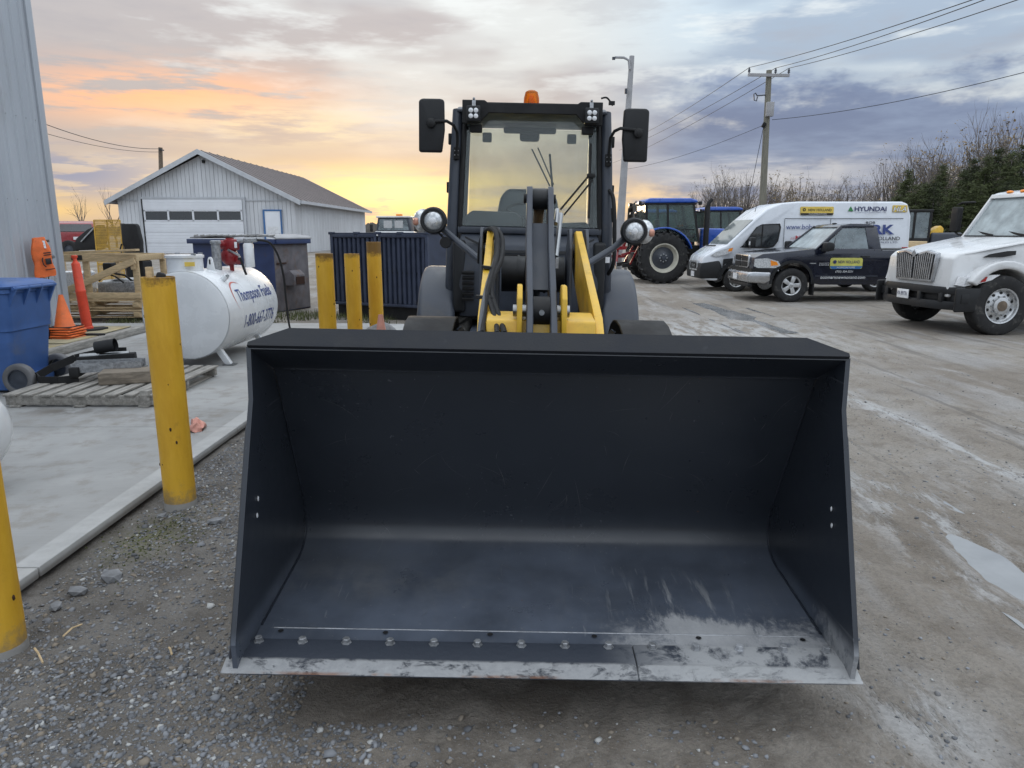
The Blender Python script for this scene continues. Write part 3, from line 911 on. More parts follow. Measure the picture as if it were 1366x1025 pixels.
# sectional door
dl, dr = at(194, 300, GY).x, at(326, 300, GY).x
dt = at(260, 266, GY).z - gz
door = part('garage_door', garage)
nsec = 5
for i in range(nsec):
    z0 = i * dt / nsec; z1 = (i + 1) * dt / nsec
    if i == nsec - 2:
        m = MB(); wn = 4; W = dr - dl
        m.box(((dl + dr) / 2, -.09, z0 + .03), (W, .05, .05)); m.box(((dl + dr) / 2, -.09, z1 - .03), (W, .05, .05))
        for k in range(wn + 1):
            m.box((dl + W * k / wn + (.06 if k == 0 else -.06 if k == wn else 0), -.0905, (z0 + z1) / 2), (.09, .049, dt / nsec - .012))
        m.build('door_panel', 'door_white', door, .006, 1)
        for k in range(wn):
            MB().box((dl + W * (k + .5) / wn, -.07, (z0 + z1) / 2), (W / wn - .08, .02, dt / nsec - .09)).build('pane', 'dark_glass', door)
    else:
        m = MB(); m.box(((dl + dr) / 2, -.09, (z0 + z1) / 2), (dr - dl, .05, dt / nsec - .012))
        for kz in (.25, .5, .75): m.box(((dl + dr) / 2, -.116, z0 + (z1 - z0) * kz), (dr - dl - .1, .006, .05))
        m.build('door_panel', 'door_white', door, .005, 1)
m = MB(); m.box((dl - .09, -.07, dt / 2), (.12, .12, dt)); m.box((dr + .09, -.07, dt / 2), (.12, .12, dt)); m.box(((dl + dr) / 2, -.07, dt + .06), (dr - dl + .3, .12, .1))
m.build('door_frame', 'garage_trim', door)
MB().box((dl - .01, -.085, dt / 2), (.05, .12, dt)).build('weather_strip', 'matte_black', door)
wx0, wx1 = at(354, 300, GY).x, at(376, 300, GY).x; wt = at(360, 282, GY).z - gz
mdoor = MB().box(((wx0 + wx1) / 2, -.08, wt / 2), (wx1 - wx0 - .06, .05, wt)).build('side_door', 'door_white', garage, .005)
m = MB()
m.box((wx0 - .01, -.08, wt / 2), (.08, .09, wt)); m.box((wx1 + .01, -.08, wt / 2), (.05, .09, wt)); m.box(((wx0 + wx1) / 2, -.08, wt + .04), (wx1 - wx0 + .1, .09, .07))
m.build('door_frame', 'sign_blue', mdoor)
MB().box(((wx0 + wx1) / 2, -.109, wt * .56), (.5, .01, .34)).build('notice', 'letter_white', mdoor)
MB().ball((wx1 - .1, -.14, .95), .04, 1).build('handle', 'steel', mdoor)

# ------------------------------------------------------------------ wheels
def make_wheel(parent, loc, rad, wid, rim, side, style='plain', tyre_mat='tyre', rim_mat='rim_silver', lugs=0, n=40):
    """wheel on a Y axis; side = -1 when the outside face looks to -Y"""
    w = part('wheel', parent, loc)
    h = wid / 2; s = rad - rim
    prof = [(rim, -h * .86), (rim + s * .12, -h * .93), (rim + s * .45, -h), (rim + s * .80, -h * .96), (rad - s * .06, -h * .86), (rad, -h * .70),
            (rad + .003, -h * .25)]
    prof += [(r_, -y_) for r_, y_ in prof[::-1]]
    m = MB().lathe(prof, axis='Y', n=n, cap=False)
    ORG_ON = ORG['on']; ORG['on'] = False
    ty = m.build('tyre', tyre_mat, w, 0, smooth=40)
    if lugs:
        L = MB()
        for i in range(lugs):
            for sgn in (-1, 1):
                a = 2 * math.pi * (i + (.5 if sgn > 0 else 0)) / lugs
                pts = []
                for k in range(4):
                    t = k / 3; yy = sgn * (h * .98 * t + .02); aa = a + .22 * t
                    rr = rad + .018 - .05 * max(0, t - .8) * 5 * .6
                    pts.append(Vector((math.cos(aa) * rr, yy, math.sin(aa) * rr)))
                for p, q in zip(pts, pts[1:]):
                    up = Vector((p.x, 0, p.z)).normalized(); L.bar(p, q, .055, .06, up)
        L.build('tread_lugs', tyre_mat, ty, 0, smooth=20)
    o = side * h
    if style == 'spokes5':
        m = MB().lathe([(rim, o * .9), (rim, o * .80), (rim * .90, o * .70), (rim * .88, -o * .5), (rim * .2, -o * .5), (rim * .2, -o * .55), (rim * .99, -o * .55)], axis='Y', n=n, cap=False)
        rb = m.build('rim', 'rim_silver', w)
        dk = MB().lathe([(rim * .88, o * .28), (.001, o * .28)], axis='Y', n=n, cap=False).build('brake_shadow', 'matte_black', rb)
        for k in range(5):
            a = k * 2 * math.pi / 5 + .3
            c, s_ = math.cos(a), math.sin(a)
            q = MB().prism([(-rim * .17, rim * .12), (rim * .17, rim * .12), (rim * .24, rim * .93), (-rim * .24, rim * .93)], o * .52, o * .80, 'Y', .012, 2)
            sp = q.build('spoke', 'rim_silver', rb); sp.rotation_euler = (0, a, 0)
        MB().lathe([(rim * .25, o * .5), (rim * .25, o * .84), (rim * .18, o * .90), (.001, o * .9)], axis='Y', n=20).build('hub', 'rim_silver', rb)
    elif style == 'holes10':
        m = MB().lathe([(rim * 1.02, o * .95), (rim * .95, o * .90), (rim * .92, o * .60), (rim * .84, o * .42), (rim * .60, o * .62), (rim * .52, o * .66), (rim * .50, o * .66), (rim * .48, o * .9), (rim * .30, o * .98), (.001, o * .98)], axis='Y', n=n, cap=False)
        rb = m.build('rim', rim_mat, w, 0, smooth=30)
        for k in range(10):
            a = (k + .5) * 2 * math.pi / 10
            MB().lathe([(rim * .085, 0), (rim * .085, o * .07), (.001, o * .07)], (math.cos(a) * rim * .74, o * .50, math.sin(a) * rim * .74), 'Y', 14).build('hand_hole', 'matte_black', rb)
            a = k * 2 * math.pi / 10
            MB().lathe([(rim * .05, 0), (rim * .05, o * .14), (.001, o * .16)], (math.cos(a) * rim * .56, o * .64, math.sin(a) * rim * .56), 'Y', 6).build('wheel_nut', 'steel', rb)
        MB().lathe([(rim * .30, o * .8), (rim * .30, o * 1.02), (rim * .2, o * 1.06), (.001, o * 1.06)], axis='Y', n=20).build('hub', 'dark_wood', rb)
    elif style == 'slots':
        m = MB().lathe([(rim, o * .92), (rim * .95, o * .86), (rim * .90, o * .64), (rim * .70, o * .72), (rim * .40, o * .78), (rim * .36, o * .70), (rim * .26, o * .70), (rim * .24, o * .82), (.001, o * .84)], axis='Y', n=n, cap=False)
        rb = m.build('rim', 'rim_silver', w, 0, smooth=30)
        for k in range(8):
            a = k * 2 * math.pi / 8
            q = MB().box((0, o * .72, rim * .76), (rim * .26, abs(o) * .16, rim * .13)).build('rim_slot', 'matte_black', rb, .008); q.rotation_euler = (0, a, 0)
    elif style == 'tractor':
        m = MB().lathe([(rim * 1.02, o * .95), (rim * .94, o * .92), (rim * .90, o * .55), (rim * .78, o * .35), (rim * .76, o * .2)], axis='Y', n=n, cap=False)
        rb = m.build('rim', 'rim_cream', w, 0, smooth=40)
        MB().lathe([(rim * .78, o * .22), (rim * .5, o * .30), (rim * .34, o * .55), (rim * .16, o * .60), (rim * .15, o * .9), (.001, o * .92)], axis='Y', n=n, cap=False).build('hub', 'slate_paint', rb)
        for k in range(8):
            a = k * 2 * math.pi / 8
            MB().lathe([(.028, 0), (.028, o * .1), (.001, o * .12)], (math.cos(a) * rim * .25, o * .56, math.sin(a) * rim * .25), 'Y', 6).build('wheel_nut', 'steel', rb)
    else:
        m = MB().lathe([(rim, o * .9), (rim * .94, o * .86), (rim * .90, o * .4), (rim * .5, o * .3), (rim * .3, o * .5), (.001, o * .52)], axis='Y', n=n, cap=False)
        m.build('rim', rim_mat, w, 0, smooth=40)
    ORG['on'] = ORG_ON
    return w


# ------------------------------------------------------------------ the wheel loader
pbr('lens_pink', (.60, .30, .22), .15, .2, .2, 30)
pbr('guard_paint', (.014, .016, .021), .6, 0, .25, 6, .0006, 90, .25, dirt=(.06, .062, .066), dirt_amt=.12, dirt_scale=9)
LO = Vector((.12, 5.0, 0.0))
loader = thing('wheel_loader', 'compact wheel loader with dark empty bucket facing forward and yellow lift arms', 'wheel loader', LO)
loader.rotation_euler = (0, R(1.1), 0)
ORG['on'] = True; ORG['org'] = LO
CX = .12
BX = .103      # bucket centre
HB = 1.012


def bez(a, c, b, n):
    return [((1 - t) ** 2 * a[0] + 2 * t * (1 - t) * c[0] + t * t * b[0], (1 - t) ** 2 * a[1] + 2 * t * (1 - t) * c[1] + t * t * b[1]) for t in [i / n for i in range(n + 1)]]
curve = bez((2.76, .284), (2.995, .305), (2.885, .535), 14)
inner = [(2.10, .216), (2.30, .244)] + curve + [(2.61, 1.14)]
bucket = part('bucket', loader)
def offset_poly(pl, d):
    out = []
    for i, p in enumerate(pl):
        a = Vector(pl[max(i - 1, 0)]); b = Vector(pl[min(i + 1, len(pl) - 1)]); t = (b - a).normalized()
        out.append((p[0] + t.y * d, p[1] - t.x * d))
    return out
m = MB().prism(inner + offset_poly(inner, .014)[::-1], BX - HB, BX + HB, 'X')
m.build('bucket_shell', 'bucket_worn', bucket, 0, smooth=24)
side_poly = [(2.105, .218), (2.30, .236)] + offset_poly(curve, .0125) + [(2.645, 1.10), (2.63, 1.165), (2.425, 1.245), (2.385, 1.07), (2.098, .31)]
def side_warp(c):
    s = 1 if c.x > BX else -1; t = max(0.0, min(1.0, (c.z - 1.0) / .22))
    return (c.x + s * (.014 * t * t), c.y, c.z)
for s in (-1, 1):
    a, b = sorted((BX + s * (HB + .001), BX + s * (HB + .017)))
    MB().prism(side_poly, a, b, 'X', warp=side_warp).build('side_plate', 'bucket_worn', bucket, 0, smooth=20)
    a, b = sorted((BX + s * (HB + .018), BX + s * (HB + .026)))
    MB().prism([(2.095, .26), (2.20, .26), (2.46, .98), (2.40, 1.0), (2.36, .98)], a, b, 'X', .003, 1).build('side_cutter', 'bucket_paint', bucket)
    weld = [(BX + s * (HB - .002), y, z) for y, z in [(2.33, .248)] + curve + [(2.615, 1.135)]]
    MB().tube(weld, .005, 6).build('weld_bead', 'bucket_paint', bucket)
    for zz in (.66, .715):
        MB().ball((BX + s * (HB - .002), 2.33 + (zz - .6) * .32, zz), .008, 1, (.4, .8, 1.3)).build('paint_chip', 'lens_white', bucket)
MB().plate([(BX - HB, 2.612, 1.138), (BX + HB, 2.612, 1.138), (BX + HB + .02, 2.424, 1.243), (BX - HB - .02, 2.424, 1.243)], .010).build('upper_lip', 'bucket_worn', bucket)
MB().plate([(BX - HB - .024, 2.418, 1.248), (BX + HB + .024, 2.418, 1.248), (BX + HB + .024, 2.428, 1.258), (BX + HB - .10, 2.493, 1.300), (BX - HB + .10, 2.493, 1.300), (BX - HB - .024, 2.428, 1.258)], .012).build('spill_guard', 'guard_paint', bucket)
MB().tube([(BX - HB, 2.606, 1.134), (BX + HB, 2.606, 1.134)], .005, 6).build('weld_bead', 'bucket_paint', bucket)
# cutting edge, bevelled to the front, in two welded lengths
edge_prof = [(2.085, .2155), (2.152, .2405), (2.245, .2485), (2.245, .2245), (2.11, .212)]
for x0, x1 in ((BX - 1.066, BX + .31), (BX + .313, BX + 1.052)):
    MB().prism(edge_prof, x0, x1, 'X', .0025, 1).build('cutting_edge', 'cutting_edge_steel', bucket, 0, smooth=20)
MB().tube([(BX - HB + .05, 2.318, .2445), (BX + HB - .05, 2.318, .2445)], .003, 6).build('weld_bead', 'worn_steel', bucket)
for i in range(14):
    xx = BX - .985 + i * 1.97 / 13
    mm = 'zinc' if i < 10 or i == 13 else 'worn_steel'
    bo = MB().lathe([(.018, 0), (.018, .003), (.0135, .0035), (.0135, .016), (.011, .018), (.001, .018)], (xx, 2.228, .2465), 'Z', 6)
    bo.build('bolt', mm, bucket)
for i in range(6):
    xx = BX - .93 + i * 1.86 / 5
    MB().lathe([(.010, 0), (.001, .0005)], (xx, 2.296, .2475), 'Z', 10, cap=False).build('bolt_hole', 'matte_black', bucket)
for s in (-1, 1):
    for dx in (-.05, .05):
        MB().prism([(2.70, 1.02), (2.93, .70), (3.08, .52), (3.06, .38), (2.99, .36), (2.955, .45), (2.86, .70)], CX + s * .30 + dx - .012, CX + s * .30 + dx + .012, 'X').build('hinge_ear', 'bucket_paint', bucket)

# hair scratches in the paint: flat slivers lying on the plates
pbr('bare_scratch', (.17, .175, .185), .45, .4, .3, 30)
path = [Vector(q) for q in inner]
plen = [0.0]
for a, b in zip(path, path[1:]): plen.append(plen[-1] + (b - a).length)
def on_shell(x, s):
    s = max(.02, min(s, plen[-1] - .01))
    for i in range(len(path) - 1):
        if s <= plen[i + 1]:
            t = (s - plen[i]) / (plen[i + 1] - plen[i]); q = path[i].lerp(path[i + 1], t); d_ = (path[i + 1] - path[i]).normalized()
            return Vector((x, q.x - d_.y * .0012, q.y + d_.x * .0012))
sm = MB(); rs_ = random.Random(21)
for k in range(95):
    x = BX + rs_.uniform(-.95, .95); s0 = rs_.uniform(.26, 1.55) if k % 3 else rs_.uniform(.25, .75)
    ang = rs_.gauss(1.57, .5) if k % 2 else rs_.uniform(0, 3.14); L = rs_.choice((.03, .05, .08, .14, .22)); w = rs_.uniform(.0004, .0011); bend = rs_.uniform(-1.2, 1.2)
    pts = []
    for j in range(7):
        t = j / 6; pts.append((x, s0)); x += math.cos(ang) * L / 6; s0 += math.sin(ang) * L / 6; ang += bend / 6
    if max(abs(q[0] - BX) for q in pts) > 1.0: continue
    V = []
    for j, (xx, ss) in enumerate(pts):
        ww = w * (1 - abs(j / 6 - .5) * 1.8); dx = ww * (1 if abs(math.cos(ang)) < .7 else 0); ds = ww * (0 if abs(math.cos(ang)) < .7 else 1)
        V.append((sm._v(on_shell(xx - dx, ss - ds)), sm._v(on_shell(xx + dx, ss + ds))))
    for A_, B_ in zip(V, V[1:]): sm._f([A_[0], A_[1], B_[1], B_[0]])
tag(sm.build('scratches', 'bare_scratch', bucket, 0, smooth=0), kind='stuff')

# lift arms
arms = part('lift_arms', loader)
arm_poly = [(5.06, 1.56), (4.99, 1.655), (4.87, 1.665), (3.60, 1.235), (3.20, .90), (3.02, .64), (2.92, .50), (2.98, .38), (3.10, .40), (3.36, .66), (3.66, .92), (4.85, 1.33), (5.05, 1.42)]
for s in (-1, 1):
    MB().prism(arm_poly, CX + s * .295 - .022, CX + s * .295 + .022, 'X', .006, 2).build('lift_arm', 'machine_yellow', arms, 0, smooth=25)
m = MB().prism([(3.44, 1.02), (3.50, 1.225), (3.70, 1.25), (3.74, 1.04)], CX - .272, CX + .272, 'X', .012, 2)
m.build('cross_beam', 'machine_yellow', arms)
for s in (-1, 1):
    MB().prism([(3.40, 1.08), (3.42, 1.34), (3.47, 1.40), (3.56, 1.40), (3.64, 1.33), (3.68, 1.10)], CX + s * .108 - .013, CX + s * .108 + .013, 'X', .006, 2).build('pivot_lug', 'machine_yellow', arms)
    MB().cyl((CX + s * .30 - .05, 4.95, 1.53), (CX + s * .30 + .05, 4.95, 1.53), .05, n=18).build('arm_pin', 'slate_paint', arms)
    MB().lathe([(.055, -.09), (.055, .09)], (CX + s * .30, 3.0, .47), 'X', 16).build('arm_pin', 'slate_paint', arms)
MB().cyl((CX - .20, 3.42, 1.12), (CX - .20, 3.36, 1.12), .045, n=18).build('grease_cap', 'steel', arms)
# bell crank
crank = part('bell_crank', loader)
ck = [(4.04, 1.85), (4.08, 1.90), (4.18, 1.90), (4.22, 1.84), (4.08, 1.58), (3.70, 1.27), (3.38, .90), (3.26, .84), (3.20, .90), (3.42, 1.28), (3.86, 1.60)]
for s in (-1, 1):
    MB().prism(ck, CX + s * .058 - .016, CX + s * .058 + .016, 'X', .004, 1).build('crank_plate', 'slate_paint', crank)
MB().prism([(3.94, 1.58), (3.99, 1.70), (4.06, 1.66), (3.80, 1.36), (3.72, 1.36)], CX - .042, CX + .042, 'X').build('crank_web', 'slate_paint', crank)
MB().cyl((CX - .041, 4.13, 1.835), (CX + .041, 4.13, 1.835), .058, n=24).build('barrel', 'black_plastic', crank)
MB().cyl((CX - .09, 4.13, 1.835), (CX + .09, 4.13, 1.835), .026, n=14).build('crank_pin', 'matte_black', crank)
MB().cyl((CX - .041, 3.53, 1.27), (CX + .041, 3.53, 1.27), .072, n=24).build('barrel', 'matte_black', crank)
MB().cyl((CX - .14, 3.53, 1.27), (CX + .14, 3.53, 1.27), .030, n=16).build('crank_pin', 'steel', crank)
MB().cyl((CX, 3.45, 1.27), (CX, 3.457, 1.27), .014, n=10).build('grease_nipple', 'steel', crank)
MB().prism([(2.80, .90), (3.26, .86), (3.30, .92), (2.80, .98)], CX - .03, CX + .03, 'X', .004, 1).build('tilt_link', 'slate_paint', crank)
cyl = part('tilt_cylinder', loader)
MB().cyl((CX, 4.14, 1.80), (CX, 4.5, 1.60), .03, n=16).build('rod', 'dark_wood', cyl)
MB().cyl((CX, 4.42, 1.64), (CX, 5.3, 1.18), .062, n=20).build('cylinder_barrel', 'black_plastic', cyl)
MB().cyl((CX + .09, 4.05, 1.70), (CX + .105, 4.20, 1.78), .012, n=8).build('position_rod', 'steel', crank)
MB().cyl((CX + .10, 4.1, 1.52), (CX + .13, 4.25, 1.76), .014, n=8).build('position_rod', 'steel', crank)

# front frame
frame = part('front_frame', loader)
for s in (-1, 1):
    for dx in (-.05, .06):
        MB().prism([(4.7, .62), (4.82, 1.55), (4.92, 1.68), (5.06, 1.68), (5.2, 1.5), (5.4, .62)], CX + s * .295 + dx * s - .01, CX + s * .295 + dx * s + .01, 'X', .004, 1).build('tower_plate', 'slate_paint', frame)
MB().cyl((CX - .22, 5.12, 1.36), (CX + .22, 5.12, 1.36), .125, n=28).build('cross_tube', 'black_plastic', frame)
for xx in (-.10, .085): MB().cyl((CX + xx - .008, 5.12, 1.36), (CX + xx + .008, 5.12, 1.36), .133, n=28).build('tube_ring', 'black_plastic', frame)
MB().box((CX, 4.75, .58), (.62, 1.5, .30)).build('frame_box', 'slate_paint', frame, .02)
MB().box((CX + .165, 5.0, 1.44), (.02, .006, .09), (.3, 0, 0)).build('decal', 'lens_white', frame)
MB().cyl((CX - .75, 4.15, .53), (CX + .75, 4.15, .53), .11, n=18).build('axle', 'slate_paint', frame)
lc = part('lift_cylinders', loader)
for s in (-1, 1):
    MB().cyl((CX + s * .22, 5.1, .75), (CX + s * .22, 4.1, 1.05), .045, n=16).build('cylinder_barrel', 'slate_paint', lc)
    MB().cyl((CX + s * .22, 4.15, 1.03), (CX + s * .22, 3.75, 1.08), .025, n=14).build('rod', 'chrome', lc)

# hydraulic hoses on the left arm
def hose(pts, r, parent, mat='black_rubber', name='hose', n=8):
    P = [Vector(p) for p in pts]; out = []
    for i in range(len(P) - 1):
        p0, p1, p2, p3 = P[max(i - 1, 0)], P[i], P[i + 1], P[min(i + 2, len(P) - 1)]
        for k in range(6):
            t = k / 6
            out.append(.5 * ((2 * p1) + (-p0 + p2) * t + (2 * p0 - 5 * p1 + 4 * p2 - p3) * t * t + (-p0 + 3 * p1 - 3 * p2 + p3) * t ** 3))
    out.append(P[-1])
    return MB().tube(out, r, n).build(name, mat, parent)
hs = part('hydraulic_hoses', loader)
hose([at(634, 352, 5.1), at(636, 322, 5.0), at(646, 307, 4.85), at(655, 312, 4.65), at(657, 340, 4.4), at(648, 375, 4.0), at(641, 405, 3.75), at(637, 446, 3.45)], .016, hs)
hose([at(637, 355, 5.1), at(641, 318, 5.0), at(652, 306, 4.8), at(663, 318, 4.6), at(663, 345, 4.35), at(652, 372, 4.05), at(650, 395, 3.85), at(660, 425, 3.6), at(667, 446, 3.4)], .015, hs)
hose([at(640, 355, 5.1), at(645, 325, 4.95), at(656, 320, 4.7), at(653, 350, 4.35), at(643, 385, 3.95), at(646, 400, 3.8), at(655, 430, 3.55), at(657, 446, 3.4)], .013, hs)
hose([at(662, 320, 4.6), at(655, 345, 4.38), at(645, 378, 4.0), at(638, 410, 3.7), at(634, 446, 3.45)], .013, hs, 'slate_paint')
for p in ((647, 358, 4.2), (640, 398, 3.82)):
    c = at(*p); MB().bar(c + Vector((-.045, 0, .003)), c + Vector((.05, -.01, -.006)), .05, .016).build('hose_clamp', 'black_plastic', hs)

# running gear
for s in (-1, 1):
    make_wheel(loader, (s * .63, -.85, .50), .50, .33, .26, s, 'plain', 'muddy_tyre', 'machine_yellow', 18).rotation_euler = (0, 0, R(-90))
    make_wheel(loader, (s * .66, 1.75, .56), .56, .32, .26, s, 'plain', 'muddy_tyre', 'machine_yellow', 18).rotation_euler = (0, 0, R(-90))
    # front mudguard: curved sheet over the tyre
    ang = [R(150 - i * 12) for i in range(11)]
    out = [(4.15 - math.cos(a) * -.63 * -1, .53 + math.sin(a) * .63) for a in ang]
    inn = [(4.15 - math.cos(a) * -.615 * -1, .53 + math.sin(a) * .615) for a in ang]
    MB().prism(out + inn[::-1], CX + s * .61 - .125, CX + s * .61 + .125, 'X', .004, 1, warp=lambda c, s=s: ((c.x - CX - s * .63) * (1.0 + .12 * max(0, c.z - .9) / .23) + CX + s * .63, c.y, c.z)).build('mudguard', 'matte_black', loader, 0, smooth=40)
    MB().bar((CX + s * .45, 4.12, 1.10), (CX + s * .25, 4.2, .8), .03, .03).build('mudguard_bracket', 'slate_paint', loader)
    # rear fender
    ang = [R(195 - i * 11) for i in range(18)]
    out = [(6.78 + math.cos(a) * .78, .53 + math.sin(a) * .80) for a in ang]
    inn = [(6.78 + math.cos(a) * .66, .53 + math.sin(a) * .68) for a in ang]
    MB().prism(out + inn[::-1], CX + s * .80 - .165, CX + s * .80 + .165, 'X', .055, 4).build('rear_fender', 'slate_paint', loader, 0, smooth=50)
    MB().box((CX + s * .66, 6.3, .6), (.22, .5, .04)).build('step', 'matte_black', loader)
MB().box((CX, 7.95, 1.02), (1.24, 1.5, .95)).build('engine_hood', 'machine_yellow', loader, .10, 4)
MB().box((CX, 8.72, .72), (1.5, .3, .65)).build('counterweight', 'slate_paint', loader, .06, 3)
MB().box((CX, 6.85, .62), (1.0, 2.3, .42)).build('rear_frame', 'slate_paint', loader, .02)

# cab
cab = part('cab', loader)
def cabx(z):
    return .685 - .055 * max(0, min(1, (z - 1.2) / 1.5))
for s in (-1, 1):
    P = [(CX + s * cabx(z), y, z) for y, z in ((6.42, .93), (6.33, 1.05), (6.31, 1.7), (6.35, 2.25), (6.43, 2.66))]
    MB().tube(P, [.045, .05, .05, .048, .045], 10).build('front_pillar', 'slate_paint', cab, 0, smooth=60)
    P = [(CX + s * (cabx(z) - .065), y, z) for y, z in ((6.34, .97), (6.29, 1.7), (6.33, 2.25), (6.41, 2.66))]
    MB().tube(P, .022, 8).build('window_seal', 'matte_black', cab)
    P = [(CX + s * (cabx(z) - .02), y, z) for y, z in ((7.2, 1.0), (7.22, 1.7), (7.22, 2.66))]
    MB().tube(P, .045, 8).build('rear_pillar', 'slate_paint', cab)
    y0, y1 = 6.37, 7.18
    MB().plate([(CX + s * cabx(1.0), y0, 1.02), (CX + s * cabx(1.0), y1, 1.02), (CX + s * cabx(2.6), y1, 2.62), (CX + s * cabx(2.6), y0 + .06, 2.62)], .006).build('door_glass', 'cab_glass', cab)
    MB().box((CX + s * .67, 6.78, .98), (.05, .85, .08)).build('door_sill', 'slate_paint', cab, .01)
    for zz in (2.42, 2.02):
        MB().box((CX + s * (cabx(zz) + .055), 6.40, zz), (.03, .05, .09)).build('hinge', 'matte_black', cab, .006)
ws = MB().plate([(CX - .60, 6.285, 1.70), (CX + .60, 6.285, 1.70), (CX + .575, 6.395, 2.64), (CX - .575, 6.395, 2.64)], .006).build('windscreen', 'cab_glass', cab)
MB().box((CX, 6.285, 1.665), (1.24, .03, .055)).build('windscreen_rail', 'slate_paint', cab, .008)
rw = MB().plate([(CX - .58, 7.22, 1.74), (CX + .58, 7.22, 1.74), (CX + .57, 7.22, 2.62), (CX - .57, 7.22, 2.62)], .006).build('rear_window', 'cab_glass', cab)
MB().box((CX, 7.22, 1.36), (1.22, .05, .78)).build('rear_panel', 'black_plastic', cab, .02)
# front cowl under the windscreen
MB().prism([(6.30, 1.64), (6.20, 1.55), (6.16, 1.20), (6.22, .92), (6.5, .92), (6.5, 1.64)], CX - .60, CX + .60, 'X', .02, 2).build('front_panel', 'slate_paint', cab)
MB().plate([(CX - .55, 6.185, 1.61), (CX - .30, 6.175, 1.50), (CX + .30, 6.175, 1.50), (CX + .55, 6.185, 1.61), (CX + .55, 6.185, 1.595), (CX + .31, 6.17, 1.475), (CX - .31, 6.17, 1.475), (CX - .55, 6.185, 1.595)], .008).build('panel_crease', 'black_plastic', cab)
for k in range(3):
    MB().box((CX - .12, 6.155, 1.40 + k * .03), (.22, .02, .012)).build('vent_slot', 'matte_black', cab)
for s in (-1, 1):
    MB().box((CX + s * .60, 6.25, 1.27), (.11, .16, .62)).build('side_cowl', 'black_plastic', cab, .03, 3)
for k in range(6):
    MB().box((CX - .52, 6.15, 1.08 + k * .045), (.10, .03, .02), (.4, 0, 0)).build('louvre', 'matte_black', cab)
MB().box((CX, 6.82, .92), (1.24, .9, .08)).build('cab_floor', 'black_plastic', cab)
MB().prism([(6.37, 2.665), (6.5, 2.70), (7.30, 2.70), (7.34, 2.66), (7.30, 2.635), (6.37, 2.635)], CX - .64, CX + .64, 'X', .015, 2).build('roof', 'slate_paint', cab)
vis = [(-.585, 2.72), (-.585, 2.535), (-.445, 2.535), (-.365, 2.62), (.365, 2.62), (.445, 2.535), (.585, 2.535), (.585, 2.72), (.40, 2.72), (.37, 2.70), (-.37, 2.70), (-.40, 2.72)]
MB().prism([(CX + a, b) for a, b in vis], 6.27, 6.31, 'Y', .004, 1).build('visor', 'matte_black', cab)
MB().box((CX, 6.36, 2.695), (1.14, .16, .02)).build('visor_top', 'matte_black', cab)
bc = MB().lathe([(.07, 0), (.072, .01), (.068, .09), (.055, .14), (.03, .155), (.001, .157)], (CX, 6.75, 2.735), 'Z', 24).build('beacon', 'beacon_amber', cab)
MB().lathe([(.075, -.035), (.075, .012)], (CX, 6.75, 2.735), 'Z', 24).build('beacon_base', 'matte_black', bc)
MB().lathe([(.03, 0), (.035, .06), (.015, .11), (.001, .11)], (CX, 6.75, 2.735), 'Z', 12).build('beacon_bulb', 'lens_amber', bc)
for s in (-1, 1):
    wl = MB().box((CX + s * .487, 6.215, 2.60), (.112, .07, .122)).build('work_light', 'black_plastic', cab, .008)
    for i in (-1, 1):
        for k in (-1, 1):
            MB().lathe([(.019, .0), (.019, -.006), (.013, -.010), (.001, -.011)], (CX + s * .487 + i * .021, 6.176, 2.60 + k * .022), 'Y', 14).build('led_lens', 'lens_white', wl)
    MB().bar((CX + s * .487, 6.23, 2.65), (CX + s * .487, 6.25, 2.715), .03, .012).build('light_bracket', 'zinc', wl)
    MB().ball((CX + s * .487, 6.245, 2.725), .012, 1).build('wing_nut', 'zinc', wl)
    MB().box((CX + s * .47, 6.33, 2.50), (.10, .05, .065)).build('inner_light', 'matte_black', cab, .01)
    MB().box((CX + s * .41, 7.25, 2.545), (.09, .04, .09)).build('rear_light', 'black_plastic', cab, .012)
MB().box((CX + .66, 6.30, 2.72), (.05, .03, .03)).build('cable_clip', 'matte_black', cab)
hose([(CX + .57, 6.30, 2.755), (CX + .62, 6.30, 2.76), (CX + .67, 6.30, 2.70)], .008, cab, 'matte_black', 'cable', 6)
# seat, wheel, dash
seat = part('seat', cab)
MB().prism([(-.30, 1.28), (-.31, 1.75), (-.27, 1.98), (-.20, 2.055), (.20, 2.055), (.27, 1.98), (.31, 1.75), (.30, 1.28)], 6.98, 7.10, 'Y', .04, 3, warp=lambda c: (c.x + CX, c.y, c.z)).build('backrest', 'slate_paint', seat)
MB().box((CX, 6.80, 1.30), (.52, .5, .12)).build('cushion', 'slate_paint', seat, .03)
stw = part('steering_column', cab)
P = []
for k in range(28):
    a = 2 * math.pi * k / 28; P.append((CX - .05 + .19 * math.cos(a), 6.58 + .10 * math.sin(a), 1.79 + .12 * math.sin(a)))
MB().tube(P, .014, 8, closed=True).build('steering_wheel', 'matte_black', stw)
for a in (.5, 2.6, 4.7): MB().bar((CX - .05, 6.57, 1.77), (CX - .05 + .18 * math.cos(a), 6.58 + .095 * math.sin(a), 1.79 + .115 * math.sin(a)), .03, .012).build('spoke', 'matte_black', stw)
MB().cyl((CX - .05, 6.57, 1.77), (CX - .05, 6.38, 1.30), .04, n=12).build('column', 'black_plastic', stw)
MB().prism([(-.56, 1.66), (-.56, 1.78), (-.50, 1.83), (-.12, 1.82), (-.06, 1.76), (-.06, 1.66)], 6.33, 6.46, 'Y', .02, 2, warp=lambda c: (c.x + CX, c.y, c.z)).build('dashboard', 'slate_paint', cab)
MB().prism([(.10, 1.66), (.10, 1.73), (.50, 1.75), (.56, 1.66)], 6.40, 6.5, 'Y', .02, 2, warp=lambda c: (c.x + CX, c.y, c.z)).build('side_console', 'slate_paint', cab)
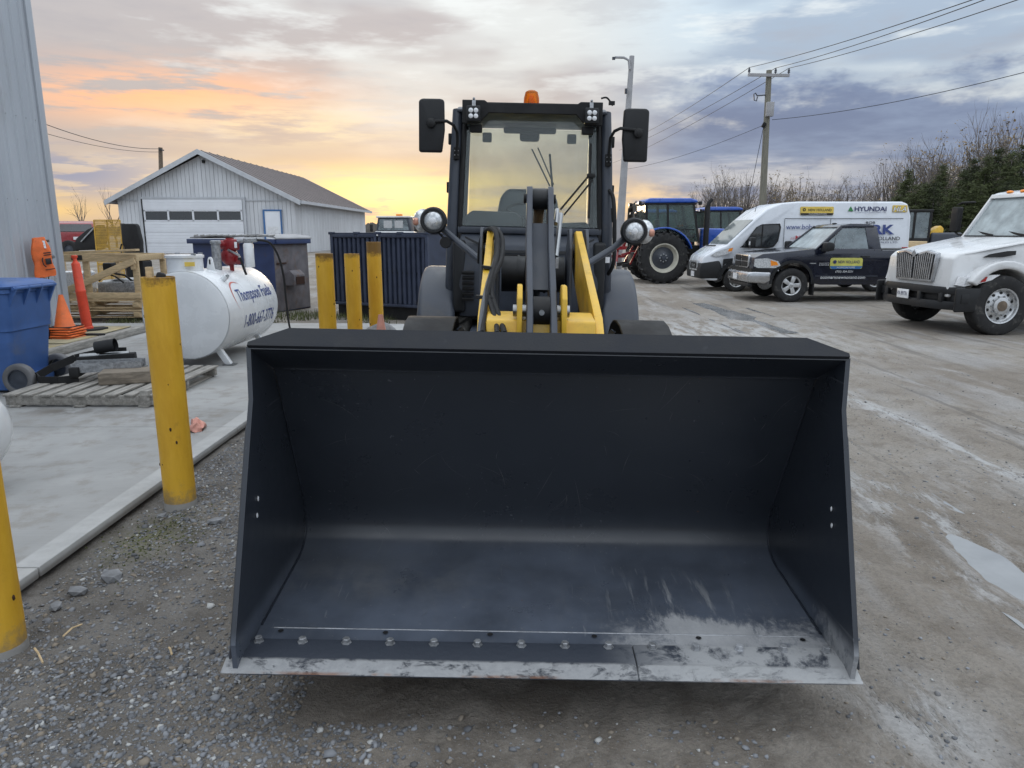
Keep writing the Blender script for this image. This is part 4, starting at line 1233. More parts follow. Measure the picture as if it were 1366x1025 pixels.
MB().box((CX, 7.12, 2.60), (.5, .06, .06)).build('sun_blind', 'slate_paint', cab, .02)
# rear wiper seen through the glass, front wiper
rwip = MB().box((CX, 7.18, 2.56), (.19, .06, .11)).build('rear_wiper_motor', 'black_plastic', cab, .03, 3)
A = at(703, 199, 7.17); B = at(728, 248, 7.17); MB().cyl(A, B, .008, n=6).build('wiper_arm', 'matte_black', rwip)
A = at(711, 197, 7.17); B = at(733, 246, 7.17); MB().cyl(A, B, .007, n=6).build('wiper_arm', 'matte_black', rwip)
MB().bar(at(727, 205, 7.18), at(732, 256, 7.18), .012, .02).build('wiper_blade', 'matte_black', rwip)
fw = part('front_wiper', cab)
MB().bar(at(781, 190, 6.29), at(780, 290, 6.25), .016, .02).build('wiper_blade', 'matte_black', fw)
MB().cyl(at(780, 232, 6.27), at(742, 279, 6.24), .009, n=6).build('wiper_arm', 'matte_black', fw)
MB().cyl(at(784, 239, 6.27), at(747, 286, 6.24), .008, n=6).build('wiper_arm', 'matte_black', fw)
MB().box(at(782, 233, 6.27), (.07, .03, .035)).build('wiper_head', 'matte_black', fw, .008)
# mirrors
for s in (-1, 1):
    mir = part('mirror', loader)
    c = at(568, 171, 6.1) if s < 0 else at(840, 178.5, 6.1)
    k = .02 * s
    sh = [(-.098, -.19), (.098, -.19), (.108, .05), (.098, .19), (-.098, .19), (-.092, -.05)]
    sh = [(-a if s > 0 else a, b) for a, b in ([(-.102, -.205), (.085, -.205), (.107, -.03), (.103, .20), (.07, .207), (-.075, .207), (-.10, .19)])]
    MB().prism([(c.x + a, c.z + b) for a, b in sh], c.y - .035, c.y + .035, 'Y', .018, 3).build('mirror_housing', 'black_plastic', mir, 0, smooth=50)
    MB().plate([(c.x - .085, c.y + .04, c.z - .18), (c.x + .085, c.y + .04, c.z - .18), (c.x + .085, c.y + .04, c.z + .18), (c.x - .085, c.y + .04, c.z + .18)], .006).build('mirror_glass', 'chrome', mir)
    if s < 0: pts = [at(602, 209, 6.27), at(603, 190, 6.25), at(602, 178, 6.2), at(597, 169, 6.12), at(588, 164, 6.06), at(562, 165, 6.04)]
    else: pts = [at(805, 214, 6.27), at(806, 195, 6.25), at(807, 182, 6.2), at(812, 173, 6.12), at(820, 169, 6.06), at(850, 172, 6.04)]
    MB().tube(pts, .013, 8).build('mirror_arm', 'matte_black', mir)
    kp = at(567, 167, 6.05) if s < 0 else at(844, 175, 6.05)
    MB().lathe([(.04, .0), (.036, -.02), (.018, -.03), (.001, -.03)], kp, 'Y', 16).build('mirror_knob', 'matte_black', mir)
    bp = pts[0]; MB().box((bp.x, bp.y + .02, bp.z + .015), (.05, .05, .10)).build('mirror_clamp', 'matte_black', mir, .006)
    for q in (-.02, .02):
        for zz in (0, .035): MB().ball((bp.x + q * .7, bp.y - .008, bp.z + zz), .006, 1).build('clamp_bolt', 'zinc', mir)
# headlights on stalks
for s in (-1, 1):
    hl = part('headlight', loader)
    c = at(573, 297, 5.66) if s < 0 else at(840, 306, 5.66)
    MB().lathe([(.001, .13), (.05, .125), (.095, .07), (.104, .0), (.102, -.04), (.092, -.055), (.076, -.055), (.074, -.03), (.001, -.03)], c, 'Y', 28, cap=False).build('lamp_housing', 'black_plastic', hl)
    MB().lathe([(.074, -.040), (.06, -.052), (.03, -.060), (.001, -.062)], c, 'Y', 28, cap=False).build('lens', 'lens_clear', hl)
    MB().lathe([(.024, -.060), (.016, -.064), (.001, -.065)], c, 'Y', 16, cap=False).build('bulb_cap', 'lens_white', hl)
    tsn = MB().ball((c.x + s * .085, c.y + .03, c.z - .003), .092, 3, (.85, .75, 1)).build('turn_signal', 'lens_clear', hl)
    MB().box((c.x + s * .135, c.y - .015, c.z - .01), (.05, .05, .06)).build('amber_lens', 'lens_pink', hl, .02, 3)
    e = at(640, 352, 5.45) if s < 0 else at(771, 356, 5.45)
    MB().tube([c + Vector((-s * .05, .06, -.05)), c + Vector((-s * .16, .03, -.14)), e], .026, 10).build('lamp_stalk', 'slate_paint', hl)
    if s < 0:
        hc = at(589, 326, 5.66)
        MB().lathe([(.042, -.012), (.045, 0), (.045, .03), (.02, .04), (.001, .04)], hc, 'Y', 20).build('horn', 'matte_black', hl)
        MB().bar(hc + Vector((0, .02, .02)), c + Vector((.02, .06, -.08)), .02, .008).build('horn_bracket', 'matte_black', hl)
# grab rails
hose([at(803, 250, 6.33), at(811, 258, 6.25), at(814, 280, 6.2), at(815, 320, 6.2), at(814, 350, 6.22), at(806, 366, 6.3)], .017, loader, 'matte_black', 'grab_rail', 10)
MB().box(at(812, 285, 6.3), (.05, .03, .12)).build('door_latch', 'matte_black', cab, .01)
MB().box(at(806, 345, 6.2), (.04, .006, .05)).build('decal', 'lens_white', cab)
ORG['on'] = False

# ------------------------------------------------------------------ yellow bollards
pbr('dark_rust', (.045, .018, .010), .85, 0, .3, 40)
def bollard_material():
    m = bpy.data.materials.new('bollard_paint'); m.use_nodes = True
    nt = m.node_tree; x = NX(nt); b = nt.nodes['Principled BSDF']
    tc = nt.nodes.new('ShaderNodeTexCoord').outputs['Object']
    X, Y, Z = x.xyz(tc)
    n = x.noise(tc, 4, 5, .65, 0, None, (1.5, 1.5, .35)); n2 = x.noise(tc, 22, 5, .7); n3 = x.noise(tc, 9, 6, .75, 0, (4, 2, 7))
    c = x.mix(x.step(n, .3, .7), (.60, .325, .018), (.74, .43, .035))
    c = x.mix(x.mul(x.step(n3, .60, .70), .35), c, (.42, .23, .03))
    c = x.mix(x.mul(x.step(n2, .68, .73), .85), c, (.07, .028, .012))
    c = x.mix(x.mul(x.step(x.add(Z, x.mul(x.sub(n3, .5), .25)), 1.40, 1.47), .8), c, (.075, .035, .018))
    c = x.mix(x.mul(x.step(x.add(Z, x.mul(x.sub(n3, .5), .40)), .20, .07), .75), c, (.20, .165, .12))
    x.put(b.inputs['Base Color'], c); x.put(b.inputs['Roughness'], x.step(n3, .3, .7, .38, .68))
    bn = nt.nodes.new('ShaderNodeBump'); bn.inputs['Distance'].default_value = .0015
    x.put(bn.inputs['Height'], x.add(n2, x.mul(n, .8))); nt.links.new(bn.outputs[0], b.inputs['Normal'])
    MATS['bollard_paint'] = m
bollard_material()
def bollard(X, Y, ht, rad, label, lean=(0, 0)):
    b = thing('bollard', label, 'bollard', (X, Y, -.05), 0, 'yellow pipe bollards along the slab')
    b.rotation_euler = (lean[0], lean[1], 0)
    z0 = .05
    MB().lathe([(rad, z0 + .01), (rad, ht + z0 - .004), (rad - .004, ht + z0), (rad - .010, ht + z0), (rad - .012, ht + z0 - .03), (.001, ht + z0 - .03)], axis='Z', n=36).build('pipe', 'bollard_paint', b, 0, smooth=40)
    MB().lathe([(rad + .004, 0), (rad + .003, z0 + .012), (rad + .0005, z0 + .028), (rad - .004, z0 + .028)], axis='Z', n=36, cap=False).build('foot', 'old_concrete', b)
    rg = random.Random(int(Y * 100))
    for k in range(9):
        a = rg.uniform(math.pi, 2 * math.pi); zz = rg.uniform(.2, ht - .05); s = rg.uniform(.003, .008)
        MB().ball((math.cos(a) * (rad - s * .2), math.sin(a) * (rad - s * .2), zz), s, 1, (1, 1, 1.9)).build('rust_chip', 'dark_rust', b)
    return b
bollard(-2.07, 2.60, 1.42, .092, 'chipped yellow pipe bollard at the corner of the slab next to the white gas tank')
bl = bollard(-2.06, 4.18, 1.40, .092, 'yellow pipe bollard standing in front of the fuel tank, rust around its top rim')
bollard(-1.985, 7.64, 1.435, .092, 'yellow pipe bollard nearest to the fuel tank, in the row of three')
bollard(-1.95, 8.80, 1.40, .092, 'yellow pipe bollard in the middle of the row of three')
bollard(-1.775, 9.30, 1.535, .092, 'tallest yellow pipe bollard of the row of three, beside the small cone')
# bolts and a wooden stub stick up out of the open pipe
tag(MB().lathe([(.022, 0), (.022, .10), (.001, .10)], (-2.105, 4.18, 1.355), 'Z', 10).build('wood_stub', 'new_wood', None),
    'short wood stub stuck in the open bollard top', 'wood stub')
o = MB().box((-2.045, 4.18, 1.39), (.05, .05, .07), (0, .3, .3)).build('black_rag', 'matte_black', None, .015, 2)
tag(o, 'bit of black rubber stuffed in the open bollard top', 'rag')

# ------------------------------------------------------------------ fuel tank
TC = Vector((-3.87, 8.42, .0)); TR = .525; TZ = .685; TL = 1.68
tank = thing('fuel_tank', 'white horizontal fuel tank on steel legs with a red pump on top', 'fuel tank', TC, R(-1.5))
m = MB().lathe([(.001, -.012), (TR * .6, -.010), (TR - .03, .0), (TR - .008, .010), (TR, .03), (TR, TL - .03), (TR - .01, TL), (.001, TL + .01)], (0, 0, TZ), 'Y', 56, cap=False)
shell = m.build('tank_shell', 'tank_white', tank, 0, smooth=30)
MB().lathe([(TR + .002, .012), (TR + .004, .018), (TR + .002, .028)], (0, 0, TZ), 'Y', 56, cap=False).build('end_weld', 'tank_white', shell)
MB().lathe([(.028, 0), (.028, -.03), (.02, -.035), (.001, -.035)], (-.10, -.005, TZ - .42), 'Y', 8).build('drain_plug', 'steel', tank)
mw = MB().lathe([(.205, TR - .06), (.205, TR + .145), (.222, TR + .146), (.222, TR + .175), (.20, TR + .182), (.001, TR + .186)], (-.09, .30, TZ), 'Z', 32).build('manway', 'tank_white', tank, 0, smooth=40)
MB().box((.06, .105, TZ + TR + .075), (.11, .03, .05), (0, 0, .35)).build('warning_label', 'sign_yellow', mw)
text('1267', 'letter_black', mw, (.025, .078, TZ + TR + .058), .075, .03, (R(90), 0, .35))
for a in (-.6, .9, 2.4): MB().box((-.09 + .2 * math.cos(a), .30 + .2 * math.sin(a), TZ + TR + .19), (.05, .03, .02)).build('manway_bolt', 'zinc', mw)
ll = part('lifting_lug', tank)
MB().prism([(.10, TR - .05), (.22, TR - .05), (.195, TR + .12), (.18, TR + .145), (.15, TR + .145), (.135, TR + .12)], .53, .555, 'Y', .006, 2, warp=lambda c: (c.x - .05, c.y, c.z + TZ)).build('lug_plate', 'tank_white', ll)
MB().box((.112, .525, TZ + TR + .085), (.018, .006, .06)).build('lug_hole', 'matte_black', ll, .003)
MB().lathe([(.055, TR - .02), (.055, TR + .30), (.066, TR + .30), (.066, TR + .335), (.05, TR + .345), (.001, TR + .345)], (.11, .74, TZ), 'Z', 24).build('vent_pipe', 'zinc', tank)
cp = MB().cyl((.33, .34, TZ + .40), (.40, .32, TZ + .45), .035, n=14).build('fill_cap', 'tank_white', tank)
MB().cyl((.39, .32, TZ + .445), (.42, .31, TZ + .45), .02, n=8).build('cap_plug', 'steel', cp)
pump = part('fuel_pump', tank, (.22, .96, TZ + TR - .05))
def pl(m, name, mat, bevel=.008): return m.build(name, mat, pump, bevel)
pl(MB().cyl((-.02, 0, -.06), (-.02, 0, .10), .032, n=14), 'riser_pipe', 'pump_red', 0)
pl(MB().ball((-.04, 0, .22), .135, 3, (1.0, .8, 1.05)), 'pump_body', 'pump_red', 0)
pl(MB().box((.0, 0, .40), (.20, .16, .17)), 'motor', 'pump_red', .03)
pl(MB().cyl((-.06, -.02, .40), (-.15, -.02, .40), .07, n=20), 'motor_cap', 'pump_red', 0)
pl(MB().cyl((.08, 0, .20), (.12, -.06, .14), .05, n=14), 'outlet', 'pump_red', 0)
pl(MB().cyl((-.02, .0, .48), (-.02, 0, .505), .06, n=16), 'top_cap', 'pump_red', 0)
pl(MB().lathe([(.075, .0), (.078, .01), (.078, .34), (.06, .37), (.001, .37)], (.26, 0, .06), 'Z', 24), 'filter_canister', 'tank_white', 0)
pl(MB().lathe([(.05, .0), (.07, .02), (.07, .06), (.04, .08), (.001, .08)], (.26, 0, .43), 'Z', 16), 'filter_head', 'zinc', 0)
pl(MB().cyl((.08, 0, .45), (.24, 0, .465), .03, n=10), 'nipple', 'zinc', 0)
pl(MB().cyl((.28, 0, .465), (.40, 0, .475), .035, n=10), 'elbow', 'steel', 0)
pl(MB().box((.10, -.085, .40), (.04, .01, .09)), 'rating_plate', 'lens_white', .002)
pump.scale = (.84, .84, .84)
hose([(.38, 0, .475), (.50, .25, .43), (.50, .62, .20), (.46, .92, -.15), (.44, 1.02, -.55), (.48, 1.02, -1.05), (.70, .80, -1.275), (1.05, .30, -1.285), (1.25, -.1, -1.285)], .018, pump, 'black_rubber', 'fuel_hose', 8)
hose([(.10, -.05, .15), (.16, -.10, .20), (.20, -.10, .06), (.22, -.06, -.05)], .018, pump, 'black_rubber', 'nozzle_hose', 8)
pl(MB().bar((-.02, -.10, .33), (.16, -.11, .24), .02, .03), 'lever', 'steel', .004)
pl(MB().bar((.14, -.10, .25), (.22, -.09, .02), .025, .03), 'nozzle', 'steel', .006)
for yy in (.20, 1.45):
    lg = part('leg_frame', tank)
    for s in (-1, 1):
        MB().bar((s * .40, yy, SLAB_Z), (s * .27, yy, TZ - .42), .07, .07, (0, 1, 0)).build('leg', 'tank_white', lg, .006)
        MB().box((s * .40, yy, SLAB_Z + .008), (.14, .12, .014)).build('foot', 'steel', lg)
# lettering wrapped round the tank side
def wrap_tank(y0, ang0, off=.003):
    def f(u, v, w):
        a = ang0 + v / TR
        return (math.cos(a) * (TR + off), y0 + u, TZ + math.sin(a) * (TR + off))
    return f
text('Thompson Fuels', 'letter_blue', shell, None, 1.10, .21, None, bold=.012, wrap=wrap_tank(.38, R(9)))
text('1-800-667-3776', 'letter_blue', shell, None, 1.0, .17, None, bold=.006, wrap=wrap_tank(.50, R(-23)))
m = MB(); A = []; N_ = 26
for i in range(N_ + 1):
    t = i / N_; a = R(60) + R(165) * t
    w_ = .022 * math.sin(math.pi * min(1, t * 1.1 + .03)) + .003
    row = []
    for r_ in (.0, w_):
        u = .50 + (.22 + r_) * math.cos(a) * 1.0; v = .16 + (.20 + r_) * math.sin(a)
        aa = R(9) + v * 1.0 / TR - .10
        row.append(m._v((math.cos(aa) * (TR + .003), u, TZ + math.sin(aa) * (TR + .003))))
    A.append(row)
for p, q in zip(A, A[1:]): m._f([p[0], p[1], q[1], q[0]])
pbr('swoosh_red', (.55, .16, .13), .5)
m.build('swoosh', 'swoosh_red', shell)

# ------------------------------------------------------------------ propane tank at the picture edge
gt = thing('gas_tank', 'white rounded gas tank standing on the concrete behind the corner bollard', 'gas tank', (-3.09, 4.15, SLAB_Z - .04))
prof = [(.001, 0)] + [(.27 * math.sin(t), .20 * (1 - math.cos(t))) for t in [i * math.pi / 2 / 8 for i in range(1, 9)]] + [(.27, 1.1)] + [(.27 * math.cos(t), 1.1 + .2 * math.sin(t)) for t in [i * math.pi / 2 / 8 for i in range(1, 9)]]
MB().lathe([(r_, -h_) for r_, h_ in prof], (0, 0, .45), 'X', 40, cap=False).build('tank_shell', 'tank_white', gt, 0, smooth=40)
for xx in (-.3, -1.0):
    MB().prism([(-.22, .04), (.22, .04), (.17, .24), (-.17, .24)], xx - .02, xx + .02, 'X').build('saddle_foot', 'tank_white', gt)
MB().lathe([(.09, .28), (.09, .40), (.10, .41), (.001, .42)], (-.65, 0, .44), 'Z', 20).build('valve_hood', 'tank_white', gt)

# ------------------------------------------------------------------ wheelie bin
pbr('grey_plastic', (.14, .14, .145), .6, 0, .15, 10, .0005, 60, .4, dirt=(.25, .24, .22), dirt_amt=.3, dirt_scale=6)
bn_ = thing('wheelie_bin', 'dusty blue plastic wheelie bin with two big wheels by the wall', 'bin', (-5.29, 7.30, SLAB_Z))
body = MB()
def bin_ring(z, hx, hy, r=.06, n=5, dx=0):
    P = []
    for cx_, cy_, a0 in ((hx - r, hy - r, 0), (-hx + r, hy - r, 90), (-hx + r, -hy + r, 180), (hx - r, -hy + r, 270)):
        for k in range(n):
            a = R(a0 + 90 * k / (n - 1)); P.append((cx_ + r * math.cos(a) + dx, cy_ + r * math.sin(a), z))
    return P
def loft(m, rings, cap=True):
    V = [[m._v(p) for p in r_] for r_ in rings]; n = len(V[0])
    for A_, B_ in zip(V, V[1:]):
        for j in range(n): m._f([A_[j], A_[(j + 1) % n], B_[(j + 1) % n], B_[j]])
    if cap: m._f(V[0][::-1]); m._f(V[-1])
    return m
loft(body, [bin_ring(.03, .27, .27), bin_ring(.10, .285, .285), bin_ring(.62, .335, .325), bin_ring(.635, .35, .34), bin_ring(.68, .35, .34), bin_ring(.70, .355, .345), bin_ring(1.00, .375, .365), bin_ring(1.01, .395, .385), bin_ring(1.05, .395, .385)])
body.build('bin_body', 'bin_blue', bn_, 0, smooth=35)
lid = MB(); loft(lid, [bin_ring(1.055, .41, .40, dx=-.005), bin_ring(1.075, .42, .41, dx=-.005), bin_ring(1.10, .40, .39, dx=-.005), bin_ring(1.125, .30, .30, dx=-.005)])
ld = lid.build('lid', 'bin_blue', bn_, 0, smooth=35)
MB().cyl((.43, -.33, 1.055), (.43, .33, 1.055), .018, n=10).build('handle_bar', 'bin_blue', bn_)
for yy in (-.30, -.1, .1, .30):
    MB().prism([(.36, .86), (.37, 1.05), (.445, 1.07), (.445, 1.04)], yy - .012, yy + .012, 'Y').build('handle_gusset', 'bin_blue', bn_)
for s in (-1, 1):
    make_wheel(bn_, (.36, s * .31, .155), .155, .085, .10, s, 'plain', 'grey_plastic', 'slate_paint', 0, 28)
MB().cyl((.36, -.3, .155), (.36, .3, .155), .014, n=8).build('axle', 'steel', bn_)
MB().box((.28, 0, .12), (.14, .5, .10)).build('axle_block', 'bin_blue', bn_, .01)

# ------------------------------------------------------------------ step along the shed with plywood sheets
st = thing('low_platform', 'low concrete step along the shed wall with a timber edge', 'platform', (-6.8, 10.2, SLAB_Z))
MB().box((-.02, .0, .045), (1.46, 3.0, .09)).build('step_block', 'old_concrete', st, .006)
MB().box((.78, .0, .055), (.12, 3.06, .105)).build('timber_edge', 'grey_wood', st, .01)
for i, (cy_, w_, rz) in enumerate(((-1.02, .85, .02), (-.1, .82, -.03), (.85, .85, .02))):
    o = MB().box((0, 0, 0), (1.0 - .1 * i, w_, .012)).build('plywood_sheet', 'plywood', None, .002)
    o.location = (-6.56, 10.2 + cy_, SLAB_Z + .097 + .004 * i); o.rotation_euler = (0, 0, rz)
    tag(o, ['yellowish plywood sheet on the step closest to the pallet', 'stained plywood sheet in the middle of the step', 'grey plywood sheet on the step beside the post base'][i], 'plywood sheet', 'plywood sheets on the step')
PZ = SLAB_Z + .09

# ------------------------------------------------------------------ traffic cones
def cone(name, loc, hh, mat, label, bases=1, rot=(0, 0, 0), group=None):
    c = thing(name, label, 'traffic cone', loc, 0, group); c.rotation_euler = rot
    rg = random.Random(3)
    for i in range(bases):
        b = MB().prism([(-.19, -.19), (.19, -.19), (.19, .19), (-.19, .19)], i * .036, i * .036 + .026, 'Z', .012, 2).build('cone_base', mat, c)
        b.rotation_euler = (0, 0, rg.uniform(-.2, .2)); b.location = (rg.uniform(-.012, .012), rg.uniform(-.012, .012), 0)
        if bases > 1: MB().prism([(-.175, -.175), (.175, -.175), (.175, .175), (-.175, .175)], i * .036 + .027, i * .036 + .034, 'Z').build('cone_gap', 'black_rubber', c)
    z0 = bases * .036 - .01
    MB().lathe([(.145, z0), (.128, z0 + .02), (.028, z0 + hh), (.024, z0 + hh), (.022, z0 + hh - .02)], axis='Z', n=32, cap=False).build('cone_body', mat, c, 0, smooth=40)
    return c
p = gp(91, 455, PZ)
cone('traffic_cone', (-6.47, 10.25, PZ), .46, 'orange_plastic', 'stack of orange traffic cones standing against the shed corner', 5)
cone('traffic_cone', (-1.58, 8.55, 0.0), .66, 'faded_pink', 'small faded pink traffic cone beside the tallest bollard', 1)
rag = MB().ball((0, 0, 0), 1.0, 3).build('pink_rag', 'faded_pink', None, 0, smooth=60,
    warp=lambda c: (c.x * .06 + .015 * math.sin(c.z * 5 + c.y * 3), c.y * .11 + .015 * math.sin(c.x * 6), max(0, c.z + .25) * .055 * (1 + .45 * math.sin(c.y * 6 + c.x * 2))))
rag.location = (-2.60, 5.68, SLAB_Z + .002); rag.rotation_euler = (0, 0, R(15))
tag(rag, 'faded pink rag lying on the slab behind the rusty topped bollard', 'rag')
bo = MB().ball((0, 0, 0), .30, 3).build('boulder', 'stone', None, 0, smooth=40, warp=lambda c: (c.x * 1.0 + .02 * math.sin(c.z * 20), c.y * .8, c.z * (1.1 + .1 * math.sin(c.x * 9))))
bo.location = (-1.68, 9.0, .20); tag(bo, 'rounded pale boulder at the foot of the tallest bollard', 'boulder')

# orange red delineator post
dl_ = thing('delineator_post', 'red orange plastic delineator post on a black rubber base', 'post', (-6.62, 11.05, PZ))
MB().prism([(-.26, -.12), (-.12, -.24), (.12, -.24), (.26, -.12), (.26, .12), (.12, .24), (-.12, .24), (-.26, .12)], .0, .035, 'Z', .01, 1).build('rubber_base', 'black_rubber', dl_)
MB().lathe([(.085, .03), (.085, .06), (.075, .07), (.070, .60), (.074, .61), (.074, .63), (.066, .64), (.060, 1.03), (.052, 1.05), (.030, 1.07), (.026, 1.11), (.044, 1.13), (.046, 1.155), (.03, 1.165), (.001, 1.165)], axis='Z', n=28).build('post_body', 'red_plastic', dl_, 0, smooth=40)
dl_.rotation_euler = (0, R(-3.5), 0)
o = MB().prism([(-.14, -.05), (.10, -.05), (.14, .0), (.10, .05), (-.14, .05)], 0, .03, 'Z', .006, 1).build('rubber_offcut', 'black_rubber', None)
o.location = (-6.15, 10.45, PZ + .012); tag(o, 'small black rubber offcut lying in front of the delineator base', 'rubber piece')

# black pail with a smaller tub
pail = thing('black_pail', 'black plastic pail between the blue bin and the cone stack', 'pail', (-6.72, 10.02, PZ))
MB().lathe([(.13, .0), (.155, .34), (.165, .34), (.165, .36), (.155, .36), (.150, .05), (.001, .05)], axis='Z', n=28, cap=False).build('pail_body', 'black_plastic', pail)
for zz in (.28, .30): MB().lathe([(.154, zz), (.166, zz + .005), (.154, zz + .01)], axis='Z', n=28, cap=False).build('rib', 'black_plastic', pail)
MB().lathe([(.133, .08), (.147, .23), (.149, .23), (.136, .08)], axis='Z', n=28, cap=False).build('paper_label', 'lens_white', pail)

# orange windsock-like bag hung on the wall tap
bag = thing('orange_bag', 'crumpled orange plastic bag with black print hung on the shed wall', 'bag', (-7.44, 11.42, 1.27))
rg = random.Random(5)
NB = 14
rings = []
for i in range(NB):
    t = i / (NB - 1); z = .46 - t * .92
    hw = .10 + .055 * min(1, t * 2.2) + .01 * math.sin(t * 9); dp = .035 + .035 * math.sin(math.pi * min(1, t + .1))
    rings.append([(.05 + dp * math.cos(2 * math.pi * k / 18) * (1 + .25 * math.sin(k * 3 + t * 7)), hw * math.sin(2 * math.pi * k / 18) + .012 * math.sin(t * 11 + k) + t * -.02, z + .012 * math.sin(k * 2.1)) for k in range(18)])
mb = MB(); loft(mb, rings); bb = mb.build('bag_body', 'orange_plastic', bag, 0, smooth=60)
MB().plate([(.105, -.05, .40), (.105, .06, .38), (.115, .05, .20), (.115, -.03, .24)], .004).build('clear_window', 'lens_clear', bb)
for k, zz in enumerate((.10, .05)): MB().box((.125, .04, zz), (.006, .12, .022)).build('print_bar', 'letter_black', bb)
MB().box((.13, .03, -.10), (.006, .09, .14), (0, 0, 0)).build('print_block', 'letter_black', bb, .02)
MB().tube([(.13, -.045, .0), (.133, -.065, -.05), (.135, -.06, -.16), (.135, -.03, -.22)], .010, 6).build('print_arc', 'letter_black', bb)
MB().box((.13, .03, -.29), (.006, .15, .02)).build('print_bar', 'letter_black', bb)
bag.rotation_euler = (R(6), 0, R(-25)); bag.scale = (.9, 1.0, .66)
tap = thing('wall_tap', 'old brass tap and pipe fixed to the shed corner beside the orange bag', 'tap', (-7.56, 11.62, 0))
MB().tube([(.0, 0, .16), (.0, 0, 1.42), (.03, .0, 1.50)], .018, 8).build('pipe', 'zinc', tap)
MB().cyl((.0, -.02, 1.52), (.16, -.02, 1.52), .022, n=10).build('tap_spout', 'dark_wood', tap)
MB().box((.05, -.02, 1.27), (.10, .07, .10)).build('valve', 'steel', tap, .02)
MB().cyl((.10, -.02, 1.27), (.22, -.04, 1.27), .025, n=10).build('valve_outlet', 'steel', tap)
MB().tube([(.12, -.03, 1.25), (.14, -.06, 1.1), (.10, -.05, .95), (.08, -.04, .6)], .008, 6).build('cord', 'black_rubber', tap)
MB().cyl((-.0, -.35, .16), (-.0, -.35, .95), .016, n=8).build('conduit', 'zinc', tap)

# ------------------------------------------------------------------ pallet with scrap
pal = thing('wooden_pallet', 'grey weathered wooden pallet loaded with scrap steel and a wood block', 'pallet', (-4.02, 7.17, SLAB_Z), R(0))
PW, PD = 1.38, 1.50
for yy in (-.70, 0, .70):
    MB().box((0, yy, .062), (PW, .05, .085)).build('stringer', 'grey_wood', pal, .004)
nb = 9
for i in range(nb):
    xx = -PW / 2 + .06 + i * (PW - .12) / (nb - 1)
    MB().box((xx, (.006 if i % 2 else -.004), .115 + (.002 if i % 3 == 0 else 0)), (.105 if i % 4 else .125, PD, .02), (0, 0, rnd.uniform(-.012, .012))).build('slat', 'grey_wood', pal, .003)
for xx in (-.6, 0, .6): MB().box((xx, 0, .012), (.10, PD, .018)).build('bottom_slat', 'grey_wood', pal, .003)
MB().box((.62, -.70, .09), (.09, .10, .14)).build('corner_block', 'grey_wood', pal, .006)
pbr('block_wood', (.23, .195, .155), .85, 0, .3, 8, .003, 40, .3, scl=(1, 5, 5))
TZ2 = SLAB_Z + .128
o = MB().box((0, 0, .06), (.46, .28, .12)).build('wood_block', 'block_wood', None, .012, 2); o.location = (-3.86, 7.0, TZ2); o.rotation_euler = (0, 0, R(18))
tag(o, 'dark weathered wood block lying on the pallet', 'wood block')
hit = thing('scrap_bracket', 'black and zinc steel bracket with a bent flat strap lying on the pallet', 'bracket', (-4.12, 7.12, TZ2), R(14))
for yy, zz in ((-.05, .09), (.07, .10)):
    MB().prism([(-.04, 0), (.04, 0), (.04, .09), (.03, .09), (.03, .01), (-.03, .01), (-.03, .09), (-.04, .09)], -.30, .34, 'X', warp=lambda c, yy=yy, zz=zz: (c.x, c.y * .8 + yy, c.z + zz)).build('steel_channel', 'zinc', hit)
MB().box((-.27, -.02, .10), (.09, .20, .10)).build('end_plate', 'matte_black', hit, .01)
band = [(-.25, -.06, .03), (-.42, -.10, .025), (-.60, -.05, .03), (-.66, .06, .05), (-.56, .17, .11), (-.36, .26, .19), (-.1, .30, .24), (.12, .30, .24)]
m = MB()
for a, b in zip(band, band[1:]): m.bar(a, b, .014, .075)
m.build('bent_strap', 'matte_black', hit)
MB().box((-.05, .22, .17), (.55, .10, .10), (0, -.05, 0)).build('black_beam', 'matte_black', hit, .012)
MB().cyl((-.13, .18, .30), (.06, .16, .33), .065, n=22, cap=False).build('pipe_stub', 'black_plastic', hit)
MB().cyl((-.30, .22, .21), (.16, .24, .22), .028, n=14).build('steel_pin', 'steel', hit)

# ------------------------------------------------------------------ dumpster
du = thing('dumpster', 'blue steel dumpster with a warped grey lid and rusty pale side', 'dumpster', (-4.93, 14.95, .0), R(-20))
DW, DD, DH = 2.1, 1.15, 1.50
MB().prism([(-DW, 0), (0, 0), (0, DH), (-DW, DH)], .0, DD, 'Y', .01, 1).build('box', 'dumpster_blue', du)
MB().box((.010, DD / 2, DH / 2), (.02, DD - .02, DH - .06)).build('side_sheet', 'dumpster_side', du, .003)
m = MB(); m.box((-DW / 2, -.03, DH - .03), (DW + .16, .09, .10)); m.box((.06, DD / 2, DH - .03), (.10, DD + .02, .10))
m.build('rim', 'dumpster_blue', du, .008)
MB().box((-DW / 2, DD / 2, .03), (DW, DD + .02, .06)).build('skid', 'dark_rust', du)
lidp = [(-DW - .02, DH + .03), (-1.5, DH + .075), (-.9, DH + .06), (-.35, DH + .085), (.02, DH + .05), (.12, DH + .02), (.12, DH + .045), (.02, DH + .09), (-.35, DH + .12), (-.9, DH + .095), (-1.5, DH + .11), (-DW - .02, DH + .06)]
ld = MB().prism(lidp, -.03, DD + .02, 'Y').build('lid', 'pole_concrete', du, 0)
for k in range(13):
    xx = -DW + .1 + k * .165
    MB().bar((xx, -.036, DH + .085), (xx + .12, -.036, DH + .10), .012, .03).build('lid_rib', 'concrete', ld)
pk = MB().prism([(0.05, .55), (.30, .55), (.30, .78), (.18, .88), (.05, .80)], .25, .62, 'Y', .012, 1).build('fork_pocket', 'dumpster_side', du)
MB().box((.304, .435, .66), (.02, .28, .16)).build('pocket_mouth', 'dark_rust', pk)
MB().box((.03, .2, 1.02), (.03, .3, .03)).build('side_bar', 'dark_rust', du)

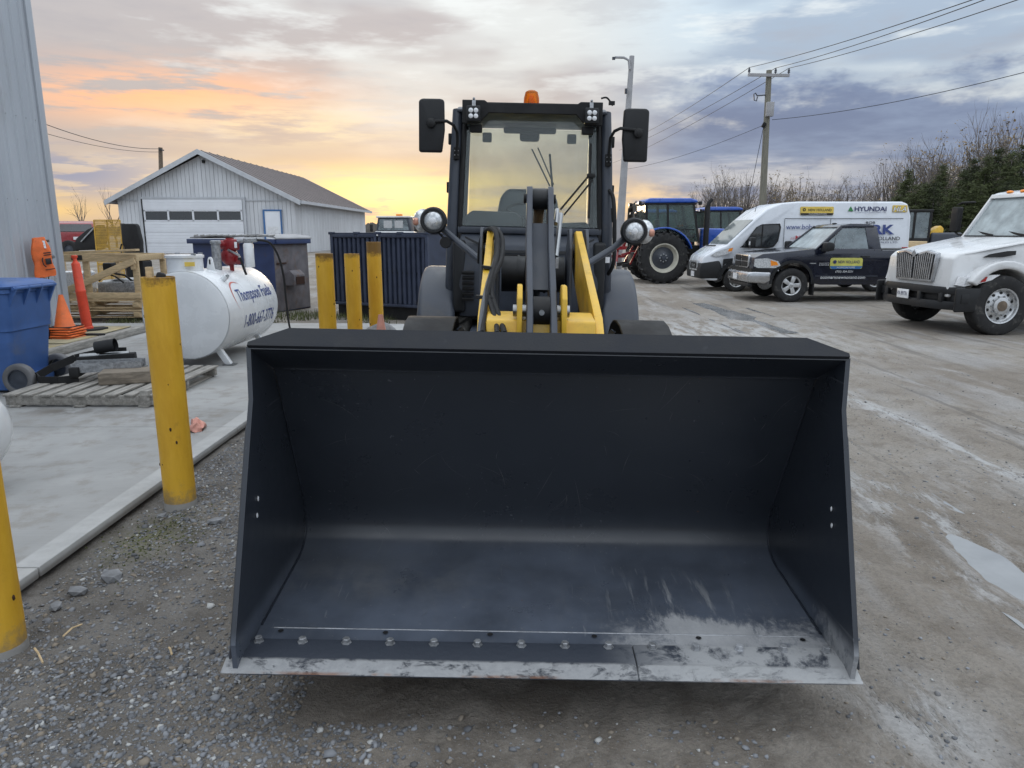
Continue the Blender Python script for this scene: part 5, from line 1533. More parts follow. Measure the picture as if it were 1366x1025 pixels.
# ------------------------------------------------------------------ dark ribbed bin
pbr('bin_slate', (.034, .044, .076), .45, 0, .18, 5, .0006, 60, .5, dirt=(.09, .09, .095), dirt_amt=.2, dirt_scale=4)
cb = thing('ribbed_steel_bin', 'dark slate ribbed steel bin behind the row of three bollards', 'bin', (-2.55, 13.88, .0), R(-25))
W2 = 1.12; H2 = 1.62
MB().box((0, .70, H2 / 2 + .12), (2 * W2 - .04, 1.36, H2 - .24)).build('box', 'bin_slate', cb)
MB().box((0, .65, .12), (2 * W2 - .1, 1.2, .24)).build('base', 'matte_black', cb)
for s in (-1, 1):
    fr = part('front_panel', cb)
    x0, x1 = (-W2, -.02) if s < 0 else (.02, W2)
    m = MB(); m.box(((x0 + x1) / 2, -.02, H2 - .03), (x1 - x0, .06, .06)); m.box(((x0 + x1) / 2, -.02, .28), (x1 - x0, .06, .05))
    m.box((x0 + .03, -.0205, (H2 + .25) / 2), (.06, .058, H2 - .32)); m.box((x1 - .03, -.0205, (H2 + .25) / 2), (.06, .058, H2 - .32))
    m.build('panel_frame', 'bin_slate', fr, .004)
    for k in range(9):
        xx = x0 + .115 + k * (x1 - x0 - .23) / 8
        MB().prism([(xx - .036, .0), (xx - .026, -.028), (xx + .026, -.028), (xx + .036, .0)], .31, H2 - .07, 'Z').build('rib', 'bin_slate', fr)
        MB().box((xx + .055, .004, .90), (.014, .012, .03)).build('slot', 'matte_black', fr)
for xx in (-W2 + .02, -.5, 0, .5, W2 - .03):
    MB().box((xx, -.01, H2 + .02), (.10, .10, .05)).build('lid_hinge', 'bin_slate', cb, .008)
MB().box((0, .68, H2 + .015), (2 * W2, 1.4, .03)).build('lid', 'bin_slate', cb, .006)
MB().ball((.015, -.06, H2 - .02), .018, 1).build('lock_pin', 'lens_white', cb)

# ------------------------------------------------------------------ timber crate with machine parts
cr = thing('timber_crate', 'open pale timber crate frame standing on pallets behind the shed corner', 'crate', (-7.75, 13.35, .03))
def beam(a, b, w=.09, h=.09, mat='new_wood', name='beam'):
    MB().bar(a, b, w, h).build(name, mat, cr, .004)
X0, X1 = -1.35, .82
for yy in (0.0, 1.05):
    beam((X0, yy, 1.16), (X1, yy, 1.16), .05, .13); beam((X0, yy, .47), (X1, yy, .47), .05, .11)
    for xx in (X0 + .1, -.16, X1 - .06): beam((xx, yy + .05, .40), (xx, yy + .05, 1.20), .05, .11, name='post')
beam((-.55, -.05, .55), (X1 - .02, -.05, 1.12), .04, .12, name='brace'); beam((X1 - .05, .0, 1.16), (X1 - .05, 1.05, 1.16), .05, .11)
beam((X1 - .08, .0, .95), (X1 - .08, .0, 1.14), .07, .07, name='post')
MB().box((-.27, -.035, 1.17), (.20, .012, .09)).build('paint_mark', 'letter_black', cr, .002)
for lv, zz in enumerate((.05, .23)):
    pp = part('skid_pallet', cr)
    for k in range(5): MB().box((-.26, .06 + k * .24, zz + .14), (2.1, .12, .022)).build('slat', 'new_wood', pp, .003)
    for xx in (-1.2, -.25, .7): MB().box((xx, .55, zz + .07), (.11, 1.1, .10)).build('bearer', 'new_wood', pp, .004)
    for k in range(3): MB().box((-.26, .1 + k * .45, zz + .008), (2.1, .10, .018)).build('slat', 'new_wood', pp, .003)
o = MB().bar((-8.7, 13.5, 1.27), (-6.85, 13.25, 1.34), .12, .04).build('loose_plank', 'new_wood', None, .004)
tag(o, 'loose pale plank lying across the top of the timber crate', 'plank')
mp_ = thing('machine_part', 'grey cast machine assembly packed inside the timber crate', 'machine part', (-7.75, 13.85, .46))
MB().box((.30, .0, .16), (.85, .5, .22)).build('casting', 'zinc', mp_, .04, 3)
MB().cyl((-.1, .0, .18), (.55, -.02, .24), .12, n=20).build('drum', 'steel', mp_)
MB().box((.52, -.22, .18), (.22, .14, .22)).build('bracket', 'zinc', mp_, .02)
MB().tube([(-.1, -.2, .30), (.1, -.25, .46), (.4, -.2, .40), (.55, -.15, .25)], .02, 8).build('pipe', 'matte_black', mp_)
MB().tube([(.0, -.2, .45), (.25, -.26, .38), (.5, -.2, .15)], .015, 8).build('cable', 'black_rubber', mp_)
MB().box((.05, -.05, .52), (.18, .2, .22)).build('gearbox', 'black_plastic', mp_, .03)
MB().box((-.7, .1, .25), (.5, .5, .45)).build('cover', 'lens_clear', mp_, .06, 3)
MB().prism([(.62, .0), (.80, .0), (.80, .66), (.70, .70), (.55, .60)], -.25, .1, 'Y', .02, 2).build('black_guard', 'matte_black', mp_)

# ------------------------------------------------------------------ vehicles (front looks to -X, near side is -Y, x counted from the front axle)
def arch(xc, zc, r, n=9, a0=0, a1=180):
    """points over a wheel arch, going towards -x along the sill"""
    return [(xc + r * math.cos(R(a0 + (a1 - a0) * i / n)), zc + r * math.sin(R(a0 + (a1 - a0) * i / n))) for i in range(n + 1)]
def panel(parent, poly, hw, side, name, mat, off=.004, th=.006):
    """flat piece lying on the body side"""
    return MB().plate([(a, side * (hw(a, b) + off), b) for a, b in poly], th).build(name, mat, parent)
def rrect(x0, x1, z0, z1, r, n=4):
    P = []
    for cx_, cz_, a0 in ((x1 - r, z1 - r, 0), (x0 + r, z1 - r, 90), (x0 + r, z0 + r, 180), (x1 - r, z0 + r, 270)):
        for k in range(n + 1):
            a = R(a0 + 90 * k / n); P.append((cx_ + r * math.cos(a), cz_ + r * math.sin(a)))
    return P


pbr('screen_glass', (.20, .23, .235), .06, 0, .3, 1.2, 0, 10, .9)
pbr('chrome_dull', (.50, .51, .53), .22, .9, .1)
# ---- white high roof van
van = thing('cargo_van', 'white high roof cargo van covered in dealer lettering behind the navy pickup', 'van', (6.36, 21.35, 0), R(1.0))
VH = .98
def vhw(x, z):
    w = VH - .10 * max(0, (z - 1.2) / 1.25) ** 1.6
    if x < .1: w -= .26 * min(1, (.1 - x) / 1.0) ** 1.8
    return w
def bodywarp(hw, H0):
    def f(c):
        k = hw(c.x, c.z) / H0
        return (c.x, c.y * k, c.z)
    return f
sill = .36
vp = [(-.92, .42), (-.96, .75), (-.90, .98), (-.55, 1.20), (-.32, 1.30), (.42, 2.02), (.75, 2.30), (1.15, 2.46), (1.6, 2.50), (4.55, 2.50), (4.72, 2.44), (4.82, 2.1), (4.86, .55), (4.80, sill)]
vp += arch(3.98, sill, .42)[0:] + arch(0, sill, .42)[0:] + [(-.55, .30), (-.85, .32)]
MB().prism(vp, -VH, VH, 'Y', .055, 3, warp=bodywarp(vhw, VH)).build('body', 'van_white', van, 0, smooth=40)
MB().prism([(-.99, .36), (-1.0, .62), (-.97, .80), (-.50, .88), (-.42, .72), (-.43, .36)], -.99, .99, 'Y', .04, 2, warp=bodywarp(lambda x, z: vhw(x, z) + .012, .99)).build('bumper', 'black_plastic', van)
for s in (-1, 1):
    o_ = arch(0, sill, .53, 10, -2, 182); i_ = arch(0, sill, .43, 10, -2, 182)
    panel(van, o_ + i_[::-1], vhw, s, 'arch_trim', 'black_plastic', .014, .03)
    panel(van, [(-.42, .60), (-.40, .92), (-.10, .95), (.05, .92), (.55, .90), (.55, .80), (0, .88), (-.36, .78)], vhw, s, 'arch_trim', 'black_plastic', .012, .02)
    panel(van, [(.52, .40), (3.5, .40), (3.5, .58), (.56, .58)], vhw, s, 'sill_trim', 'black_plastic', .010, .02)
    panel(van, [(.02, 1.24), (.10, 1.30), (.46, 1.80), (.62, 1.88), (1.12, 1.90), (1.16, 1.80), (1.10, 1.42), (.98, 1.26), (.80, 1.22)], vhw, s, 'side_window_seal', 'matte_black', .002)
    panel(van, [(.08, 1.27), (.50, 1.81), (.52, 1.84), (.62, 1.85), (.60, 1.27)], vhw, s, 'side_window', 'dark_glass', .008)
    panel(van, [(.64, 1.27), (.66, 1.85), (1.08, 1.86), (1.11, 1.78), (1.06, 1.44), (.96, 1.29), (.82, 1.25)], vhw, s, 'side_window', 'dark_glass', .008)
    for xx in (1.25, 2.55):
        panel(van, [(xx, .60), (xx + .012, .60), (xx + .012, 2.02), (xx, 2.02)], vhw, s, 'panel_gap', 'slate_paint', .001)
    panel(van, [(1.26, 2.03), (4.6, 2.03), (4.6, 2.045), (1.26, 2.045)], vhw, s, 'panel_gap', 'slate_paint', .001)
    panel(van, [(1.45, .72), (4.62, .72), (4.62, .79), (1.45, .79)], vhw, s, 'yellow_stripe', 'sign_lime', .003)
    hlp = [(-.72, 1.02), (-.60, 1.12), (-.30, 1.22), (-.16, 1.24), (-.18, 1.12), (-.36, 1.04), (-.58, .98)]
    hl = panel(van, hlp, vhw, s, 'headlight', 'lens_clear', .012, .03)
    panel(van, [(-.30, 1.13), (-.27, 1.21), (-.17, 1.235), (-.19, 1.14)], vhw, s, 'amber_lens', 'lens_amber', .03, .012).parent = hl
    mir = MB().box((.30, s * (vhw(.3, 1.3) + .20), 1.38), (.14, .22, .30)).build('mirror', 'black_plastic', van, .04, 3)
    MB().bar((.34, s * (vhw(.3, 1.3)), 1.32), (.32, s * (vhw(.3, 1.3) + .12), 1.34), .08, .06).build('mirror_arm', 'black_plastic', mir)
    MB().box((.225, s * (vhw(.3, 1.3) + .20), 1.36), (.012, .10, .10)).build('mirror_marker', 'lens_white', mir)
    make_wheel(van, (0, s * .86, .35), .35, .21, .215, s, 'slots')
    make_wheel(van, (3.98, s * .86, .35), .35, .21, .215, s, 'slots')
    panel(van, [(4.62, .80), (4.78, .80), (4.78, 1.25), (4.62, 1.25)], vhw, s, 'tail_light', 'lens_red', .006, .02)
wq = [(-.285, 1.335), (.405, 2.005)]
MB().plate([(wq[0][0] - .012, -vhw(wq[0][0], wq[0][1]) + .10, wq[0][1]), (wq[1][0] - .012, -vhw(wq[1][0], wq[1][1]) + .09, wq[1][1]), (wq[1][0] - .012, vhw(wq[1][0], wq[1][1]) - .09, wq[1][1]), (wq[0][0] - .012, vhw(wq[0][0], wq[0][1]) - .10, wq[0][1])], .02).build('windscreen', 'screen_glass', van)
gr = MB().box((-.985, 0, .70), (.02, .62, .20)).build('grille', 'matte_black', van, .006)
MB().prism([(-.42, .58), (.42, .58), (.40, .86), (-.40, .86), (-.42, .58), (-.36, .62), (-.34, .82), (.34, .82), (.36, .62), (-.36, .62)], -1.0, -.97, 'X').build('grille_surround', 'rim_silver', van)
text('RAM', 'rim_silver', gr, (-1.0, .16, .67), .32, .09, (R(90), 0, R(-90)), 'badge')
MB().box((-1.008, .0, .47), (.014, .32, .15)).build('licence_plate', 'lens_white', van)
MB().box((-.45, .25, 1.275), (.03, .7, .02), (0, -.8, .15)).build('wiper', 'matte_black', van)
MB().cyl((.62, -.3, 2.23), (.66, -.3, 2.42), .008, n=6).build('aerial', 'matte_black', van)


def side_text(parent, body, mat, x0, z0, w, h, hw, bold=.0, shear=0, off=.007):
    """lettering on the near side, reading from front (-X, left) to back"""
    y = -(hw(x0 + w / 2, z0 + h / 2) + off)
    ang = math.atan2(hw(x0, z0) - hw(x0, z0 + h), h)
    return text(body, mat, parent, (x0, -(hw(x0, z0) + off), z0), w, h, (R(90) - ang, 0, 0), bold=bold, shear=shear)
pnl = panel(van, rrect(1.68, 2.62, 2.13, 2.36, .03), vhw, -1, 'dealer_sign', 'sign_yellow', .003)
panel(van, [(1.70, 2.13), (2.60, 2.13), (2.615, 2.185), (1.685, 2.185)], vhw, -1, 'sign_band', 'letter_black', .0065).parent = pnl
side_text(van, 'NEW HOLLAND', 'letter_black', 1.90, 2.235, .66, .07, vhw, .012, off=.010)
side_text(van, 'CONSTRUCTION', 'letter_white', 1.92, 2.142, .50, .035, vhw, .004, off=.012)
MB().lathe([(.045, 0), (.045, .006), (.001, .006)], (1.79, -(vhw(1.79, 2.27) + .012), 2.275), 'Y', 16).build('round_emblem', 'letter_black', van)
side_text(van, 'e', 'sign_yellow', 1.768, 2.255, .042, .04, vhw, .02, off=.020)
panel(van, [(3.02, 2.235), (3.18, 2.235), (3.10, 2.37)], vhw, -1, 'green_triangle', 'letter_green', .006)
side_text(van, 'HYUNDAI', 'letter_navy', 3.21, 2.235, .90, .13, vhw, .022, off=.008)
side_text(van, 'CONSTRUCTION EQUIPMENT AMERICAS INC', 'letter_navy', 3.22, 2.185, .88, .022, vhw, 0, off=.008)
sg = panel(van, rrect(4.28, 4.70, 2.21, 2.40, .02), vhw, -1, 'dealer_sign', 'sign_yellow', .003)
side_text(van, 'HLA', 'letter_black', 4.285, 2.222, .40, .15, vhw, .05, .25, off=.008)
side_text(van, 'HLA', 'letter_white', 4.295, 2.232, .38, .13, vhw, .02, .25, off=.012)
side_text(van, 'www.bobmark.ca', 'letter_blue', 1.30, 1.74, 1.32, .14, vhw, .004)
side_text(van, 'Mahindra', 'letter_red', 1.58, 1.46, .80, .11, vhw, .014)
side_text(van, '///', 'letter_red', 1.44, 1.46, .10, .06, vhw, .006)
side_text(van, 'BOB', 'letter_black', 3.55, 1.89, .26, .07, vhw, .015)
side_text(van, 'MARK', 'letter_blue', 3.05, 1.60, 1.32, .27, vhw, .035)
side_text(van, 'NEW HOLLAND', 'letter_black', 3.40, 1.44, 1.14, .10, vhw, .012)
side_text(van, 'SALES LTD.', 'letter_navy', 3.95, 1.36, .55, .045, vhw, .002)

# ---- navy pickup
pk = thing('pickup_truck', 'dark navy regular cab pickup with a lime dealer sign on its door', 'pickup truck', (6.72, 18.25, 0), R(.5))
KH = .99
def khw(x, z):
    w = KH - .05 * max(0, (z - .95) / .35) ** 2 - .02 * max(0, (.7 - z) / .4)
    if x < -.1: w -= .20 * min(1, (-.1 - x) / .8) ** 2
    return w
ks = .48
kp_ = [(-.88, .50), (-.90, .80), (-.86, 1.06), (-.70, 1.15), (-.2, 1.20), (.45, 1.27), (.75, 1.28), (2.10, 1.27), (2.11, 1.24), (4.55, 1.24), (4.60, 1.20), (4.60, .62), (4.5, ks)]
kp_ += arch(3.55, ks, .47) + [(2.9, ks - .06), (.7, ks - .06)] + arch(0, ks, .47) + [(-.62, ks)]
MB().prism(kp_, -KH, KH, 'Y', .035, 3, warp=bodywarp(khw, KH)).build('body', 'navy_paint', pk, 0, smooth=38)
MB().box((3.33, 0, 1.245), (2.38, 1.5, .02)).build('bed_floor', 'matte_black', pk)
# chrome bumper wrapped round the nose
MB().prism([(-1.0, .46), (-1.02, .60), (-1.0, .70), (-.88, .73), (-.50, .72), (-.50, .50), (-.62, .44)], -1.0, 1.0, 'Y', .04, 3, warp=bodywarp(lambda x, z: khw(x, z) + .022, 1.0)).build('bumper', 'chrome_dull', pk)
MB().box((-.92, 0, .40), (.12, 1.5, .10)).build('air_dam', 'black_plastic', pk, .03)
MB().prism([(-.92, .72), (-.93, .80), (-.55, .80), (-.52, .72)], -.99, .99, 'Y', warp=bodywarp(lambda x, z: khw(x, z) + .008, .99)).build('bumper_pad', 'black_plastic', pk)
gs = part('grille', pk)
MB().prism(rrect(-.52, .52, .80, 1.12, .05), -.925, -.87, 'X', .012, 2).build('surround', 'chrome_dull', gs)
for a in (-1, 1):
    for b in (0, 1):
        MB().prism(rrect(.04 if a > 0 else -.46, .46 if a > 0 else -.04, .83 + b * .14, .95 + b * .14, .025), -.934, -.92, 'X').build('grille_opening', 'matte_black', gs)
for s in (-1, 1):
    hp = [(-.88, .86), (-.87, 1.03), (-.60, 1.05), (-.36, .98), (-.30, .88), (-.42, .82), (-.80, .82)]
    hl = panel(pk, hp, khw, s, 'headlight', 'lens_clear', .010, .03)
    panel(pk, [(-.52, .87), (-.54, 1.0), (-.40, .965), (-.36, .89)], khw, s, 'amber_lens', 'lens_amber', .028, .012).parent = hl
    o_ = arch(0, ks, .53, 10, -5, 185); i_ = arch(0, ks, .465, 10, -5, 185)
    panel(pk, o_ + i_[::-1], khw, s, 'arch_lip', 'black_plastic', .006, .02)
    make_wheel(pk, (0, s * .86, .405), .405, .27, .235, s, 'spokes5')
    make_wheel(pk, (3.55, s * .86, .405), .405, .27, .235, s, 'spokes5')
    MB().box((.52, s * .90, .34), (.03, .24, .34)).build('mud_flap', 'black_rubber', pk)
    # door outline, handle
    for pl_ in ([(.50, .50), (.512, .50), (.512, 1.25), (.50, 1.25)], [(1.93, .50), (1.945, .50), (1.945, 1.25), (1.93, 1.25)], [(.5, .50), (1.94, .50), (1.94, .512), (.5, .512)], [(2.095, .5), (2.125, .5), (2.125, 1.26), (2.095, 1.26)]):
        panel(pk, pl_, khw, s, 'panel_gap', 'matte_black', .001)
    MB().box((1.72, s * (khw(1.7, 1.08) + .012), 1.09), (.20, .03, .035)).build('door_handle', 'black_plastic', pk, .008)
    panel(pk, [(.55, .62), (2.05, .62), (2.05, .64), (.55, .64)], khw, s, 'rub_strip', 'slate_paint', .006, .012)
    mir = MB().prism([(.62, 1.21), (.62, 1.42), (.70, 1.44), (.83, 1.40), (.83, 1.24)], s * 1.06, s * 1.30, 'Y', .03, 2).build('mirror', 'black_plastic', pk)
    MB().box((.72, s * 1.02, 1.25), (.12, .16, .08)).build('mirror_arm', 'black_plastic', mir)
# greenhouse: pillars, roof, glass
def kx(z): return .56 + (z - 1.27) * 1.13      # windscreen line
kb, kt = 1.27, 1.80
wb, wt_ = .93, .74
def pillar(parent, a, b, w, h, mat, name): return MB().bar(a, b, w, h).build(name, mat, parent, .012)
gh = part('cab', pk)
MB().prism([(1.10, 1.775), (1.22, 1.835), (1.40, 1.865), (1.85, 1.86), (1.98, 1.82), (2.02, 1.77)], -.76, .76, 'Y', .03, 3).build('roof', 'navy_paint', gh, 0, smooth=40)
MB().ball((1.35, 0, 1.87), .05, 2, (1.4, .5, .4)).build('roof_fin', 'black_plastic', gh)
for s in (-1, 1):
    pillar(gh, (.56, s * .93, 1.24), (1.19, s * .76, 1.80), .06, .09, 'navy_paint', 'front_pillar')
    MB().plate([(1.80, s * .925, 1.26), (2.10, s * .925, 1.26), (2.02, s * .755, 1.80), (1.74, s * .755, 1.80)], .05).build('rear_pillar', 'navy_paint', gh, .008)
    MB().bar((1.14, s * .765, 1.79), (1.95, s * .765, 1.80), .06, .06).build('roof_rail', 'navy_paint', gh, .01)
    MB().plate([(.68, s * .928, 1.275), (1.82, s * .928, 1.275), (1.76, s * .765, 1.775), (1.23, s * .765, 1.775)], .008).build('door_glass', 'car_glass', gh)
    MB().bar((.96, s * .925, 1.28), (1.02, s * .84, 1.53), .02, .02).build('quarter_bar', 'matte_black', gh)
MB().plate([(.60, -.88, 1.275), (.60, .88, 1.275), (1.19, .72, 1.80), (1.19, -.72, 1.80)], .008).build('windscreen', 'truck_glass', gh)
MB().plate([(2.09, -.86, 1.28), (2.09, .86, 1.28), (2.02, .72, 1.77), (2.02, -.72, 1.77)], .008).build('rear_glass', 'car_glass', gh)
for yy in (-.42, .42):
    MB().prism([(1.55, .9), (1.62, 1.50), (1.66, 1.66), (1.76, 1.66), (1.80, .9)], yy - .26, yy + .26, 'Y', .05, 3).build('seat', 'grey_plastic', gh)
MB().box((.80, 0, 1.22), (.5, 1.7, .12)).build('dashboard', 'matte_black', gh, .03)
MB().box((.50, .2, 1.262), (.04, .9, .025), (0, 0, .12)).build('wiper', 'matte_black', pk)
MB().box((-1.03, .10, .58), (.02, .30, .15)).build('licence_plate', 'lens_white', pk)
sg = panel(pk, rrect(.88, 1.66, .80, 1.06, .05), khw, -1, 'door_sign', 'sign_lime', .004)
panel(pk, [(.93, .80), (1.61, .80), (1.655, .84), (1.658, .868), (.882, .868), (.885, .84)], khw, -1, 'sign_band', 'sign_blue', .008).parent = sg
side_text(pk, 'NEW HOLLAND', 'letter_navy', 1.07, .93, .52, .07, khw, .010, off=.011)
side_text(pk, 'AGRICULTURE', 'letter_white', 1.04, .818, .44, .034, khw, .004, off=.014)
MB().lathe([(.042, 0), (.042, -.006), (.001, -.006)], (.99, -(khw(1, .97) + .010), .965), 'Y', 16).build('round_emblem', 'letter_navy', pk)
side_text(pk, '(705) 324-2221', 'letter_white', 1.03, .70, .42, .062, khw, .006, .2, off=.006)
side_text(pk, 'bobmarknewholland.com', 'letter_white', .68, .565, 1.08, .075, khw, .010, .15, off=.006)
side_text(pk, 'HEMI', 'letter_white', .40, .92, .14, .022, khw, .004, off=.006)
side_text(pk, 'SALES, PARTS', 'letter_white', .62, .92, .24, .026, khw, .004, off=.006)
side_text(pk, '& SERVICE', 'letter_white', .62, .88, .24, .026, khw, .004, off=.006)

# ---- white medium duty truck
tk = thing('highway_truck', 'white conventional cab truck with a chrome grille and black bumper', 'truck', (7.84, 12.65, 0), R(5))
tk.scale = (.98, .98, .97)
TH = 1.12
def thw(x, z):
    w = TH
    if x < .45: w -= .24 * min(1, (.45 - x) / 1.2) ** 1.5
    w -= .12 * max(0, (z - 1.15) / .5) ** 1.5
    return max(w, .4)
ts = .62
tp = [(-.78, .62), (-.80, .78), (-.76, 1.28), (-.66, 1.36), (-.2, 1.46), (.55, 1.60), (.74, 1.63), (.80, 1.60), (.80, .80), (.72, ts)] + arch(0, ts, .56)[1:-1] + [(-.56, .70)]
MB().prism(tp, -TH, TH, 'Y', .06, 4, warp=bodywarp(thw, TH)).build('bonnet', 'truck_white', tk, 0, smooth=45)
for s in (-1, 1):
    # flared fender over the front wheel
    o_ = arch(0, .55, .70, 14, -8, 150); i_ = arch(0, .55, .56, 14, -8, 150)
    MB().prism(o_ + i_[::-1], s * (TH - .42), s * (TH + .03), 'Y', .035, 3).build('fender', 'truck_white', tk, 0, smooth=45)
    make_wheel(tk, (0, s * 1.0, .50), .50, .28, .29, s, 'holes10')
    make_wheel(tk, (4.6, s * .92, .50), .50, .50, .29, s, 'holes10')
    hp = [(-.72, .84), (-.68, .98), (-.30, 1.01), (-.10, 1.02), (-.22, .93), (-.42, .86), (-.62, .82)]
    hl = panel(tk, hp, thw, s, 'headlight', 'lens_white', .05, .09)
    panel(tk, [(-.43, .88), (-.41, .985), (-.30, .985), (-.32, .91)], thw, s, 'marker', 'lens_red', .098, .012).parent = hl
    panel(tk, [(-.62, .86), (-.60, .955), (-.46, .97), (-.48, .88)], thw, s, 'reflector', 'lens_clear', .098, .012).parent = hl
    lp = MB().ball((-.62, s * .66, 1.14), .10, 2, (.9, .9, 1.1)).build('side_lamp', 'lens_clear', tk)
    panel(tk, [(-.34, 1.30), (-.24, 1.35), (.02, 1.40), (.16, 1.405), (.15, 1.34), (-.04, 1.305)], lambda x, z: thw(x, z), s, 'air_intake', 'matte_black', .016, .03)
# vee shaped chrome grille
gq = part('grille', tk)
MB().prism([(-.50, .86), (.50, .86), (.56, 1.36), (.30, 1.40), (0, 1.34), (-.30, 1.40), (-.56, 1.36)], -.845, -.76, 'X', .015, 2).build('surround', 'chrome_dull', gq)
for s in (-1, 1):
    MB().prism([(s * .02, .90), (s * .47, .90), (s * .52, 1.33), (s * .29, 1.365), (s * .02, 1.29)], -.853, -.84, 'X').build('mesh_back', 'matte_black', gq)
    for k in range(9):
        t = (k + .5) / 9; yb = s * (.02 + .45 * t); yt = s * (.02 + .50 * t); zt = 1.29 + .075 * min(1, t / .54) - .03 * max(0, t - .54)
        MB().bar((-.862, yb, .905), (-.862, yt, zt - .01), .026, .016, (1, 0, 0)).build('grille_bar', 'chrome_dull', gq)
MB().prism([(-.07, 1.33), (0, 1.27), (.07, 1.33), (0, 1.42)], -.88, -.85, 'X', .006, 1).build('diamond_badge', 'chrome_dull', gq)
# black bumper with openings
def bw(c): return (c.x + .34 * max(0, abs(c.y) - .35) ** 1.7, c.y, c.z)
m = MB()
seg = 14
def bumper_strip(z0, z1, x0, dpt, yh):
    mm = MB(); rows = []
    for i in range(seg + 1):
        y = -yh + 2 * yh * i / seg; xs_ = x0 + .38 * max(0, abs(y) - .35) ** 1.8
        rows.append([mm._v((xs_, y, z0)), mm._v((xs_ - .02, y, (z0 + z1) / 2)), mm._v((xs_, y, z1)), mm._v((xs_ + dpt, y, z1)), mm._v((xs_ + dpt, y, z0))])
    for A_, B_ in zip(rows, rows[1:]):
        for j in range(5): mm._f([A_[j], A_[(j + 1) % 5], B_[(j + 1) % 5], B_[j]])
    mm._f(rows[0]); mm._f(rows[-1][::-1])
    return mm
bp_ = part('bumper', tk)
bumper_strip(.68, .80, -.90, .20, 1.12).build('bumper_bar', 'black_plastic', bp_, 0, smooth=40)
bumper_strip(.42, .56, -.90, .20, 1.12).build('bumper_bar', 'black_plastic', bp_, 0, smooth=40)
bumper_strip(.54, .70, -.82, .10, 1.10).build('bumper_recess', 'matte_black', bp_, 0, smooth=40)
for y in (-1.0, -.75, -.30, .30, .75, 1.0):
    xs_ = -.90 + .38 * max(0, abs(y) - .35) ** 1.8
    MB().box((xs_ + .06, y, .62), (.14, .28 if abs(y) > .9 else .09, .16)).build('bumper_post', 'black_plastic', bp_, .012)
for s in (-1, 1):
    MB().box((-.60, s * 1.10, .60), (.44, .06, .40)).build('bumper_end', 'black_plastic', bp_, .03, 2)
MB().box((-.935, .10, .62), (.016, .32, .16)).build('licence_plate', 'lens_white', tk, .002)
text('PA 89776', 'letter_navy', tk, (-.947, .24, .59), .27, .07, (R(90), 0, R(-90)))
MB().box((.3, 0, .5), (2.2, .8, .16)).build('chassis', 'matte_black', tk)
MB().cyl((0, -.95, .46), (0, .95, .46), .07, n=12).build('axle', 'matte_black', tk)
# cab
tc_ = part('cab', tk)
MB().prism([(.80, .62), (.80, 1.63), (2.30, 1.63), (2.30, .62)], -1.10, 1.10, 'Y', .04, 3).build('cab_body', 'truck_white', tc_)
MB().prism([(1.20, 2.36), (1.30, 2.44), (1.55, 2.48), (2.28, 2.47), (2.32, 2.36)], -1.02, 1.02, 'Y', .05, 3).build('roof', 'truck_white', tc_)
for s in (-1, 1):
    pillar(tc_, (.80, s * 1.05, 1.60), (1.27, s * .98, 2.40), .06, .08, 'truck_white', 'front_pillar')
    MB().plate([(1.95, s * 1.07, 1.62), (2.28, s * 1.07, 1.62), (2.28, s * .99, 2.38), (1.95, s * .99, 2.38)], .06).build('rear_pillar', 'truck_white', tc_)
    MB().plate([(.90, s * 1.06, 1.64), (1.96, s * 1.06, 1.64), (1.96, s * .985, 2.36), (1.30, s * .985, 2.36)], .008).build('door_glass', 'car_glass', tc_)
    mir = MB().prism(rrect(-.11, .11, -.24, .24, .04), .86, .96, 'X', .02, 2, warp=lambda c, s=s: (c.x, c.y + s * 1.46, c.z + 1.96)).build('mirror', 'matte_black', tk)
    MB().tube([(.98, s * 1.08, 2.28), (.92, s * 1.36, 2.28), (.91, s * 1.46, 2.24)], .018, 8).build('mirror_arm', 'matte_black', mir)
    MB().tube([(.95, s * 1.10, 1.66), (.92, s * 1.36, 1.66), (.91, s * 1.46, 1.72)], .018, 8).build('mirror_arm', 'matte_black', mir)
    MB().box((.77, s * 1.125, 1.40), (.10, .01, .05)).build('side_badge', 'chrome_dull', tk)
ws_ = MB().plate([(.82, -1.02, 1.62), (.82, 1.02, 1.62), (1.27, .95, 2.38), (1.27, -.95, 2.38)], .008).build('windscreen', 'truck_glass', tc_)
MB().prism([(1.18, 2.335), (1.20, 2.40), (1.27, 2.42), (1.28, 2.34)], -.99, .99, 'Y', .01, 1).build('screen_header', 'truck_white', tc_)
MB().box((.795, 0, 1.635), (.07, 1.95, .03)).build('cowl_seal', 'matte_black', tc_)
for k in range(5):
    MB().ball((1.30, -.64 + k * .32, 2.445), .05, 2, (1.2, 1.3, .6)).build('roof_marker', 'lens_amber', tc_)
for yy in (-.5, .5):
    MB().prism([(1.75, 1.2), (1.80, 2.05), (1.94, 2.05), (1.98, 1.2)], yy - .26, yy + .26, 'Y', .05, 3).build('seat', 'slate_paint', tc_)
P = [(1.18 + .10 * math.cos(2 * math.pi * k / 24), .5 + .23 * math.sin(2 * math.pi * k / 24), 1.74 + .13 * math.cos(2 * math.pi * k / 24)) for k in range(24)]
MB().tube(P, .016, 6, closed=True).build('steering_wheel', 'grey_plastic', tc_)
MB().box((1.02, 0, 1.60), (.4, 1.9, .12)).build('dashboard', 'grey_plastic', tc_, .04)
for yy in (-.45, .3): MB().bar((.80, yy, 1.655), (.90, yy + .55, 1.72), .02, .03).build('wiper', 'matte_black', tc_)
MB().box((2.36, 0, 1.9), (.04, 2.0, 1.2)).build('rear_wall', 'truck_white', tc_)
MB().box((3.9, 0, .85), (3.0, .9, .2)).build('rear_chassis', 'matte_black', tk)
MB().box((4.4, 0, 1.05), (3.9, 2.3, .16)).build('flat_deck', 'grey_wood', tk)

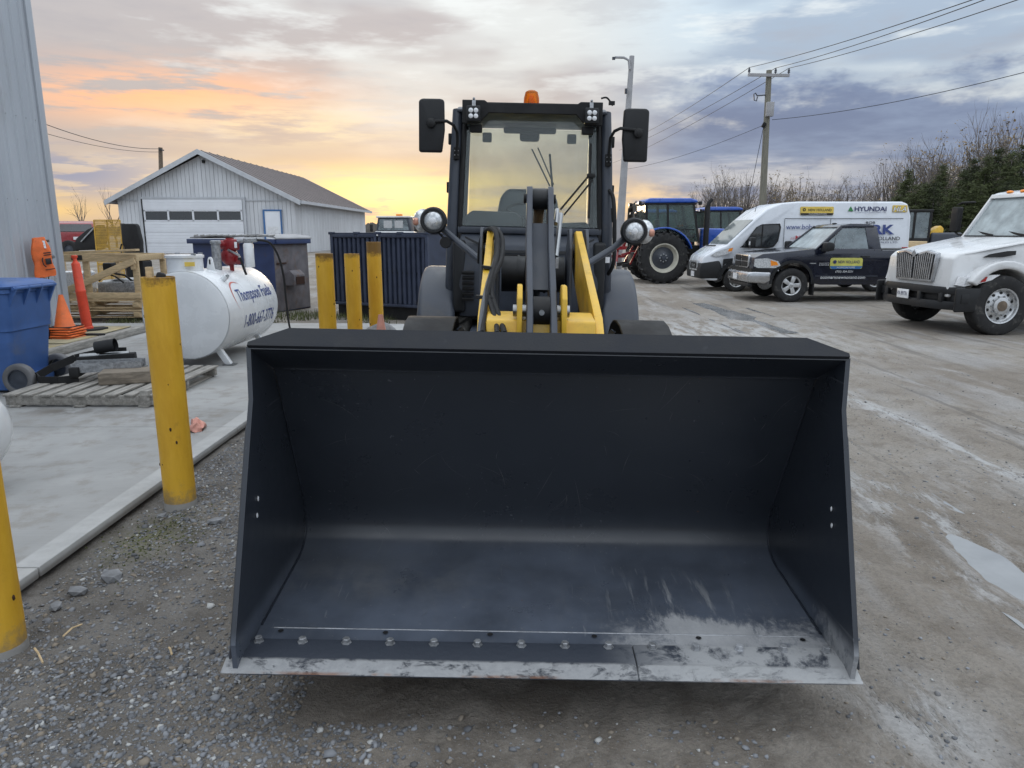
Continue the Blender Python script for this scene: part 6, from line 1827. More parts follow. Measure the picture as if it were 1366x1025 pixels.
# ---- blue tractors
def tractor(loc, rz, label, wheel_mat='tyre'):
    """front looks to +X, x counted from the rear axle"""
    t = thing('farm_tractor', label, 'tractor', loc, rz, 'blue tractors parked beyond the van')
    RR = .83
    for s in (-1, 1):
        make_wheel(t, (0, s * .95, RR), RR - .02, .50, .47, s, 'tractor', wheel_mat, 'rim_cream', 22, 44)
        make_wheel(t, (2.55, s * .88, .60), .58, .40, .36, s, 'tractor', wheel_mat, 'rim_cream', 18)
        o_ = [(0 + 1.0 * math.cos(R(a)), RR + 1.0 * math.sin(R(a))) for a in range(18, 150, 10)]; i_ = [(.95 * math.cos(R(a)), RR + .95 * math.sin(R(a))) for a in range(18, 150, 10)]
        f = MB().prism(o_ + i_[::-1], s * .62, s * 1.12, 'Y', .012, 1).build('rear_fender', 'tractor_blue', t, 0, smooth=40)
        i2 = [(.60 * math.cos(R(a)), RR + .60 * math.sin(R(a))) for a in range(18, 150, 10)]
        MB().prism(i_ + i2[::-1], s * .60, s * .64, 'Y').build('fender_skirt', 'matte_black', f)
    MB().box((1.0, 0, .95), (2.6, .55, .55)).build('transmission', 'matte_black', t, .05)
    hood = MB().prism([(1.42, 1.15), (1.42, 1.80), (2.2, 1.78), (3.1, 1.60), (3.3, 1.40), (3.28, .95), (1.42, .95)], -.40, .40, 'Y', .06, 3).build('bonnet', 'tractor_blue', t)
    for s in (-1, 1): MB().box((2.55, s * .405, 1.30), (.9, .012, .35)).build('side_grille', 'matte_black', hood)
    MB().box((-.55, 0, .75), (.7, .9, .5)).build('hitch_frame', 'matte_black', t, .04)
    for s in (-1, 1):
        MB().bar((-.4, s * .45, .70), (-1.25, s * .52, .55), .08, .12).build('lift_link', 'matte_black', t)
        MB().bar((-.7, s * .5, 1.2), (-1.0, s * .52, .6), .05, .05).build('drop_link', 'car_red', t)
    MB().bar((-.6, 0, 1.05), (-1.2, 0, .9), .08, .08).build('top_link', 'car_red', t)
    MB().tube([(1.52, -.62, 1.2), (1.52, -.62, 2.45), (1.56, -.62, 2.62), (1.66, -.62, 2.74)], [.09, .09, .065, .06], 14).build('exhaust', 'matte_black', t)
    cb_ = part('cab', t)
    MB().prism([(-.62, 2.60), (-.60, 2.68), (-.45, 2.76), (.9, 2.76), (1.12, 2.70), (1.15, 2.62)], -.80, .80, 'Y', .04, 3).build('roof', 'tractor_blue', cb_)
    MB().box((.26, 0, 2.58), (1.72, 1.52, .06)).build('roof_lining', 'matte_black', cb_, .02)
    MB().box((.40, 0, 1.22), (1.25, 1.3, .35)).build('cab_base', 'matte_black', cb_, .04)
    for s in (-1, 1):
        for xa, xb in (((-.50), (-.55)), (.22, .16), (1.25, 1.02)):
            MB().bar((xa, s * .74, 1.32), (xb, s * .72, 2.58), .06, .07).build('pillar', 'matte_black', cb_)
        MB().plate([(-.46, s * .745, 1.72), (.20, s * .745, 1.45), (.16, s * .725, 2.55), (-.52, s * .725, 2.55)], .006).build('side_glass', 'tractor_glass', cb_)
        MB().plate([(.24, s * .745, 1.35), (1.22, s * .745, 1.35), (1.02, s * .725, 2.55), (.20, s * .725, 2.55)], .006).build('door_glass', 'tractor_glass', cb_)
        MB().bar((.6, s * .76, 1.75), (1.05, s * .76, 1.75), .02, .03).build('door_bar', 'matte_black', cb_)
        for xa in (-.78, 1.22):
            wl = MB().box((xa, s * .78, 2.60), (.10, .14, .12)).build('work_light', 'matte_black', cb_, .02)
            MB().box((xa + (-.055 if xa < 0 else .055), s * .78, 2.60), (.01, .11, .09)).build('light_lens', 'lens_white', wl)
            MB().bar((xa, s * .78, 2.62), (xa * .8, s * .72, 2.64), .03, .03).build('light_arm', 'matte_black', wl)
    MB().plate([(-.53, -.70, 1.72), (-.53, .70, 1.72), (-.57, .70, 2.54), (-.57, -.70, 2.54)], .006).build('rear_glass', 'tractor_glass', cb_)
    MB().plate([(1.25, -.70, 1.35), (1.25, .70, 1.35), (1.05, .70, 2.54), (1.05, -.70, 2.54)], .006).build('front_glass', 'tractor_glass', cb_)
    MB().prism([(.0, 1.35), (-.12, 2.05), (.0, 2.12), (.12, 1.5), (.45, 1.5), (.45, 1.35)], -.25, .25, 'Y', .04, 2).build('seat', 'matte_black', cb_)
    P = [(.78 + .06 * math.cos(2 * math.pi * k / 20), .2 * math.sin(2 * math.pi * k / 20), 1.86 + .18 * math.cos(2 * math.pi * k / 20)) for k in range(20)]
    MB().tube(P, .018, 6, closed=True).build('steering_wheel', 'matte_black', cb_)
    MB().bar((1.0, 0, 1.35), (.80, 0, 1.85), .10, .10).build('column', 'matte_black', cb_)
    return t
glass('tractor_glass', (.70, .82, .80), 1.0, (.34, .40, .38), .10)
tractor((4.95, 24.9, 0), R(2), 'blue tractor with a full view cab and big muddy rear wheels beside the lamp pole')
tractor((9.0, 33.0, 0), R(4), 'blue tractor hidden up to its cab behind the white van nose')
t3 = tractor((6.9, 36.5, 0), R(5), 'blue tractor of which a blue bonnet shows between cab and van')

# ---- black cab machine behind the van
mx = thing('excavator', 'black cab construction machine with a yellow boom foot behind the navy pickup bed', 'excavator', (15.9, 28.5, 0), R(-8))
for s in (-1, 1):
    tr_ = MB().prism([(-1.2, .25), (-1.0, .05), (1.0, .05), (1.2, .25), (1.2, .5), (1.0, .68), (-1.0, .68), (-1.2, .5)], s * .65, s * 1.05, 'Y', .04, 2).build('track', 'black_rubber', mx)
MB().box((0, 0, .9), (1.8, 1.7, .35)).build('turntable', 'matte_black', mx, .05)
MB().box((.7, 0, 1.35), (1.1, 1.8, .6)).build('engine_cover', 'slate_paint', mx, .08, 3)
ec = part('cab', mx)
MB().box((-.5, -.35, 1.25), (1.2, 1.0, .4)).build('cab_base', 'matte_black', ec, .04)
for xx, yy in ((-1.08, -.82), (-1.08, .12), (.06, -.82), (.06, .12), (-.5, -.82)):
    MB().bar((xx, yy, 1.4), (xx + (.0 if xx > -1 else .10), yy, 2.42), .08, .08).build('pillar', 'matte_black', ec)
MB().box((-.48, -.35, 2.46), (1.25, 1.05, .10)).build('roof', 'matte_black', ec, .03)
for yy in (-.83, .13):
    MB().plate([(-1.06, yy, 1.45), (.04, yy, 1.45), (.04, yy, 2.40), (-.96, yy, 2.40)], .006).build('side_glass', 'car_glass', ec)
MB().plate([(-1.09, -.80, 1.45), (-1.09, .10, 1.45), (-.99, .10, 2.40), (-.99, -.80, 2.40)], .006).build('front_glass', 'car_glass', ec)
MB().bar((-1.25, -.75, 1.5), (-1.0, -.78, 2.1), .05, .05).build('grab_rail', 'matte_black', ec)
MB().box((-1.1, -.95, 2.15), (.08, .16, .24)).build('mirror', 'matte_black', ec, .03)
MB().prism([(.05, 1.45), (.15, 1.70), (.50, 1.92), (.62, 1.80), (.60, 1.45)], -.75, -.25, 'Y', .04, 2).build('boom_foot', 'machine_yellow', mx)
def wall_block(X, Y, w, d, h, z, rz, name, mat, lab, cat):
    o = MB().box((0, 0, h / 2), (w, d, h)).build(name, mat, None, .02); o.location = (X, Y, z); o.rotation_euler = (0, 0, rz)
    return tag(o, lab, cat)

# ------------------------------------------------------------------ poles and wires
def wire(a, b, sag, r, label, n=14):
    a = Vector(a); b = Vector(b)
    P = [a.lerp(b, i / n) - Vector((0, 0, sag * 4 * (i / n) * (1 - i / n))) for i in range(n + 1)]
    tag(MB().tube(P, r, 5).build('overhead_wire', 'wire_dark', None), label, 'wire', 'overhead wires')
pbr('wire_dark', (.02, .02, .022), .6)
UY = 40.0
ub = at(1017, 300, UY); ub.z = 0; ut = at(1026, 94, UY)
up_ = thing('utility_pole', 'weathered wooden utility pole with a crossarm and grey box behind the van', 'utility pole', (ub.x, UY, 0))
ORG['on'] = True; ORG['org'] = Vector((ub.x, UY, 0))
MB().tube([ub + Vector((0, 0, -.1)), ub.lerp(ut, .5), ut], [.21, .175, .14], 14).build('pole', 'pole_wood', up_, 0, smooth=60)
ca, cb2 = at(998, 100, UY - .2), at(1053, 101, UY - .2)
MB().bar(ca, cb2, .12, .14).build('crossarm', 'pole_concrete', up_)
ins = []
for q in (.02, .66, .98):
    p = ca.lerp(cb2, q); ins.append(p + Vector((0, 0, .36)))
    MB().lathe([(.03, .05), (.03, .12), (.075, .14), (.05, .20), (.07, .23), (.04, .30), (.03, .36), (.001, .37)], p, 'Z', 10).build('insulator', 'slate_paint', up_)
bxp = at(1027, 146, UY - .25)
MB().box(bxp, (.38, .25, .72)).build('metal_box', 'pole_concrete', up_, .03)
p = at(1010, 128, UY - .2); q = at(1022, 127, UY)
MB().bar(p, q, .05, .06).build('fuse_arm', 'slate_paint', up_)
MB().tube([p, p + Vector((-.10, 0, .14)), p + Vector((-.18, 0, .08)), p + Vector((-.14, 0, -.22)), p + Vector((-.02, 0, -.26)), p + Vector((.02, 0, -.05))], .03, 6).build('fuse_cutout', 'slate_paint', up_)
p2 = at(1019, 167, UY - .2)
MB().box(p2, (.18, .15, .28), (.3, .4, 0)).build('cable_splice', 'matte_black', up_, .03)
ORG['on'] = False
for i, (e, far) in enumerate((((1272, -3), (858, 176)), ((1282, 0), (850, 188)), ((1335, -4), (845, 203)))):
    lab = ['thin power wire on the left insulator of the crossarm', 'thin power wire on the middle insulator of the crossarm', 'thin power wire on the right insulator of the crossarm'][i]
    near = at(e[0], e[1], 22.0); far_ = at(far[0], far[1], 78.0)
    wire(near + (near - ins[i]) * .6, ins[i], .25, .014, lab + ', coming in over the yard'); wire(ins[i], far_ + (far_ - ins[i]) * .3, .3, .016, lab + ', running away behind the loader')
sv = at(1030, 160, UY - .2)
wire(sv, at(1400, 88, 26.0), .25, .014, 'thick service cable running from the grey box over the trees')
wire(p2, at(835, 226, 62.0), .3, .012, 'lower cable running from the utility pole behind the lamp pole')
wire(p2, (ub.x - 1.1, UY + .5, .5), 0.0, .015, 'slanting guy wire at the foot of the utility pole')

lb = gp(822, 372); LY = 31.0
lb = at(823, 362, LY); lt = at(843, 75, LY)
lb.z = 0
lp_ = thing('lamp_pole', 'leaning grey concrete lamp pole with a bare bracket behind the loader', 'lamp pole', (lb.x, LY, 0))
ORG['on'] = True; ORG['org'] = Vector((lb.x, LY, 0))
MB().tube([lb + Vector((0, 0, -.1)), lb.lerp(lt, .5), lt], [.19, .145, .10], 14).build('pole', 'pole_concrete', lp_, 0, smooth=60)
b0 = at(840, 93, LY - .15)
MB().tube([b0, b0 + Vector((-.05, 0, .35)), b0 + Vector((-.25, 0, .45)), b0 + Vector((-.62, 0, .46))], .05, 8).build('lamp_bracket', 'pole_concrete', lp_)
MB().box(b0 + Vector((-.66, 0, .42)), (.12, .10, .10)).build('bracket_end', 'slate_paint', lp_)
MB().box(at(835, 122, LY - .2), (.10, .10, .20)).build('pole_clip', 'slate_paint', lp_)
ORG['on'] = False

gpole = at(212, 250, 62.0); gtop = at(214, 197, 62.0)
g_ = thing('wooden_pole', 'short leaning wooden pole rising behind the garage roof', 'utility pole', (gpole.x, 62.0, .6))
ORG['on'] = True; ORG['org'] = Vector((gpole.x, 62.0, .6))
MB().tube([at(217, 330, 62.0), gtop], [.22, .16], 10).build('pole', 'dark_wood', g_)
MB().bar(gtop + Vector((-.05, -.2, -.15)), gtop + Vector((.35, -.2, -.25)), .1, .1).build('pole_step', 'slate_paint', g_)
ORG['on'] = False
wire(at(40, 158, 40.0), gtop + Vector((0, 0, -.1)), .45, .022, 'upper sagging wire between the shed and the pole behind the garage')
wire(at(40, 172, 40.0), gtop + Vector((0, 0, -.35)), .35, .016, 'lower sagging wire between the shed and the pole behind the garage')

# ------------------------------------------------------------------ bare trees and evergreens
def bare_tree(seed, hgt=8.0, leaves=0, spread=.42, dense=.85):
    """returns trunk mesh builder, crown mesh builder (unit metres)"""
    rg = random.Random(seed); tr = MB(); cr_ = MB(); tips = []
    def grow(p, d, L, r, lv):
        nseg = 3 if lv < 3 else 2
        pts = [p]; rs = [r]
        for i in range(nseg):
            d = (d + Vector((rg.gauss(0, .10), rg.gauss(0, .10), rg.gauss(.03, .05)))).normalized()
            p = p + d * L / nseg; pts.append(p); rs.append(r * (1 - .38 * (i + 1) / nseg))
        (tr if lv == 0 else cr_).tube(pts, rs, 6 if lv == 0 else (4 if lv < 3 else 3), cap=False)
        if lv >= 4: tips.append(p); return
        n = rg.choice((3, 4)) if lv < 3 else rg.choice((3, 4, 5))
        n = max(2, int(n * dense))
        if lv == 0: n += 3
        for k in range(n):
            t = rg.uniform(.30, 1.0) if lv > 0 else rg.uniform(.35, 1.0)
            if k == 0: t = 1.0
            ii = min(int(t * nseg), nseg - 1); q = pts[ii].lerp(pts[ii + 1], t * nseg - ii)
            a = rg.uniform(0, 6.283); sp = spread * rg.uniform(.6, 1.5) * (.45 if k == 0 else 1.0)
            ax = d.orthogonal().normalized(); ax.rotate(Matrix.Rotation(a, 3, d).to_quaternion())
            nd = (d + ax * math.tan(min(sp, 1.1)) + Vector((0, 0, .12))).normalized()
            grow(q, nd, L * rg.uniform(.48, .74) * (1.1 if k == 0 else 1), rs[ii] * rg.uniform(.48, .68), lv + 1)
    grow(Vector((0, 0, -.05)), Vector((0, 0, 1)), hgt * .46, hgt * .019 + .012, 0)
    lf = None
    if leaves:
        lf = MB()
        for p in tips:
            if rg.random() > leaves: continue
            for _ in range(3):
                c = p + Vector((rg.gauss(0, .14), rg.gauss(0, .14), rg.gauss(0, .14))); s = rg.uniform(.05, .11)
                u = Vector((rg.gauss(0, 1), rg.gauss(0, 1), rg.gauss(0, 1))).normalized(); v = u.orthogonal().normalized()
                lf._f([lf._v(c - u * s), lf._v(c + v * s * .6), lf._v(c + u * s), lf._v(c - v * s * .6)])
    return tr, cr_, lf
PROTO = []
for i, (sd_, lv_, spd) in enumerate(((1, 0, .50), (2, .22, .42), (3, .04, .32), (4, .50, .44), (5, .08, .38), (6, .18, .34))):
    a, b, c = bare_tree(sd_, 8.0, lv_, spd)
    zt = max(v.co.z for v in b.bm.verts); k = 8.0 / zt
    ms = []
    for mm, nm, mat in ((a, 'trunk', 'bark'), (b, 'crown', 'twig'), (c, 'leaves', 'leaf_tan')):
        if mm is None: ms.append(None); continue
        me = bpy.data.meshes.new(nm); mm.bm.to_mesh(me); mm.bm.free(); me.transform(Matrix.Scale(k, 4)); me.materials.append(MATS[mat]); ms.append(me)
    PROTO.append(ms)
def plant_tree(kind, X, Y, hgt, label, group, wide=1.0, rz=None, z=0.0):
    ms = PROTO[kind]
    t = thing('bare_tree', label, 'tree', (X, Y, z), rnd.uniform(0, 6.28) if rz is None else rz, group)
    s = hgt / 8.0; t.scale = (s * wide, s * wide, s)
    for me, nm in zip(ms, ('trunk', 'crown', 'leaves')):
        if me is None: continue
        o = bpy.data.objects.new(nm, me); COL.objects.link(o); o.parent = t
        if nm == 'leaves':
            o.parent = [c for c in t.children if c.name.startswith('crown')][0]
    return t
def top_y(x):
    """skyline of the wood in the photograph"""
    K = [(930, 262), (945, 240), (960, 222), (985, 226), (1010, 240), (1060, 236), (1100, 236), (1130, 232), (1165, 240), (1195, 205), (1215, 190), (1245, 182), (1275, 186), (1300, 200), (1320, 170), (1340, 146), (1366, 150), (1420, 140)]
    for (a, ya), (b, yb) in zip(K, K[1:]):
        if a <= x <= b: return ya + (yb - ya) * (x - a) / (b - a)
    return 200
rg = random.Random(12)
GRP = 'bare trees along the wood edge'
LABK = {0: 'leafless tree with open grey branches in the wood edge', 1: 'slender tree with scattered tan leaves in the wood edge', 2: 'leafless narrow tree with upright twigs in the wood edge',
        3: 'tree still carrying clumps of tan leaves in the wood edge', 4: 'almost leafless grey tree in the wood edge', 5: 'narrow tree with thin tan foliage in the wood edge'}
xp = 938.0
while xp < 1385:
    for row in range(3):
        Y = 74 - (xp - 938) / 447 * 24 + row * 5 + rg.uniform(-2, 2)
        ty = top_y(xp) - 6 + (0 if row == 1 else rg.uniform(-3, 16)); ty += rg.uniform(-8, 12)
        x_ = xp + rg.uniform(-6, 6)
        tp_ = at(x_, ty, Y); kd = rg.choice((0, 1, 2, 4, 5, 3, 5, 1))
        plant_tree(kd, tp_.x, Y, max(tp_.z, 3.0), LABK[kd], GRP, rg.uniform(.85, 1.2))
    xp += rg.uniform(8, 13)
plant_tree(0, at(962, 225, 55).x, 55, at(962, 225, 55).z, 'rounded leafless tree standing apart at the end of the wood', None, 1.25)
plant_tree(3, at(1048, 240, 50).x, 50, at(1048, 248, 50).z, 'small tan leaved tree beside the utility pole', None, 1.1)
plant_tree(2, at(985, 240, 50).x, 50, at(985, 240, 50).z, 'thin leafless sapling between the lone tree and utility pole', None, .8)
plant_tree(0, at(103, 260, 48).x, 48, at(103, 246, 48).z - .6, 'leafless tree standing between the shed and the garage', None, .9, .4, .6)
plant_tree(4, at(148, 260, 50).x, 50, at(148, 246, 50).z - .6, 'leafless tree partly hidden by the garage corner', None, 1.0, 1.4, .6)


def evergreen_meshes(seed, mat, hgt=9.0, n=15000, rad=2.3):
    rg_ = np.random.default_rng(seed)
    nb_ = 150
    zb = np.sort(rg_.uniform(.08, .99, nb_)); az_ = rg_.uniform(0, 2 * math.pi, nb_)
    Lb = rad * (1 - zb) ** .75 * rg_.uniform(.55, 1.15, nb_) + .12
    dr = rg_.uniform(-.30, .25, nb_)
    i = rg_.choice(nb_, n, p=(Lb + .2) / (Lb + .2).sum()); t = rg_.random(n) ** .6
    r_ = Lb[i] * t; wob = .10 + .14 * t
    x = np.cos(az_[i]) * r_ + rg_.normal(0, 1, n) * wob; y = np.sin(az_[i]) * r_ + rg_.normal(0, 1, n) * wob
    z = zb[i] * hgt + dr[i] * r_ * .8 - .1 * r_ + rg_.normal(0, 1, n) * .10
    z = np.maximum(z, .15)
    s = rg_.uniform(.07, .17, n)
    u = rg_.normal(0, 1, (n, 3)); u[:, 2] *= .5; u /= np.linalg.norm(u, axis=1)[:, None]
    w = rg_.normal(0, 1, (n, 3)); w -= (w * u).sum(1)[:, None] * u; w /= np.linalg.norm(w, axis=1)[:, None]
    c = np.stack([x, y, z], -1)
    v = np.stack([c - u * s[:, None], c + w * s[:, None] * .35, c + u * s[:, None]], 1)
    crown = np_mesh('crown', v.reshape(-1, 3), np.arange(n * 3).reshape(-1, 3)); crown.materials.append(MATS[mat])
    m = MB(); m.tube([(0, 0, -.1), (.05, 0, hgt * .5), (0, 0, hgt * .97)], [.14, .09, .02], 7, cap=False)
    for k in range(0, nb_, 3):
        zz = zb[k] * hgt; m.tube([(0, 0, zz), (math.cos(az_[k]) * Lb[k] * .9, math.sin(az_[k]) * Lb[k] * .9, zz + dr[k] * Lb[k] * .7)], [.025, .008], 3, cap=False)
    me = bpy.data.meshes.new('trunk'); m.bm.to_mesh(me); m.bm.free(); me.materials.append(MATS['bark'])
    return me, crown
EV = [evergreen_meshes(1, 'needles'), evergreen_meshes(2, 'needles_dark', rad=2.8), evergreen_meshes(3, 'needles', rad=1.9)]
def plant_evergreen(k, X, Y, hgt, label, group, wide=1.0):
    t = thing('evergreen_tree', label, 'tree', (X, Y, 0), rnd.uniform(0, 6.28), group)
    t.scale = (hgt / 9 * wide, hgt / 9 * wide, hgt / 9)
    for me, nm in zip(EV[k], ('trunk', 'crown')):
        o = bpy.data.objects.new(nm, me); COL.objects.link(o); o.parent = t
LE = ['green evergreen tree with broad branches in front of the wood', 'dark dense evergreen tree in front of the wood', 'narrow green evergreen tree in front of the wood']
for i, (xx, ty, Y, k) in enumerate([(1212, 214, 46, 0), (1236, 232, 44, 2), (1258, 208, 47, 0), (1288, 214, 46, 2), (1300, 200, 45, 1), (1318, 196, 44, 0), (1335, 186, 45, 1), (1352, 190, 43, 0), (1370, 180, 44, 1), (1385, 190, 43, 0),
                                     (1198, 250, 43, 2), (1224, 236, 42, 0), (1248, 232, 42, 1), (1272, 240, 41, 0), (1292, 232, 41, 2), (1310, 236, 41, 0), (1345, 230, 41, 1), (1364, 236, 40, 2)]):
    p = at(xx, ty + 10, Y)
    plant_evergreen(k, p.x, Y, p.z, LE[k], 'evergreen trees along the wood edge', 1.0 + .35 * (ty > 230))
for i in range(8):
    xx = 1060 + i * 17 + rg.uniform(-5, 5); Y = 42 + rg.uniform(-3, 5); kd = (3, 1, 3, 5)[i % 4]
    tp_ = at(xx, top_y(min(xx, 1366)) + rg.uniform(10, 50), Y)
    plant_tree(kd, tp_.x, Y, tp_.z, LABK[kd], GRP, rg.uniform(1.0, 1.4))
# brushwood that closes the foot of the wood
def brush(name, n, place, hfun, mat, label, seed, wmin=.008, wmax=.02):
    rg_ = np.random.default_rng(seed); x, y = place(rg_, n); n = len(x); h = hfun(x, y) * rg_.uniform(.35, 1.0, n)
    a = rg_.uniform(0, 6.28, n); w = rg_.uniform(wmin, wmax, n); lx = rg_.normal(0, .08, n) * h; ly = rg_.normal(0, .08, n) * h
    z0 = rg_.uniform(0, .4, n) * h
    dx, dy = np.cos(a) * w, np.sin(a) * w
    v = np.stack([np.stack([x - dx, y - dy, z0], -1), np.stack([x + dx, y + dy, z0], -1), np.stack([x + lx, y + ly, h], -1)], 1)
    tag(link(name, np_mesh(name, v.reshape(-1, 3), np.arange(n * 3).reshape(-1, 3)), mat, None, 0), label, 'brushwood', kind='stuff')
def pb(rg_, n):
    t = rg_.random(n); xpx = 930 + 470 * t; Y = 72 - (xpx - 938) / 447 * 22 + rg_.uniform(0, 22, n)
    return (xpx - 683) / 950 * Y, Y
brush('brushwood', 11000, pb, lambda x, y: 3.2 + 2.6 * fbm(x * .3, y * .2, 3, 5), 'twig', 'tangled brushwood and saplings filling the wood behind the vehicles', 3, .008, .025)
def pb2(rg_, n):
    t = rg_.random(n); xpx = 1110 + 290 * t; Y = 56 - (xpx - 1110) / 290 * 8 + rg_.uniform(0, 10, n)
    return (xpx - 683) / 950 * Y, Y
brush('evergreen_undergrowth', 7000, pb2, lambda x, y: 3.0 + 2.5 * fbm(x * .3, y * .2, 3, 9), 'needles_dark', 'dark green undergrowth at the foot of the evergreens', 4, .03, .09)
# far wood on the horizon
def far_row(name, Y, a0, a1, hmin, hmax, seed, label, z=0):
    xs = np.linspace(a0, a1, 900); h = hmin + (hmax - hmin) * fbm(xs * .05, xs * 0 + seed, 5, seed) + (hmax - hmin) * .35 * (np.random.default_rng(seed).random(900) - .5)
    v = np.concatenate([np.stack([xs, xs * 0 + Y, xs * 0 + z - .5], -1), np.stack([xs, xs * 0 + Y + 2, z + h], -1), np.stack([xs, xs * 0 + Y + 8, z + h * .9], -1), np.stack([xs, xs * 0 + Y + 10, xs * 0 + z - .5], -1)])
    f = np.concatenate([np.stack([np.arange(899) + k * 900, np.arange(899) + 1 + k * 900, np.arange(899) + 1 + (k + 1) * 900, np.arange(899) + (k + 1) * 900], -1) for k in range(3)])
    tag(link(name, np_mesh(name, v, f), 'far_wood', None, 0), label, 'woodland', kind='stuff')
far_row('far_wood', 230, -260, 60, 2.2, 5.2, 3, 'distant low belt of trees on the horizon')
far_row('far_wood', 150, 25, 190, 4, 9, 6, 'distant belt of trees behind the parked tractors')

# ------------------------------------------------------------------ yard things between the buildings
ZB = .30
mp2 = thing('mesh_panel', 'yellow steel mesh guard panels leaning beside the garage', 'mesh panel', (at(144, 330, 22).x, 22.0, .1))
for k, (dx, w_) in enumerate(((-.19, .40), (.20, .40))):
    fr = MB()
    for a, b in (((dx - w_ / 2, 0, .0), (dx - w_ / 2, .1, 1.92)), ((dx + w_ / 2, 0, .0), (dx + w_ / 2, .1, 1.92)), ((dx - w_ / 2, .1, 1.92), (dx + w_ / 2, .1, 1.92)), ((dx - w_ / 2, .03, .6), (dx + w_ / 2, .03, .6)), ((dx - w_ / 2, .07, 1.3), (dx + w_ / 2, .07, 1.3))):
        fr.bar(a, b, .03, .03)
    f_ = fr.build('panel_frame', 'mesh_yellow', mp2)
    ms = MB()
    for i in range(12): ms.bar((dx - w_ / 2 + w_ * (i + .5) / 12, .0, 0), (dx - w_ / 2 + w_ * (i + .5) / 12, .1, 1.92), .016, .006)
    for i in range(40): ms.bar((dx - w_ / 2, .1 * i / 40 + .004, i * .048), (dx + w_ / 2, .1 * i / 40 + .004, i * .048), .006, .016)
    tag(ms.build('wire_mesh', 'mesh_yellow', f_), kind='stuff')
MB().box((.46, .1, .95), (.10, .06, 1.75)).build('side_post', 'dark_wood', mp2)
bg_ = thing('black_cover', 'tall black plastic machine cover standing in front of the garage door frame', 'cover', (at(175, 330, 20).x, 20.0, .05))
MB().prism([(-.22, 0), (.18, 0), (.22, .9), (.26, 1.35), (.20, 1.78), (.16, 1.84), (-.22, 1.84), (-.24, 1.30), (-.20, 1.2)], 0, .22, 'Y', .03, 2).build('cover_body', 'matte_black', bg_)
MB().prism([(-.10, .75), (.06, .75), (-.02, 1.05)], -.02, -.005, 'Y').build('cover_rib', 'black_plastic', bg_)
MB().tube([(-.24, -.02, 1.30), (-.29, -.04, 1.15), (-.24, -.02, .98)], .02, 6).build('handle', 'black_rubber', bg_)

def simple_car(loc, rz, mat, label):
    c = thing('parked_car', label, 'car', loc, rz)
    hw_ = lambda x, z: .90 - .16 * max(0, (z - .95) / .65) ** 1.3
    pr = [(-2.2, .35), (-2.25, .75), (-2.1, .95), (-1.0, 1.05), (-.4, 1.52), (-.1, 1.62), (1.5, 1.62), (1.95, 1.5), (2.25, 1.05), (2.3, .55), (2.2, .33)] + arch(1.4, .35, .38) + arch(-1.35, .35, .38)
    MB().prism(pr, -.9, .9, 'Y', .05, 3, warp=bodywarp(hw_, .9)).build('body', mat, c, 0, smooth=40)
    for s in (-1, 1):
        panel(c, [(-.85, 1.08), (-.32, 1.50), (1.45, 1.53), (1.80, 1.10)], hw_, s, 'side_window', 'dark_glass', .006)
        for xx in (-1.35, 1.4): make_wheel(c, (xx, s * .80, .34), .34, .22, .22, s, 'slots', n=24)
        MB().box((2.20, s * .62, .98), (.08, .30, .16)).build('tail_light', 'lens_red', c, .03)
    MB().plate([(2.02, -.66, 1.46), (2.02, .66, 1.46), (2.24, .72, 1.10), (2.24, -.72, 1.10)], .02).build('rear_window', 'dark_glass', c)
    MB().box((2.31, 0, .78), (.02, .32, .14)).build('licence_plate', 'lens_white', c)
    MB().box((2.28, 0, .50), (.10, 1.6, .22)).build('bumper', 'black_plastic', c, .04)
    return c
pc = at(92, 330, 36)
simple_car((pc.x - .6, 38.0, .60), R(-62), 'car_red', 'red parked car seen past the shed corner')
fk = thing('implement', 'black farm implement with a wheel parked beside the red car', 'implement', (at(121, 330, 33).x, 33.0, .55))
MB().prism([(-.7, .3), (.5, .35), (.75, .9), (.6, 1.45), (.1, 1.25), (-.45, .85)], -.3, .3, 'Y', .06, 2).build('housing', 'matte_black', fk)
MB().bar((-.9, -.1, .45), (.9, -.1, .5), .12, .12).build('frame', 'matte_black', fk)
MB().bar((-.2, -.35, .7), (.5, -.35, 1.35), .06, .05).build('strut', 'steel', fk)
make_wheel(fk, (-.85, -.2, .38), .38, .2, .2, -1, 'plain', 'tyre', 'slate_paint', 0, 24)

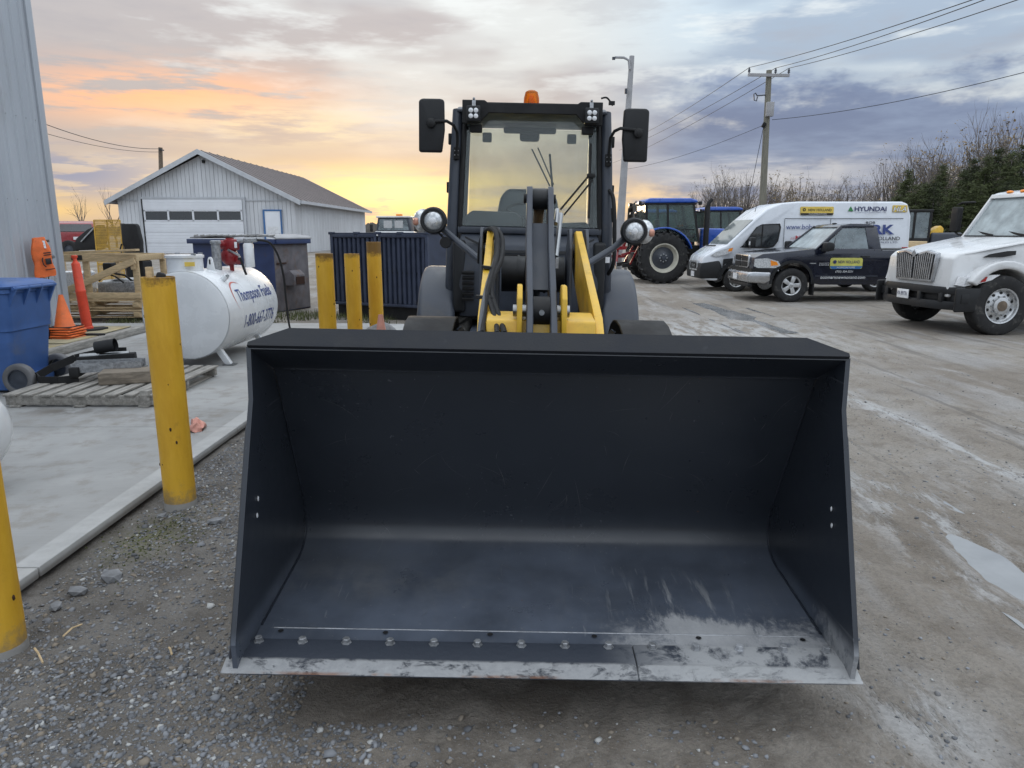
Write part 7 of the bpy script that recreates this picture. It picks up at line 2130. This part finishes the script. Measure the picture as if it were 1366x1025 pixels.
# white service truck behind the ribbed bin
sx = at(524, 300, 40).x
stt = thing('service_truck', 'white service truck with an orange roof beacon beyond the ribbed bin', 'truck', (sx, 40.0, .15))
MB().prism([(-1.02, .45), (1.02, .45), (1.02, 1.52), (.95, 1.58), (-.95, 1.58), (-1.02, 1.52)], 0, 2.2, 'Y', .04, 2).build('body', 'truck_white', stt)
MB().prism([(-.96, 1.58), (.96, 1.58), (.84, 2.30), (-.84, 2.30)], .2, 1.9, 'Y', .03, 2).build('cab', 'slate_paint', stt)
MB().plate([(-.84, .185, 1.63), (.84, .185, 1.63), (.74, .185, 2.22), (-.74, .185, 2.22)], .01).build('windscreen', 'car_glass', stt)
for xx in (-.3, .3): MB().box((xx, .178, 1.95), (.46, .01, .40)).build('window_light', 'lens_clear', stt)
MB().box((0, 1.05, 2.345), (1.86, 1.9, .09)).build('roof', 'truck_white', stt, .03)
MB().box((.28, .6, 2.45), (.34, .2, .12)).build('beacon', 'lens_amber', stt, .03)
for s in (-1, 1):
    make_wheel(stt, (s * .86, .6, .45), .45, .25, .26, s, 'plain', 'tyre', 'rim_silver', 0, 24).rotation_euler = (0, 0, R(90))
    MB().box((s * 1.22, .2, 1.75), (.16, .06, .40)).build('mirror', 'matte_black', stt, .02)
    MB().box((s * .75, -.02, .95), (.28, .05, .18)).build('headlight', 'lens_clear', stt, .02)
MB().box((0, -.02, .95), (.9, .05, .28)).build('grille', 'matte_black', stt)

# red implement behind the lamp pole
ri = thing('red_implement', 'red tillage implement parked behind the lamp pole and tractor', 'implement', (at(832, 345, 30).x, 30.0, 0))
for k in range(4): MB().bar((-.7 + k * .4, 0, .3), (-.6 + k * .4, .3, 1.0), .07, .10).build('tine_arm', 'car_red', ri)
MB().bar((-.9, .2, 1.0), (.9, .2, 1.05), .14, .14).build('toolbar', 'car_red', ri)
MB().bar((-.9, .6, .65), (.9, .6, .7), .12, .12).build('toolbar', 'car_red', ri)
for k in range(4): MB().lathe([(.25, -.02), (.25, .02)], (-.7 + k * .4, .1, .25), 'X', 20).build('disc', 'steel', ri)
MB().bar((0, .3, 1.0), (.1, -.1, 1.6), .1, .1).build('mast', 'car_red', ri)
wall_block(at(1270, 312, 30).x, 30.0, 4.5, .5, 1.55, 0, R(-4), 'concrete_barrier', 'pole_concrete', 'pale concrete barrier beyond the white truck bonnet', 'barrier')
wall_block(at(1208, 325, 26).x, 26.0, 1.1, .8, 1.35, 0, R(4), 'crate_stack', 'new_wood', 'pale wooden crate beside the black cab machine', 'crate')
